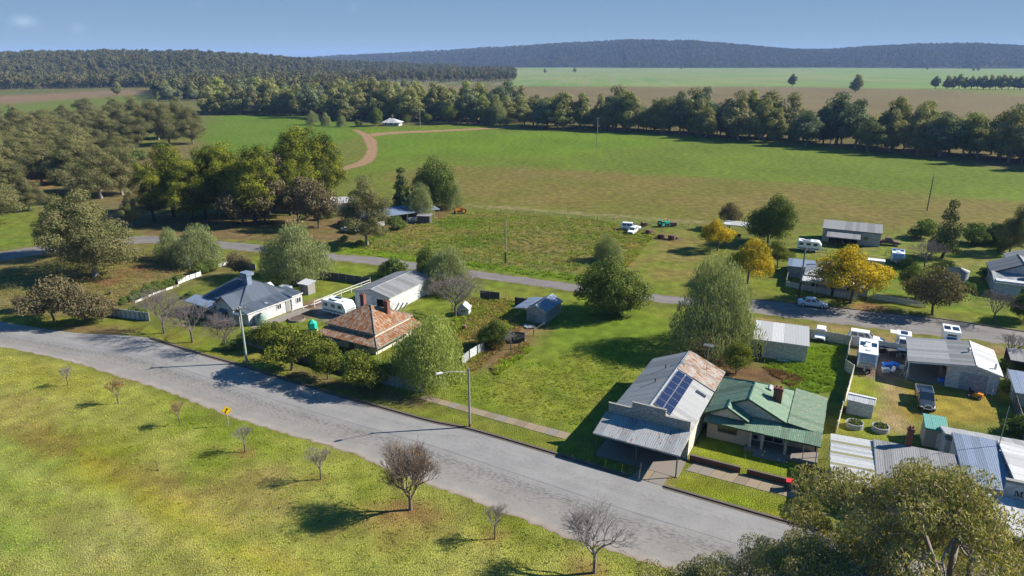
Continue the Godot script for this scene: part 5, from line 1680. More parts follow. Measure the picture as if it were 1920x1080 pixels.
func east_block() -> void:
	# long shed at the field edge
	var t := thing("field_shed", P(1540, 452), deg_to_rad(-26.5), "long grey iron shed at the edge of the green field", "shed")
	skillion(t, M.zinc, 12.2, 6.0, 3.2, 3.9, [[1.5, 7.5, 2.2]])
	lean(t, M.r_grey, M.dark, V(-0.2, 3.22, 0.2), V(12.4, 3.22, 0.2), V(12.4, 3.98, -6.2), V(-0.2, 3.98, -6.2))
	lean(t, M.r_grey, M.zinc, V(1.0, 2.2, 4.0), V(8.0, 2.2, 4.0), V(8.0, 2.7, 0.1), V(1.0, 2.7, 0.1), "lean_to_roof")
	posts(t, [[1.1, 3.9], [4.5, 3.9], [7.9, 3.9]], 2.15, M.wood)
	window(t, V(9.2, 1.7, 0.0), 1.0, 0.8, "front", M.zinc)
	# house behind the picket fence
	var a := P(1506, 526, 2.3)
	t = thing("verandah_house", V(a.x, 0, a.z), deg_to_rad(-25), "white roofed cottage with front verandah behind a picket fence", "house")
	bx(t, "wall", M.cream, V(5.6, 1.45, -5.8), V(10.6, 2.9, 7.2))
	var e := 2.9
	var p := V(3.2, 4.4, -5.6)
	var q := V(8.0, 4.4, -5.6)
	var o := roof_node(t, "roof", [[p, q], [V(0, e, -2), p], [V(11.2, e, -2), q], [V(0, e, -9.4), p], [V(11.2, e, -9.4), q]], M.white)
	slope(o, M.r_white, V(0, e, -2), V(11.2, e, -2), q, p)
	slope(o, M.r_white, V(11.2, e, -2), V(11.2, e, -9.4), q, q)
	slope(o, M.r_white, V(11.2, e, -9.4), V(0, e, -9.4), p, q)
	slope(o, M.r_white, V(0, e, -9.4), V(0, e, -2), p, p)
	lean(t, M.r_white, M.white, V(-0.2, 2.3, 0), V(11.2, 2.3, 0), V(11.2, 2.75, -2.1), V(-0.2, 2.75, -2.1), "verandah_roof")
	posts(t, [[0, -0.1], [2.2, -0.1], [4.4, -0.1], [6.6, -0.1], [8.8, -0.1], [11, -0.1]], 2.28, M.white)
	door(t, V(5.2, 1.05, -2.2), 0.9, 2.0, "front", M.greentrim)
	for x in [2.0, 8.0]:
		window(t, V(x, 1.4, -2.1), 1.2, 1.3, "front", M.white)
	bx(t, "back_wing_wall", M.bluewall, V(0.4, 1.2, -11.0), V(7.0, 2.4, 4.0))
	lean(t, M.r_blue, M.white, V(-3.4, 2.35, -8.8), V(4.2, 2.35, -8.8), V(4.2, 2.75, -13.2), V(-3.4, 2.75, -13.2), "back_wing_roof")
	var wt := thing("water_tank", P(1488, 507), 0, "green round water tank beside the picket fence cottage", "water tank")
	tank_parts(wt, 1.25, 2.0)
	# grey roofed house on the east side
	var b := P(1862, 553)
	t = thing("grey_roof_house", V(b.x, 0, b.z), deg_to_rad(-27), "white walled house with grey gabled iron roof east of the picket fence", "house")
	bx(t, "wall", M.whitewall, V(5.5, 1.4, -6.0), V(11, 2.8, 12))
	lean(t, M.r_zinc, M.white, V(-0.3, 2.5, 0.3), V(11.3, 2.5, 0.3), V(11.3, 3.25, -5.0), V(-0.3, 3.25, -5.0), "front_roof")
	gable_z(t, 0.0, 9.0, -12.0, -5.0, 3.1, 5.2, M.whitewall, M.r_grey, M.dark, 0.3)
	for z in [-2.0, -4.5, -8.5]:
		window(t, V(0.0, 1.5, z), 0.9, 1.0, "left", M.white)
	window(t, V(4.5, 1.4, 0.0), 1.4, 1.1, "front", M.white)
	var ac := bx(t, "roof_cooler", M.fencegrey, V(5.6, 3.75, -3.2), V(1.1, 0.9, 1.1))
	bx(ac, "cooler_grille", M.dark, V(5.6, 3.75, -2.63), V(0.9, 0.6, 0.04))
	gable_z(t, 4.0, 13.0, -22.0, -15.0, 2.9, 4.6, M.zinc, M.r_zinc, M.zinc, 0.2, -1.0, "rear_roof")
	wt = thing("water_tank", P(1793, 524), 0, "pale low water tank beside the grey roofed house", "water tank")
	tank_parts(wt, 1.9, 1.9, M.zinc)
	t = thing("tin_shed", P(1508, 506, 0) + V(-8.0, 0, -30), deg_to_rad(-26), "open caravan shelter with pale flat roof beside the field shed", "shelter")
	lean(t, M.r_white, M.white, V(0, 2.5, 0), V(7.5, 2.5, 0), V(7.5, 2.7, -4.0), V(0, 2.7, -4.0))
	posts(t, [[0.1, -0.1], [7.4, -0.1], [0.1, -3.9], [7.4, -3.9]], 2.5, M.white)

func corner_block() -> void:
	var t := thing("corner_house", V(34.1, 0, -64.2), deg_to_rad(-24), "low house with striped white and grey iron roofs behind the corner gum", "house")
	# z = 0 is the back edge, the street is at positive z
	bx(t, "wall", M.cream, V(7.8, 1.35, 4.2), V(7.2, 2.7, 8.0))
	var clear := StandardMaterial3D.new()
	clear.albedo_color = Color(0.52, 0.5, 0.4, 0.72)
	clear.transparency = BaseMaterial3D.TRANSPARENCY_ALPHA
	clear.roughness = 0.6
	# striped carport roof: white sheets run along x with clear strips between
	var o := roof_node(t, "carport_roof", [[V(0, 3.0, 0), V(4.0, 3.1, 0), 0.14], [V(0, 2.75, 8.6), V(4.0, 2.85, 8.6), 0.14], [V(0, 3.0, 0), V(0, 2.75, 8.6), 0.14]], M.white)
	slope(o, M.r_white, V(0, 2.98, 0), V(0, 2.72, 8.6), V(4.0, 2.82, 8.6), V(4.0, 3.08, 0), 0.43, [null, null, null, clear, null, null, null, null, clear, null, null, null, null, clear, null, null, null, clear])
	posts(t, [[0.1, 8.4], [0.1, 4.3], [0.1, 0.2]], 2.7, M.white)
	lean(t, M.r_grey, M.zinc, V(4.0, 2.8, 8.6), V(11.5, 2.8, 8.6), V(11.5, 3.3, 0), V(4.0, 3.3, 0), "main_roof")
	chimney(t, M.brick, 7.2, -0.1, 2.2, 5.2, 0.55, 0.5)
	window(t, V(6.0, 1.4, 8.2), 1.4, 1.1, "front", M.white)
	bx(t, "verandah_fascia", M.teal, V(7.8, 2.45, 8.9), V(7.6, 0.4, 0.08))
	lean(t, M.r_blue, M.zinc, V(11.5, 3.1, 4.9), V(15.4, 3.1, 4.9), V(15.4, 3.75, -4.0), V(11.5, 3.75, -4.0), "blue_roof")
	bx(t, "wall", M.fencegrey, V(13.5, 1.5, 0.6), V(3.8, 3.0, 8.4))
	lean(t, M.r_zinc, M.white, V(24.0, 2.6, -7.4), V(11.0, 2.6, -7.4), V(11.0, 3.4, -4.1), V(24.0, 3.4, -4.1), "back_roof")
	bx(t, "back_wall", M.fencegrey, V(17.4, 1.25, -5.7), V(12.4, 2.5, 2.8))
	lean(t, M.r_white, M.white, V(26.5, 3.0, 4.9), V(26.5, 3.0, -4.0), V(15.5, 3.85, -4.0), V(15.5, 3.85, 4.9), "white_roof")
	bx(t, "wall", M.whitewall, V(20.8, 1.45, 0.5), V(10.5, 2.9, 8.4))
	cyl(t, "antenna_mast", M.polegrey, V(15.5, 3.4, -3.0), V(15.5, 8.2, -3.0), 0.04, 0.03)
	# shop front of the corner building
	var f := thing("sign_parapet", t.transform * V(14.5, 0, 5.15), t.rotation.y, "pale parapet with black lettering beside the corner gum", "sign")
	bx(f, "board", M.whitewall, V(5.0, 2.2, 0.1), V(10.0, 4.4, 0.2))
	bx(f, "capping", M.greywood, V(5.0, 4.5, 0.1), V(10.2, 0.25, 0.45))
	var tm := TextMesh.new()
	tm.text = "M"
	var sf := SystemFont.new()
	sf.font_names = PackedStringArray(["Droid Serif"])
	sf.font_weight = 700
	tm.font = sf
	tm.font_size = 64
	tm.pixel_size = 0.012
	tm.depth = 0.03
	tm.material = M.dark
	var l := put("letter", tm, f)
	l.position = V(1.1, 3.35, 0.215)
	var aw := thing("street_awning", t.transform * V(12.8, 0, 5.6), t.rotation.y, "white ribbed street awning below the lettered parapet", "awning")
	lean(aw, M.r_white, M.white, V(0, 2.5, 5.4), V(10, 2.5, 5.4), V(10, 2.9, 0), V(0, 2.9, 0), "awning_roof", 0.4)
	posts(aw, [[0.2, 5.3], [3.4, 5.3], [6.6, 5.3]], 2.45, M.white)
	# green topped shed
	var g := P(1737, 800, 2.4)
	t = thing("teal_roof_shed", V(g.x, 0, g.z), deg_to_rad(-24), "small cream shed with teal iron roof behind the corner house", "shed")
	bx(t, "wall", M.beige, V(1.0, 1.15, -1.35), V(2.0, 2.3, 2.7))
	lean(t, M.r_teal, M.teal, V(-0.1, 2.34, 0.15), V(2.15, 2.34, 0.15), V(2.15, 2.62, -2.85), V(-0.1, 2.62, -2.85))
	door(t, V(1.55, 0.95, 0.02), 0.7, 1.9, "front", M.white)
	# dark lean-to by the east fence
	g = P(1888, 700)
	t = thing("dark_shed", V(g.x, 0, g.z), deg_to_rad(-27), "dark open sided shed beyond the garage fence", "shed")
	bx(t, "wall", M.darkwood, V(3.0, 1.1, -4.0), V(6.0, 2.2, 0.1))
	lean(t, M.r_grey, M.dark, V(0, 2.1, 0.2), V(6.0, 2.1, 0.2), V(6.0, 2.4, -4.1), V(0, 2.4, -4.1))
	posts(t, [[0.1, 0], [3.0, 0], [5.9, 0]], 2.1, M.darkwood)
	g = P(1900, 760)
	t = thing("blue_shed", V(g.x, 0, g.z), deg_to_rad(-27), "low blue grey roofed shed against the paling fence", "shed")
	bx(t, "wall", M.zinc, V(3.0, 0.9, -3.0), V(6.0, 1.8, 6.0))
	lean(t, M.r_blue, M.zinc, V(-0.2, 1.85, 0.2), V(6.2, 1.85, 0.2), V(6.2, 2.3, -6.2), V(-0.2, 2.3, -6.2))

func far_buildings() -> void:
	# long blue machinery shed by the back road
	var a := P(668, 432)
	var t := thing("machinery_shed", V(a.x, 0, a.z), deg_to_rad(35), "long open machinery shed with blue roof among the trees", "shed")
	lean(t, M.r_blue, M.zinc, V(0, 2.6, 0), V(24, 2.6, 0), V(24, 3.2, -7.0), V(0, 3.2, -7.0))
	posts(t, [[0.2, -0.1], [4.9, -0.1], [9.6, -0.1], [14.3, -0.1], [19, -0.1], [23.8, -0.1]], 2.55, M.wood, 0.09)
	bx(t, "back_wall", M.zinc, V(12, 1.5, -6.9), V(24, 3.0, 0.1))
	for i in 5:
		bx(t, "stored_crate", M.white if i % 2 else M.wood, V(2.5 + i * 4.6, 0.6, -1.6), V(2.6, 1.2, 1.6))
	a = P(502, 398)
	t = thing("white_roof_house", V(a.x, 0, a.z), deg_to_rad(-8), "long low house with white roof half hidden by the pines", "house")
	bx(t, "wall", M.beige, V(9, 1.4, -4), V(18, 2.8, 8))
	var o := roof_node(t, "roof", [[V(2, 4.4, -4), V(16, 4.4, -4)]], M.white)
	slope(o, M.r_white, V(-0.4, 2.8, 0.6), V(18.4, 2.8, 0.6), V(16, 4.4, -4), V(2, 4.4, -4))
	slope(o, M.r_white, V(18.4, 2.8, -8.6), V(-0.4, 2.8, -8.6), V(2, 4.4, -4), V(16, 4.4, -4))
	slope(o, M.r_white, V(18.4, 2.8, 0.6), V(18.4, 2.8, -8.6), V(16, 4.4, -4), V(16, 4.4, -4))
	slope(o, M.r_white, V(-0.4, 2.8, -8.6), V(-0.4, 2.8, 0.6), V(2, 4.4, -4), V(2, 4.4, -4))
	for x in [2.5, 6.5, 10.5, 14.5]:
		window(t, V(x, 1.5, 0), 1.4, 1.2, "front", M.white)
	a = P(628, 398)
	t = thing("white_garage", V(a.x, 0, a.z), deg_to_rad(10), "white garage glimpsed between the brown tree and the gum", "garage")
	bx(t, "wall", M.whitewall, V(3.5, 1.3, -3), V(7, 2.6, 6))
	lean(t, M.r_white, M.white, V(-0.2, 2.6, 0.3), V(7.2, 2.6, 0.3), V(7.2, 3.1, -6.3), V(-0.2, 3.1, -6.3))
	bx(t, "roller_door", M.zinc, V(3.5, 1.1, 0.03), V(3.0, 2.2, 0.06))
	a = P(783, 419)
	t = thing("timber_hut", V(a.x, 0, a.z), deg_to_rad(-8), "old dark timber hut at the corner of the weedy lot", "hut")
	for i in 9:
		bx(t, "plank", [M.wood, M.darkwood][i % 2], V(0.2 + i * 0.36, 1.0 + rng.randf() * 0.06, 0), V(0.33, 2.0, 0.06))
	bx(t, "wall", M.darkwood, V(1.65, 0.95, -1.3), V(3.2, 1.9, 2.4))
	lean(t, M.r_grey, M.wood, V(-0.2, 2.05, 0.2), V(3.5, 2.05, 0.2), V(3.5, 2.25, -2.7), V(-0.2, 2.25, -2.7))
	a = P(718, 236)
	t = thing("farmhouse", V(a.x, 0, a.z), deg_to_rad(-8), "distant farmhouse with a white hip roof at the field track", "house")
	bx(t, "wall", M.whitewall, V(7, 1.5, -5), V(14, 3, 10))
	o = roof_node(t, "roof", [[V(5, 6.2, -5), V(7, 6.2, -5)]], M.white)
	slope(o, M.r_white, V(-1.5, 2.7, 1.5), V(15.5, 2.7, 1.5), V(7, 6.2, -5), V(5, 6.2, -5), 2.0)
	slope(o, M.r_white, V(15.5, 2.7, 1.5), V(15.5, 2.7, -11.5), V(7, 6.2, -5), V(7, 6.2, -5), 2.0)
	slope(o, M.r_white, V(15.5, 2.7, -11.5), V(-1.5, 2.7, -11.5), V(5, 6.2, -5), V(7, 6.2, -5), 2.0)
	slope(o, M.r_white, V(-1.5, 2.7, -11.5), V(-1.5, 2.7, 1.5), V(5, 6.2, -5), V(5, 6.2, -5), 2.0)
	for x in [2.5, 7.0, 11.5]:
		window(t, V(x, 1.5, 0), 1.4, 1.4, "front", M.zinc)
	posts(t, [[-1.3, 1.3], [4, 1.3], [10, 1.3], [15.3, 1.3]], 2.6, M.white)
	t.scale = Vector3.ONE * 0.75

# ---------------------------------------------------------------- fences
func fence(pts: Array, h: float, panel: float, m: Array, post: Material, called: String, label: String, jig := 0.03, post_out := 0.05, hs := []) -> Node3D:
	var a0 := P(pts[0][0], pts[0][1])
	var t := thing(called, a0, 0, label, "fence")
	for i in pts.size() - 1:
		var a := P(pts[i][0], pts[i][1]) - a0
		var b := P(pts[i + 1][0], pts[i + 1][1]) - a0
		var l := (b - a).length()
		var n := maxi(1, int(round(l / panel)))
		var bs := Basis(Vector3.UP, yaw_of(a, b))
		for k in n:
			var c := a.lerp(b, (k + 0.5) / n)
			var hh := h + rng.randf_range(-jig, jig)
			bx(t, "panel", m[rng.randi() % m.size()], c + V(0, hh * 0.5, 0), V(l / n - 0.03, hh, 0.05), bs * Basis(Vector3.RIGHT, rng.randf_range(-jig, jig) * 0.7))
		for k in n + (1 if i == pts.size() - 2 else 0):
			var c := a.lerp(b, float(k) / n)
			bx(t, "post", post, c + V(0, (h + 0.08) * 0.5, 0) + bs * V(0, 0, post_out), V(0.11, h + 0.08, 0.11), bs)
	return t

func rail_fence(pts: Array, h: float, gap: float, rails: int, m: Material, label: String, wire := false) -> void:
	var a0 := P(pts[0][0], pts[0][1])
	var t := thing("wire_fence" if wire else "rail_fence", a0, 0, label, "fence")
	for i in pts.size() - 1:
		var a := P(pts[i][0], pts[i][1]) - a0
		var b := P(pts[i + 1][0], pts[i + 1][1]) - a0
		var l := (b - a).length()
		var n := maxi(1, int(round(l / gap)))
		var bs := Basis(Vector3.UP, yaw_of(a, b))
		for k in n + 1:
			cyl(t, "post", m, a.lerp(b, float(k) / n), a.lerp(b, float(k) / n) + V(rng.randf_range(-0.05, 0.05), h, 0), 0.07, 0.06, 6)
		for r in rails:
			var y := h * (0.95 - 0.4 * r)
			if wire: cyl(t, "wire", M.zinc, a + V(0, y, 0), b + V(0, y, 0), 0.012, 0.012, 4)
			else: bx(t, "rail", m, (a + b) * 0.5 + V(0, y, 0), V(l, 0.1, 0.05), bs)

func picket(pts: Array, h: float, label: String) -> void:
	var a0 := P(pts[0][0], pts[0][1])
	var t := thing("picket_fence", a0, 0, label, "fence")
	var g := MB.new()
	var rl := MB.new()
	for i in pts.size() - 1:
		var a := P(pts[i][0], pts[i][1]) - a0
		var b := P(pts[i + 1][0], pts[i + 1][1]) - a0
		var l := (b - a).length()
		var bs := Basis(Vector3.UP, yaw_of(a, b))
		var n := int(l / 0.17)
		for k in n:
			var c := a.lerp(b, (k + 0.5) / n)
			g.box(c + V(0, h * 0.5, 0), V(0.1, h, 0.03), bs)
			g.box(c + V(0, h, 0), V(0.07, 0.07, 0.028), bs * Basis(Vector3.BACK, PI / 4))
		for y in [0.3, 0.75]:
			rl.box((a + b) * 0.5 + V(0, h * y, 0) - bs * V(0, 0, 0.05), V(l, 0.08, 0.05), bs)
		for k in 4:
			bx(t, "post", M.white, a.lerp(b, k / 3.0) + V(0, h * 0.55, 0) - bs * V(0, 0, 0.09), V(0.12, h * 1.1, 0.12), bs)
	put("rails", rl.mesh(M.white), t)
	put("pickets", g.mesh(M.white), t).set_meta("kind", "stuff")

func fences() -> void:
	fence([[203, 592], [281, 602]], 1.5, 1.0, [M.fencegrey, M.zinc], M.greywood, "sheet_fence", "pale grey sheet fence facing the bend in the front road")
	fence([[455, 643], [520, 664], [600, 686], [728, 722]], 1.35, 2.4, [M.greywood, M.fencedark], M.greywood, "yard_fence", "weathered grey fence behind the dark green street trees")
	fence([[728, 722], [797, 737]], 1.5, 1.2, [M.fencegrey, M.bluewall], M.greywood, "sheet_fence", "blue grey iron fence beneath the large pale pepper tree")
	fence([[865, 687], [880, 675], [895, 666], [909, 658]], 1.5, 2.4, [M.fencegrey, M.zinc], M.dark, "sheet_fence", "grey iron fence with dark posts at the edge of the green lot")
	fence([[943, 638], [984, 643]], 1.7, 1.6, [M.fencedark], M.greywood, "dark_fence", "dark iron fence end behind the leafless bush on the green lot")
	fence([[901, 559], [937, 563]], 1.5, 1.7, [M.fencedark, M.darkwood], M.greywood, "dark_fence", "dark fence stub near the wide leafless tree")
	fence([[966, 572], [1016, 580]], 1.5, 1.7, [M.fencedark, M.darkwood], M.darkwood, "dark_fence", "dark fence stub behind the small blue grey shed")
	fence([[594, 521], [650, 528], [695, 535]], 1.5, 1.6, [M.fencedark, M.darkwood], M.greywood, "dark_fence", "dark timber fence between the big pepper tree and the long shed")
	fence([[430, 498], [480, 507]], 1.3, 2.0, [M.greywood, M.concrete], M.greywood, "yard_fence", "grey fence at the back of the navy roofed house")
	rail_fence([[590, 577], [640, 556], [695, 535]], 1.2, 2.6, 2, M.white, "white rail fence along the drive of the long grey shed")
	rail_fence([[548, 586], [590, 574]], 0.5, 2.0, 1, M.white, "low white rail beside the round garden bed")
	fence([[1517, 634], [1560, 641], [1594, 647]], 1.55, 2.3, [M.fencecream], M.cream, "steel_fence", "cream steel fence between the cream shed and the caravan")
	fence([[1594, 647], [1640, 655], [1700, 666]], 1.55, 2.3, [M.fencecream, M.fencegrey], M.cream, "steel_fence", "pale steel fence behind the caravan and the patio clutter")
	fence([[1594, 647], [1588, 672], [1584, 694], [1599, 704], [1590, 738], [1578, 775], [1568, 812]], 1.55, 2.3, [M.fencecream], M.cream, "steel_fence", "long cream steel fence beside the caravan yard with a buckled stretch", 0.06)
	fence([[1885, 712], [1897, 750], [1909, 790], [1925, 845]], 1.6, 1.2, [M.greywood, M.wood], M.greywood, "paling_fence", "weathered paling fence on the far side of the garage")
	picket([[1473, 537], [1556, 554]], 1.1, "white picket fence before the cottage verandah")
	picket([[1563, 556], [1606, 562]], 1.1, "short white picket fence behind the spreading golden tree")
	picket([[1636, 561], [1734, 577]], 1.1, "white picket fence before the dark bushy tree")
	fence([[1473, 537], [1481, 500]], 1.3, 2.5, [M.greywood, M.white], M.white, "side_fence", "pale side fence running back beside the green water tank")
	# white garden edging by the navy roofed house
	fence([[254, 568], [290, 552], [334, 537]], 0.35, 1.4, [M.white, M.concrete], M.white, "garden_edging", "low white edging wall behind the row of small shrubs", 0.02, 0.0)
	fence([[334, 533], [356, 524], [378, 517]], 0.9, 1.1, [M.white, M.fencegrey], M.dark, "garden_edging", "white panel wall at the end of the row of small shrubs", 0.05, 0.0)
	fence([[410, 501], [440, 491]], 0.6, 1.5, [M.white, M.fencegrey], M.white, "garden_edging", "white low wall below the thin dark tree", 0.04, 0.0)
	rail_fence([[240, 476], [270, 475], [305, 482], [330, 486]], 1.2, 4.0, 2, M.wood, "old post and wire fence by the pepper trees", true)
	rail_fence([[0, 584], [70, 590], [140, 594], [200, 592]], 1.1, 4.0, 3, M.wood, "post and wire fence along the corner paddock", true)
	rail_fence([[985, 640], [1000, 630], [1022, 616]], 1.1, 2.6, 1, M.dark, "short dark post fence before the small blue grey shed", true)
	rail_fence([[700, 455], [760, 470], [840, 484], [920, 496], [1070, 516]], 1.1, 5.0, 3, M.wood, "wire fence along the front of the weedy lot", true)
	rail_fence([[880, 392], [1000, 402], [1120, 413], [1210, 421], [1290, 428]], 1.1, 5.0, 3, M.wood, "wire fence between the weedy lot and the green field", true)
	rail_fence([[1660, 478], [1740, 487]], 1.2, 3.0, 2, M.wood, "old yard rails between the field shed and the caravan")
	for i in 9:
		plant("shrub", "hedge_shrub", P(232 + i * 12.5, 570 - i * 5.0), rng.randf_range(1.3, 2.1), "small green shrub in the row beside the white edging wall", "shrubs in the row by the edging wall", 1.1)
	for q in [[395, 508, 2.4], [380, 512, 2.2]]:
		plant("shrub", "hedge_shrub", P(q[0], q[1]), q[2], "dark shrub behind the white panel wall", "dark shrubs behind the panel wall", 1.2)
	for q in [[355, 558, 1.3], [330, 590, 1.2], [262, 590, 1.6], [250, 588, 1.4]]:
		plant("shrub", "garden_shrub", P(q[0], q[1]), q[2], "low garden bush on the lawn of the navy roofed house", "lawn bushes of the navy roofed house", 1.5)

# ---------------------------------------------------------------- vehicles (x forward, z to the right, y up)
func loft(m: Material, st: Array) -> ArrayMesh:     # stations: [x, half width at sill, y sill, half width at top, y top]
	var g := MB.new()
	var ring := func(s: Array) -> Array:
		var x: float = s[0]
		var w: float = s[1]
		var y0: float = s[2]
		var tw: float = s[3]
		var y1: float = s[4]
		var ym := lerpf(y0, y1, 0.62)
		return [V(x, y0, -w * 0.94), V(x, lerpf(y0, y1, 0.15), -w), V(x, ym, -lerpf(w, tw, 0.35)), V(x, lerpf(y0, y1, 0.92), -tw), V(x, y1, -tw * 0.9), V(x, y1 + 0.015, 0), V(x, y1, tw * 0.9), V(x, lerpf(y0, y1, 0.92), tw), V(x, ym, lerpf(w, tw, 0.35)), V(x, lerpf(y0, y1, 0.15), w), V(x, y0, w * 0.94)]
	for i in st.size() - 1:
		var a: Array = ring.call(st[i])
		var b: Array = ring.call(st[i + 1])
		for k in a.size():
			var j := (k + 1) % a.size()
			g.quad(a[k], b[k], b[j], a[j])
	for e in [0, st.size() - 1]:
		var a: Array = ring.call(st[e])
		for k in range(1, a.size() - 1):
			if e == 0: g.tri(a[0], a[k], a[k + 1])
			else: g.tri(a[0], a[k + 1], a[k])
	return g.mesh(m)

func wheels(t: Node3D, xs: Array, w: float, r: float) -> void:
	for x in xs:
		for s in [-1, 1]:
			var tz: float = s * w
			var o := cyl(t, "wheel", M.tyre, V(x, r, tz - 0.1), V(x, r, tz + 0.1), r, r, 16)
			cyl(o, "rim", M.rim, V(x, r, tz + s * 0.08), V(x, r, tz + s * 0.112), r * 0.62, r * 0.58, 12)

func glass_quad(t: Node3D, called: String, a: Vector3, b: Vector3, c: Vector3, d: Vector3) -> void:
	var g := MB.new()
	var n := (c - a).cross(d - b).normalized() * 0.012
	g.quad(a + n, b + n, c + n, d + n)
	put(called, g.mesh(M.glass), t)

# lower body plus a cabin given as roof start/end; kind decides the outline
func car(at: Vector3, yaw: float, kindof: String, m: Material, label: String, called := "parked_car", cat := "car") -> Node3D:
	var t := thing(called, at, yaw, label, cat)
	var L := 2.42
	var w := 0.92
	var belt_y := 0.95
	var roof := 1.45
	var cab := [-1.75, -1.0, 0.35, 1.05]      # rear foot, roof back, roof front, windscreen foot
	if kindof == "wagon":
		L = 2.5; w = 0.95; belt_y = 1.12; roof = 1.85; cab = [-2.35, -2.2, 0.3, 1.0]
	elif kindof == "ute":
		L = 2.6; w = 0.94; belt_y = 1.1; roof = 1.78; cab = [-0.75, -0.55, 0.5, 1.15]
	elif kindof == "hatch":
		L = 2.1; w = 0.87; belt_y = 0.95; roof = 1.5; cab = [-1.95, -1.5, 0.3, 1.0]
	var sill := 0.3 if kindof in ["sedan", "hatch"] else 0.45
	put("body", loft(m, [[-L, w * 0.86, sill + 0.1, w * 0.8, belt_y * 0.9], [-L + 0.22, w, sill, w * 0.92, belt_y], [cab[3] - 0.1, w, sill, w * 0.92, belt_y], [L - 0.35, w * 0.97, sill, w * 0.88, belt_y * 0.86], [L - 0.05, w * 0.85, sill + 0.02, w * 0.78, belt_y * 0.74], [L, w * 0.78, sill + 0.08, w * 0.7, belt_y * 0.62]]), t)
	var g := MB.new()
	var b := w * 0.88
	var tw := w * 0.74
	var q := [V(cab[0], belt_y - 0.02, -b), V(cab[3], belt_y - 0.02, -b), V(cab[2], roof, -tw), V(cab[1], roof, -tw)]
	var r := []
	for p in q: r.append(V(p.x, p.y, -p.z))
	g.quad(q[1], q[0], q[3], q[2]); g.quad(r[0], r[1], r[2], r[3])
	g.quad(q[3], r[3], r[2], q[2]); g.quad(r[1], q[1], q[2], r[2]); g.quad(q[0], r[0], r[3], q[3])
	g.box(V((cab[1] + cab[2]) * 0.5, roof + 0.015, 0), V(cab[2] - cab[1] - 0.1, 0.04, tw * 1.8))
	put("cabin", g.mesh(m), t)
	var mix4 := func(k: Array, u: float, v: float) -> Vector3:
		return (k[0] as Vector3).lerp(k[1], u).lerp((k[3] as Vector3).lerp(k[2], u), v)
	var ws := [r[1], q[1], q[2], r[2]]
	glass_quad(t, "windscreen", mix4.call(ws, 0.07, 0.08), mix4.call(ws, 0.93, 0.08), mix4.call(ws, 0.93, 0.92), mix4.call(ws, 0.07, 0.92))
	var rw := [q[0], r[0], r[3], q[3]]
	glass_quad(t, "rear_window", mix4.call(rw, 0.1, 0.15), mix4.call(rw, 0.9, 0.15), mix4.call(rw, 0.9, 0.9), mix4.call(rw, 0.1, 0.9))
	var spans := [[0.07, 0.36], [0.4, 0.66], [0.69, 0.9]] if kindof == "wagon" else ([[0.12, 0.46], [0.52, 0.86]])
	for s in [0, 1]:
		var k: Array = [r[0], r[1], r[2], r[3]] if s == 0 else [q[1], q[0], q[3], q[2]]
		for p in spans:
			var u0: float = p[0] if s == 0 else 1.0 - p[1]
			var u1: float = p[1] if s == 0 else 1.0 - p[0]
			glass_quad(t, "side_window", mix4.call(k, u0, 0.12), mix4.call(k, u1, 0.12), mix4.call(k, u1, 0.86), mix4.call(k, u0, 0.86))
	var wr := 0.33 if kindof in ["sedan", "hatch"] else 0.39
	wheels(t, [-L + 0.85, L - 0.9], w - 0.1, wr)
	for s in [-1, 1]:
		bx(t, "headlight", M.rim, V(L - 0.08, belt_y * 0.66, s * w * 0.66), V(0.14, 0.14, 0.3))
		bx(t, "tail_light", M.red, V(-L + 0.05, belt_y * 0.8, s * w * 0.72), V(0.12, 0.2, 0.2))
		bx(t, "mirror", m, V(cab[3] - 0.25, belt_y + 0.08, s * (w + 0.08)), V(0.1, 0.14, 0.2))
	bx(t, "bumper", M.dark if kindof != "sedan" else m, V(L - 0.02, sill + 0.12, 0), V(0.16, 0.2, w * 1.6))
	bx(t, "grille", M.dark, V(L - 0.03, belt_y * 0.62, 0), V(0.08, 0.16, w * 0.8))
	return t

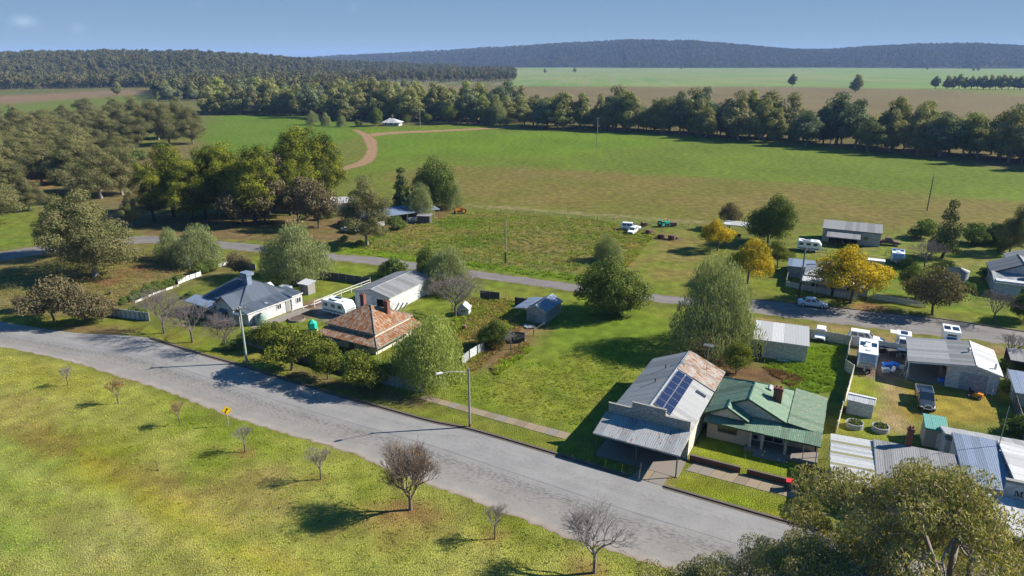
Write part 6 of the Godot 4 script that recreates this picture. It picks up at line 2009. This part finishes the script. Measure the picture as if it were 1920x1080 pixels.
func caravan(at: Vector3, yaw: float, L: float, H: float, label: String, front := true) -> Node3D:
	var t := thing("caravan", at, yaw, label, "caravan")
	var w := 1.2
	var y0 := 0.45
	var g := MB.new()
	# side outline: sloping nose in front
	g.prism(PackedVector2Array([V2(-L * 0.5, y0 + 0.25), V2(-L * 0.5 + 0.3, y0), V2(L * 0.5 - 0.5, y0), V2(L * 0.5, y0 + 0.5), V2(L * 0.5, y0 + 1.05), V2(L * 0.5 - 0.55, H - 0.06), V2(L * 0.5 - 0.75, H), V2(-L * 0.5 + 0.2, H), V2(-L * 0.5, H - 0.15)]), -w, w)
	put("shell", g.mesh(M.carwhite), t)
	for s in [-1, 1]:
		bx(t, "side_stripe", M.polegrey, V(0, y0 + 0.35, s * (w + 0.004)), V(L * 0.86, 0.3, 0.012))
		for x in [-L * 0.33, -L * 0.02, L * 0.26]:
			var o := bx(t, "window", M.dark, V(x, y0 + 1.3, s * (w + 0.012)), V(0.85, 0.55, 0.03))
			bx(o, "pane", M.glass, V(x, y0 + 1.3, s * (w + 0.03)), V(0.76, 0.46, 0.02))
	var dv := MB.new()
	var n0 := V(L * 0.5 + 0.012, y0 + 1.05, 0)
	var n1 := V(L * 0.5 - 0.5, H - 0.12, 0)
	dv.quad(V(n0.x, n0.y + 0.1, w * 0.8), V(n0.x, n0.y + 0.1, -w * 0.8), V(n1.x + 0.03, n1.y, -w * 0.8), V(n1.x + 0.03, n1.y, w * 0.8))
	put("front_window", dv.mesh(M.zinc), t)
	bx(t, "front_panel", M.zinc, V(L * 0.5 + 0.01, y0 + 0.75, 0), V(0.03, 0.5, w * 1.7))
	bx(t, "stripe", M.dark, V(L * 0.5 + 0.02, y0 + 1.03, 0), V(0.03, 0.07, w * 1.6))
	for q in [[-L * 0.28, 0.0, 0.6], [L * 0.02, 0.35, 0.45], [L * 0.24, 0.0, 0.55]]:
		bx(t, "roof_hatch", M.white, V(q[0], H + 0.06, q[1]), V(q[2], 0.12, q[2]))
	for s in [-1, 1]:
		bx(t, "solar_panel", M.solar, V(-L * 0.12, H + 0.03, s * 0.72), V(1.5, 0.04, 0.66))
	bx(t, "rear_window", M.glass, V(-L * 0.5 - 0.01, y0 + 1.3, 0), V(0.03, 0.5, 1.2))
	wheels(t, [-0.35, 0.45], w - 0.12, 0.34)
	var d := MB.new()
	for s in [-1, 1]:
		var a := V(L * 0.5 - 0.3, 0.5, s * 0.7)
		var b := V(L * 0.5 + 1.3, 0.5, 0)
		d.tube(a, b, 0.05, 0.05, 5)
	d.tube(V(L * 0.5 + 1.1, 0.05, 0), V(L * 0.5 + 1.1, 0.75, 0), 0.05, 0.05, 6)
	put("drawbar", d.mesh(M.dark), t)
	cyl(t, "gas_bottle", M.zinc, V(L * 0.5 + 0.35, 0.5, 0.2), V(L * 0.5 + 0.35, 1.0, 0.2), 0.17, 0.15, 10)
	return t

func vehicles() -> void:
	var toward := yaw_of(Vector3.ZERO, V(-0.45, 0, 0.89))
	car(P(1523, 574), deg_to_rad(-21), "sedan", M.carsilver, "silver blue sedan parked on the back road near the golden tree")
	car(P(1622, 643), deg_to_rad(-27), "wagon", M.carwhite, "white long wagon parked on the verge behind the caravan")
	car(P(1537, 633), toward, "hatch", M.carwhite, "small white car behind the fence next to the cream shed")
	# ute with a camper box behind the fence
	var u := car(P(1692, 655), toward, "ute", M.carwhite, "white utility with camper canopy parked behind the patio fence", "camper_utility", "utility")
	bx(u, "canopy", M.carwhite, V(-1.6, 1.4, 0), V(2.1, 1.3, 1.9))
	bx(u, "solar_panel", M.solar, V(-1.6, 2.08, 0), V(1.4, 0.04, 0.9))
	bx(u, "side_hatch", M.white, V(-1.6, 2.0, 1.4), V(1.6, 0.05, 0.9))
	var c2 := car(P(1780, 650), toward, "ute", M.carwhite, "white camper parked on the verge behind the garage", "camper_utility", "camper")
	bx(c2, "camper_box", M.carwhite, V(-1.3, 1.75, 0), V(3.4, 1.5, 2.2))
	for s in [-0.55, 0.55]:
		bx(c2, "solar_panel", M.solar, V(-1.3, 2.53, s), V(1.5, 0.04, 0.8))
	bx(c2, "front_hatch", M.glass, V(0.41, 1.9, 0), V(0.03, 0.4, 1.2))
	# dark tray utility on the lawn
	var d := car(P(1733, 757), toward + 0.05, "ute", M.carblack, "dark grey tray utility with bull bar on the caravan yard lawn", "tray_utility", "utility")
	bx(d, "tray_floor", M.rim, V(-1.7, 1.0, 0), V(2.2, 0.08, 1.9))
	for s in [-1, 1]:
		bx(d, "tray_side", M.rim, V(-1.7, 1.2, s * 0.93), V(2.2, 0.35, 0.05))
	bx(d, "tray_tail", M.rim, V(-2.78, 1.2, 0), V(0.05, 0.35, 1.86))
	var bb := MB.new()
	for s in [-1, 1]:
		bb.tube(V(2.75, 0.45, s * 0.45), V(2.75, 1.1, s * 0.3), 0.05, 0.05, 6)
		bb.tube(V(2.75, 0.75, s * 0.45), V(2.6, 0.75, s * 0.85), 0.05, 0.05, 6)
	bb.tube(V(2.75, 1.1, -0.3), V(2.75, 1.1, 0.3), 0.05, 0.05, 6)
	bb.tube(V(2.75, 0.6, -0.45), V(2.75, 0.6, 0.45), 0.05, 0.05, 6)
	put("bull_bar", bb.mesh(M.rim), d)
	caravan(P(1623, 683), toward, 6.4, 2.75, "large white caravan with roof panels beside the cream steel fence")
	caravan(P(636, 588), deg_to_rad(-30), 5.4, 2.5, "white caravan parked beside the rusty roofed cottage")
	caravan(P(1681, 492), toward, 4.8, 2.5, "white caravan standing alone on the grass by the field shed")
	caravan(P(1516, 470), deg_to_rad(-26), 5.0, 2.4, "white caravan under the flat roofed shelter")
	car(P(1183, 431), deg_to_rad(-14), "wagon", M.carwhite, "white four wheel drive wagon parked by the wire fence of the field")
	car(P(1186, 437), toward, "hatch", M.carwhite, "old white car facing out beside the four wheel drive wagon")
	car(P(658, 436), deg_to_rad(-30), "ute", M.carwhite, "old white utility before the machinery shed", "old_utility", "utility")
	car(P(1664, 459), deg_to_rad(-26), "ute", M.rustmetal, "rusty brown old utility parked at the end of the field shed", "old_utility", "utility")
	var bt := thing("box_trailer", P(1641, 500), deg_to_rad(-26), "pale box trailer parked near the lone caravan", "trailer")
	bx(bt, "box", M.zinc, V(0, 0.95, 0), V(3.2, 1.0, 1.8))
	bx(bt, "cover", M.white, V(0, 1.49, 0), V(3.3, 0.08, 1.9))
	wheels(bt, [0.0], 0.95, 0.33)
	cyl(bt, "drawbar", M.dark, V(1.6, 0.5, 0), V(2.8, 0.5, 0), 0.05, 0.05, 6)
	tractor(P(864, 400), deg_to_rad(-160), M.carorange, "old orange tractor at the field edge of the weedy lot")
	tractor(P(1244, 425), deg_to_rad(20), M.teal, "old blue green tractor among the scrap by the field")
	# scrap
	for q in [[1207, 424, 1], [1218, 438, 2], [1241, 447, 3], [1260, 449, 4], [1262, 424, 5]]:
		scrap(P(q[0], q[1]), q[2], ["", "rusty iron trailer bin beside the white four wheel drive wagon", "low heap of rusty machine parts on the grass", "rusty drum machine standing by the heap of timber", "heap of rusty timber and iron by the field lane", "pale broken trailer next to the blue green tractor"][q[2]])
	scrap(P(675, 420), 6, "rusty plough frame before the machinery shed")
	scrap(P(640, 420), 7, "heap of old iron beside the drive to the machinery shed")

func tractor(at: Vector3, yaw: float, m: Material, label: String) -> void:
	var t := thing("tractor", at, yaw, label, "tractor")
	bx(t, "engine_hood", m, V(0.9, 1.05, 0), V(1.7, 0.6, 0.6))
	bx(t, "grille", M.dark, V(1.77, 1.05, 0), V(0.05, 0.5, 0.5))
	bx(t, "chassis", M.rustmetal, V(0.3, 0.65, 0), V(2.6, 0.3, 0.45))
	bx(t, "seat", M.dark, V(-0.6, 1.2, 0), V(0.5, 0.1, 0.5))
	bx(t, "backrest", M.dark, V(-0.85, 1.45, 0), V(0.08, 0.4, 0.5))
	cyl(t, "steering_wheel", M.dark, V(0.0, 1.5, 0), V(-0.03, 1.53, 0), 0.22, 0.22, 12)
	cyl(t, "exhaust_pipe", M.dark, V(1.0, 1.3, 0.15), V(1.0, 2.1, 0.15), 0.05, 0.05)
	for s in [-1, 1]:
		var o := cyl(t, "rear_wheel", M.tyre, V(-0.6, 0.75, s * 0.75 - 0.17), V(-0.6, 0.75, s * 0.75 + 0.17), 0.75, 0.75, 18)
		cyl(o, "rim", m, V(-0.6, 0.75, s * 0.75 - 0.18), V(-0.6, 0.75, s * 0.75 + 0.18), 0.4, 0.4, 12)
		o = cyl(t, "front_wheel", M.tyre, V(1.4, 0.4, s * 0.6 - 0.1), V(1.4, 0.4, s * 0.6 + 0.1), 0.4, 0.4, 14)
		cyl(o, "rim", m, V(1.4, 0.4, s * 0.6 - 0.11), V(1.4, 0.4, s * 0.6 + 0.11), 0.22, 0.22, 10)
		bx(t, "mudguard", m, V(-0.6, 1.55, s * 0.7), V(1.0, 0.06, 0.4))

func scrap(at: Vector3, sd: int, label: String) -> void:
	var r := RandomNumberGenerator.new()
	r.seed = sd * 77
	var t := thing("scrap_machine", at, r.randf() * TAU, label, "scrap")
	var ms := [M.rustmetal, M.rustmetal, M.darkwood, M.greywood]
	bx(t, "bin", M.rustmetal, V(0, 0.6, 0), V(1.6, 0.8, 1.1), Basis(Vector3.UP, 0.3))
	for i in 9:
		var a := V(r.randf_range(-1.6, 1.6), r.randf_range(0.1, 0.4), r.randf_range(-1.0, 1.0))
		var d := V(r.randfn(), absf(r.randfn()) * 0.4, r.randfn()).normalized() * r.randf_range(0.8, 1.8)
		cyl(t, "bar", ms[i % 4], a, a + d, 0.07, 0.06, 5)
	for s in [-1, 1]:
		cyl(t, "wheel", M.rustmetal, V(0.5, 0.4, s * 0.75), V(0.5, 0.4, s * 0.82), 0.4, 0.4, 12)

# ---------------------------------------------------------------- poles and small things
func pole(at: Vector3, h: float, m: Material, label: String, r := 0.16, arms := 1, yaw := 0.0) -> Node3D:
	var t := thing("power_pole", at, yaw, label, "pole")
	cyl(t, "shaft", m, Vector3.ZERO, V(0, h, 0), r, r * 0.72, 10)
	for i in arms:
		bx(t, "crossarm", M.wood, V(0, h - 0.35 - i * 0.8, 0.14), V(1.9, 0.11, 0.1))
		for x in [-0.8, -0.3, 0.3, 0.8]:
			cyl(t, "insulator", M.white, V(x, h - 0.29 - i * 0.8, 0.14), V(x, h - 0.1 - i * 0.8, 0.14), 0.04, 0.03, 6)
	return t

func wire(a: Vector3, b: Vector3, sag: float, label: String, called := "overhead_wire") -> void:
	var g := MB.new()
	var prev := a
	for i in range(1, 15):
		var s := i / 14.0
		var p := a.lerp(b, s) - V(0, sag * 4.0 * s * (1.0 - s), 0)
		g.tube(prev, p, 0.014, 0.014, 4, false)
		prev = p
	tag(put(called, g.mesh(M.dark)), label, "wire")

func small_things() -> void:
	# street lamp on a steel pole
	var lp := P(881, 801)
	var t := thing("street_lamp", lp, 0, "tall grey street lamp pole on the verge by the concrete footpath", "street lamp")
	cyl(t, "pole", M.polegrey, Vector3.ZERO, V(0, 7.6, 0), 0.15, 0.11, 10)
	cyl(t, "pole_base", M.rustmetal, Vector3.ZERO, V(0, 0.5, 0), 0.17, 0.16, 10)
	var g := MB.new()
	g.tube(V(0, 7.1, 0), V(-1.5, 7.55, 0.75), 0.05, 0.045, 6)
	g.tube(V(-1.5, 7.55, 0.75), V(-2.9, 7.7, 1.45), 0.045, 0.04, 6)
	put("arm", g.mesh(M.polegrey), t)
	var lm := bx(t, "lamp_head", M.white, V(-3.15, 7.72, 1.58), V(0.75, 0.13, 0.28), Basis(Vector3.UP, 0.46))
	bx(lm, "lens", M.glass, V(-3.15, 7.64, 1.58), V(0.5, 0.05, 0.22), Basis(Vector3.UP, 0.46))
	# power poles
	pole(P(463, 681), 8.6, M.polegreen, "green painted power pole on the verge by the navy roofed house", 0.19, 1, deg_to_rad(28))
	var mp := pole(P(948, 495), 9.6, M.polegrey, "plain tall pole with shade painted on its foot beside the back road", 0.17, 0)
	cyl(mp, "dark_foot", M.dark, V(0, 0.0, 0), V(0, 2.6, 0), 0.175, 0.172, 10)  # shadow on the lower shaft, painted as a dark sleeve
	var ep := pole(P(1497, 562), 9.8, M.polegrey, "tall pole beside the silver blue sedan", 0.18, 1, deg_to_rad(-25))
	cyl(ep, "dark_foot", M.dark, V(0, 0.0, 0), V(0, 3.4, 0), 0.185, 0.18, 10)  # dark sleeve round the lower third of the shaft
	pole(P(1119, 276), 14.0, M.greywood, "lone power pole standing in the big green field", 0.2, 1, 0.3)
	pole(P(1738, 395), 10.0, M.darkwood, "lone dark power pole at the east end of the field", 0.16, 1, 0.6)
	pole(P(505, 418), 9.0, M.polegrey, "grey pole among the pines by the back road", 0.16, 0)
	pole(P(788, 241), 11.0, M.polegrey, "thin pole beside the distant field track", 0.18, 1, 0.3)
	pole(P(904, 233), 12.0, M.polegrey, "thin pole at the far end of the field track", 0.18, 1, 0.3)
	wire(lp + V(0, 7.0, 0), P(1142, 755, 4.4), 0.5, "thin service wire from the street lamp pole to the shop parapet")
	wire(P(1497, 562) + V(0, 9.2, 0), P(1740, 520, 5.0), 0.6, "thin service wire from the tall pole to the eastern houses")
	wire(P(948, 495) + V(0, 9.2, 0), P(1497, 562) + V(0, 9.4, 0), 1.0, "long wire between the two tall poles of the back road")
	# warning sign
	var s := P(429, 799)
	t = thing("road_sign", s, deg_to_rad(22), "yellow diamond curve warning sign in the park grass", "sign")
	cyl(t, "post", M.zinc, Vector3.ZERO, V(0, 2.45, 0), 0.04, 0.04, 8)
	var bs := Basis(Vector3.BACK, PI / 4)
	bx(t, "plate", M.yellow, V(0, 2.1, 0.05), V(0.85, 0.85, 0.02), bs)
	var ar := MB.new()
	ar.prism(PackedVector2Array([V2(-0.2, 1.75), V2(-0.08, 1.75), V2(-0.08, 1.98), V2(0.1, 2.08), V2(0.12, 2.18), V2(0.22, 2.14), V2(0.1, 2.42), V2(-0.12, 2.26), V2(0.0, 2.22), V2(-0.02, 2.16), V2(-0.2, 2.06)]), 0.062, 0.068)
	put("arrow", ar.mesh(M.dark), t)
	var bd := MB.new()
	for k in 4:
		var b2 := Basis(Vector3.BACK, PI / 4 + k * PI / 2)
		bd.box(V(0, 2.1, 0.064) + b2 * V(0, 0.385, 0), V(0.78, 0.02, 0.004), b2)
	put("border", bd.mesh(M.dark), t)
	# marker stake in the park
	t = thing("marker_stake", P(296, 882), 0, "thin dark stake standing alone in the park grass", "stake")
	cyl(t, "shaft", M.wood, Vector3.ZERO, V(-0.05, 1.1, 0), 0.03, 0.025, 6)
	cyl(t, "base", M.dark, V(0, 0, 0), V(0, 0.1, 0), 0.14, 0.1, 8)
	# garden beds in the caravan yard
	for q in [[1602, 800, "round steel garden bed beside the white garden shed"], [1650, 807, "round steel garden bed next to the clay brick chimney"]]:
		var b := thing("raised_bed", P(q[0], q[1]), 0, q[2], "garden bed")
		ring_parts(b, 0.95, 0.6, M.zinc, M.soil)
		var f := MB.new()
		for i in 150:
			var a := rng.randf() * TAU
			var nn := V(rng.randfn(), 1.0, rng.randfn()).normalized()
			f.leaf(V(cos(a) * 0.7 * sqrt(rng.randf()), 0.55 + rng.randf() * 0.25, sin(a) * 0.7 * sqrt(rng.randf())), nn.cross(V(rng.randfn(), 0.1, rng.randfn())).normalized(), nn, 0.28, 0.12, Color(0.06, 0.1, 0.02).lerp(Color(0.12, 0.15, 0.04), rng.randf()))
		put("plants", f.mesh(M.leaf), b)
	# ride-on mower
	t = thing("ride_on_mower", P(1828, 745), deg_to_rad(-50), "small orange ride-on mower on the lawn before the garage", "mower")
	bx(t, "body", M.carorange, V(0.35, 0.5, 0), V(0.9, 0.4, 0.6))
	bx(t, "deck", M.carorange, V(-0.1, 0.25, 0), V(1.0, 0.15, 1.0))
	bx(t, "seat", M.dark, V(-0.5, 0.7, 0), V(0.45, 0.12, 0.45))
	bx(t, "backrest", M.dark, V(-0.72, 0.9, 0), V(0.1, 0.4, 0.42))
	wheels(t, [-0.55], 0.45, 0.27)
	wheels(t, [0.6], 0.4, 0.2)
	cyl(t, "steering_wheel", M.dark, V(0.0, 0.95, 0), V(-0.02, 0.98, 0), 0.17, 0.17, 10)
	# ladder against the garage
	var la := P(1854, 741)
	t = thing("step_ladder", la, deg_to_rad(-27.5), "white ladder leaning on the garage wall beside the roller door", "ladder")
	for x in [-0.28, 0.28]:
		cyl(t, "rail", M.white, V(x, 0, 0.2), V(x, 2.6, -0.55), 0.045, 0.045, 6)
	for k in 7:
		bx(t, "rung", M.white, V(0, 0.3 + k * 0.34, 0.12 - k * 0.098), V(0.56, 0.06, 0.1))
	# patio clutter beside the caravan
	var cl := [["storage_bin", M.blue, 1663, 690, 0.9, "bright blue storage tub beside the caravan"], ["storage_bin", M.blue, 1676, 688, 0.8, "bright blue covered bundle between the tub and the carport"], ["storage_bin", M.white, 1660, 697, 0.7, "white box in front of the bright blue tub"], ["storage_bin", M.green, 1665, 656, 0.5, "lime green tub by the patio fence"], ["storage_bin", M.rim, 1684, 668, 0.6, "grey box under the patio clutter"], ["storage_bin", M.dark, 1655, 660, 1.0, "black outdoor cupboard against the patio fence"], ["storage_bin", M.white, 1687, 690, 0.6, "white carton beside the carport post"], ["storage_bin", M.teal, 1700, 664, 0.8, "teal covered crate at the carport corner"], ["storage_bin", M.darkwood, 1672, 666, 1.1, "dark timber workbench by the patio fence"], ["storage_bin", M.blue, 1765, 716, 0.7, "blue drum tub at the garage corner"]]
	for q in cl:
		var b := thing(q[0], P(q[2], q[3]), deg_to_rad(rng.randf_range(-50, 10)), q[5], "box")
		var h: float = q[4]
		var gb := MB.new()
		gb.prism(PackedVector2Array([V2(-h * 0.55, 0.0), V2(h * 0.55, 0.0), V2(h * 0.65, h * 0.7), V2(-h * 0.65, h * 0.7)]), -h * 0.4, h * 0.4)
		put("tub", gb.mesh(q[1]), b)
		bx(b, "lid", q[1], V(0, h * 0.73, 0), V(h * 1.4, 0.07, h * 0.95))
	for q in [[1679, 655, "white striped folding chair on the patio"], [1672, 700, "grey folding chair at the edge of the patio"]]:
		var c := thing("folding_chair", P(q[0], q[1]), rng.randf() * TAU, q[2], "chair")
		bx(c, "seat", M.white, V(0, 0.42, 0), V(0.5, 0.05, 0.5))
		bx(c, "backrest", M.white, V(0, 0.75, -0.28), V(0.5, 0.5, 0.05), Basis(Vector3.RIGHT, -0.25))
		for x in [-0.22, 0.22]:
			for z in [-0.22, 0.22]:
				cyl(c, "leg", M.rim, V(x, 0, z), V(x, 0.42, z), 0.02, 0.02, 5)
	# clothes line frame near the carport
	t = thing("clothes_airer", P(1695, 705), 0.3, "white folding clothes airer beside the carport post", "airer")
	for x in [-0.4, 0.4]:
		cyl(t, "leg", M.white, V(x, 0, -0.3), V(x, 1.6, 0.1), 0.025, 0.025, 5)
		cyl(t, "leg", M.white, V(x, 0, 0.4), V(x, 1.6, 0.0), 0.025, 0.025, 5)
	for k in 4:
		cyl(t, "rail", M.white, V(-0.4, 0.5 + k * 0.35, 0.0), V(0.4, 0.5 + k * 0.35, 0.0), 0.02, 0.02, 5)
	# green play tent
	t = thing("garden_tent", P(587, 620), 0.2, "small bright green tent cover on the lawn behind the rusty cottage", "tent")
	var tg := MB.new()
	for k in 6:
		var a0 := TAU * k / 6.0
		var a1 := TAU * (k + 1) / 6.0
		var p := V(cos(a0) * 0.75, 0, -sin(a0) * 0.75)
		var q := V(cos(a1) * 0.75, 0, -sin(a1) * 0.75)
		tg.quad(p, q, q * 0.95 + V(0, 1.4, 0), p * 0.95 + V(0, 1.4, 0))
		tg.tri(p * 0.95 + V(0, 1.4, 0), q * 0.95 + V(0, 1.4, 0), V(0, 2.0, 0))
	put("cover", tg.mesh(M.teal), t)
	bx(t, "base_frame", M.white, V(0, 0.03, 0), V(1.5, 0.06, 1.2))
	# wheelie bin with a red lid on the footpath
	t = thing("wheelie_bin", P(1479, 918), deg_to_rad(-25), "dark wheelie bin with red lid on the footpath by the corner gum", "bin")
	var wb := MB.new()
	wb.prism(PackedVector2Array([V2(-0.24, 0.1), V2(0.24, 0.1), V2(0.3, 1.0), V2(-0.3, 1.0)]), -0.32, 0.32)
	put("body", wb.mesh(M.fencedark), t)
	bx(t, "lid", M.red, V(0, 1.05, 0), V(0.72, 0.08, 0.8))
	for z in [-0.25, 0.25]:
		cyl(t, "wheel", M.tyre, V(-0.25, 0.12, z - 0.04), V(-0.25, 0.12, z + 0.04), 0.12, 0.12, 10)
	# odds and ends in the back yards
	var od := [["log_stump", M.brick, 871, 618, 0.7, "short red brown stump on the lot beside the pepper tree", "stump"], ["water_drum", M.rustmetal, 256, 474, 0.9, "rusty drum by the gatepost near the pepper trees", "drum"], ["stone_block", M.rustmetal, 208, 552, 0.6, "rusty iron box lying in the corner paddock", "box"]]
	for q in od:
		var b := thing(q[0], P(q[2], q[3]), rng.randf(), q[5], q[6])
		cyl(b, "side", q[1], Vector3.ZERO, V(0.02, q[4], 0), q[4] * 0.55, q[4] * 0.5, 12)
		cyl(b, "top", M.wood, V(0.02, q[4], 0), V(0.02, q[4] + 0.04, 0), q[4] * 0.45, q[4] * 0.42, 12)
	for q in [[535, 545, "blue covered trailer load beneath the big pepper tree"], [560, 535, "dark covered heap beside the grey outhouse"]]:
		var b := thing("covered_trailer", P(q[0], q[1]), deg_to_rad(-20), q[2], "trailer")
		prism(b, "cover", M.bluewall if q[0] < 550 else M.darkwood, [V2(-1.3, 0.3), V2(1.3, 0.3), V2(1.1, 0.9), V2(-0.9, 1.0)], -0.7, 0.7)
		wheels(b, [0.0], 0.75, 0.28)
	# wood pile and beds by the small blue grey shed
	t = thing("timber_pile", P(977, 566), 0.2, "pile of cut firewood against the dark fence stub", "wood pile")
	for i in 22:
		var x := rng.randf_range(-1.0, 1.0)
		var y := rng.randf_range(0.1, 0.75)
		cyl(t, "log", [M.wood, M.greywood, M.rustmetal][i % 3], V(x, y, -0.3), V(x + rng.randf_range(-0.15, 0.15), y, 0.3), 0.1, 0.1, 7)
	t = thing("scrap_sheet", P(990, 611), deg_to_rad(-29), "pale loose iron sheets lying before the small blue grey shed", "scrap")
	for i in 3:
		bx(t, "sheet", [M.zinc, M.white, M.greywood][i], V(0.4 * i, 0.06 + 0.05 * i, 0.3 * i), V(1.6, 0.03, 0.8), Basis(Vector3.UP, 0.3 * i))
	grass()

func grass() -> void:     # tufts of longer grass and weeds
	var r := RandomNumberGenerator.new()
	r.seed = 99
	var g := MB.new()
	for i in 14:
		var a := r.randf() * TAU
		var d := V(cos(a) * 0.5, 1.0, sin(a) * 0.5).normalized()
		var nn := d.cross(V(r.randfn(), 0.2, r.randfn())).normalized()
		if nn.y < 0: nn = -nn
		g.leaf(V(cos(a) * 0.16 * r.randf(), 0.12, sin(a) * 0.16 * r.randf()), d, nn, r.randf_range(0.25, 0.42), 0.05, Color(r.randf_range(0.8, 1.1), r.randf_range(0.85, 1.1), 0.9))
	var me := g.mesh(M.leaf)
	var areas := [   # polygon, count, colour a, colour b, size
		[[[640, 470], [700, 440], [820, 410], [900, 396], [1120, 412], [1230, 440], [1180, 500], [1080, 528], [880, 500], [700, 480]], 6500, Color(0.15, 0.24, 0.05), Color(0.34, 0.33, 0.16), 1.2],
		[[[850, 560], [960, 560], [975, 620], [900, 690], [840, 720], [800, 690], [850, 620]], 2500, Color(0.22, 0.24, 0.07), Color(0.36, 0.28, 0.17), 1.1],
		[[[920, 690], [985, 640], [1000, 655], [930, 705]], 500, Color(0.3, 0.23, 0.16), Color(0.38, 0.3, 0.2), 1.2],
		[[[850, 715], [950, 690], [1190, 640], [1190, 720], [1090, 800], [960, 770], [850, 745]], 2500, Color(0.24, 0.32, 0.06), Color(0.36, 0.36, 0.14), 0.5],
		[[[1430, 690], [1520, 650], [1580, 650], [1560, 735], [1500, 738]], 1500, Color(0.18, 0.32, 0.05), Color(0.26, 0.36, 0.07), 0.9],
		[[[0, 520], [130, 480], [300, 470], [420, 480], [330, 530], [200, 590], [0, 585]], 3000, Color(0.25, 0.25, 0.1), Color(0.36, 0.29, 0.18), 0.8],
		[[[0, 660], [270, 730], [433, 790], [640, 850], [835, 928], [960, 975], [1250, 1075], [0, 1079]], 6000, Color(0.3, 0.34, 0.08), Color(0.44, 0.42, 0.16), 0.4]]
	var spots := []
	for q in areas:
		var poly := px_poly(q[0])
		var rc := Rect2(poly[0], Vector2.ZERO)
		for p in poly: rc = rc.expand(p)
		var n := 0
		var tries := 0
		while n < q[1] and tries < q[1] * 6:
			tries += 1
			var p := Vector2(r.randf_range(rc.position.x, rc.end.x), r.randf_range(rc.position.y, rc.end.y))
			if Geometry2D.is_point_in_polygon(p, poly):
				spots.append([p, ground_color(p.x, p.y) * r.randf_range(0.75, 1.05), q[4] * r.randf_range(0.5, 1.4)])
				n += 1
	var mm := MultiMesh.new()
	mm.transform_format = MultiMesh.TRANSFORM_3D
	mm.use_colors = true
	mm.mesh = me
	mm.instance_count = spots.size()
	for i in spots.size():
		var s: float = spots[i][2]
		mm.set_instance_transform(i, Transform3D(Basis(Vector3.UP, r.randf() * TAU).scaled(V(s * 1.5, s, s * 1.5)), V(spots[i][0].x, 0, spots[i][0].y)))
		mm.set_instance_color(i, spots[i][1])
	var o := MultiMeshInstance3D.new()
	o.name = "grass"
	o.multimesh = mm
	add_child(o)
	tag(o, "tufts of grass and weeds growing over park and lots", "grass")
	o.set_meta("kind", "stuff")
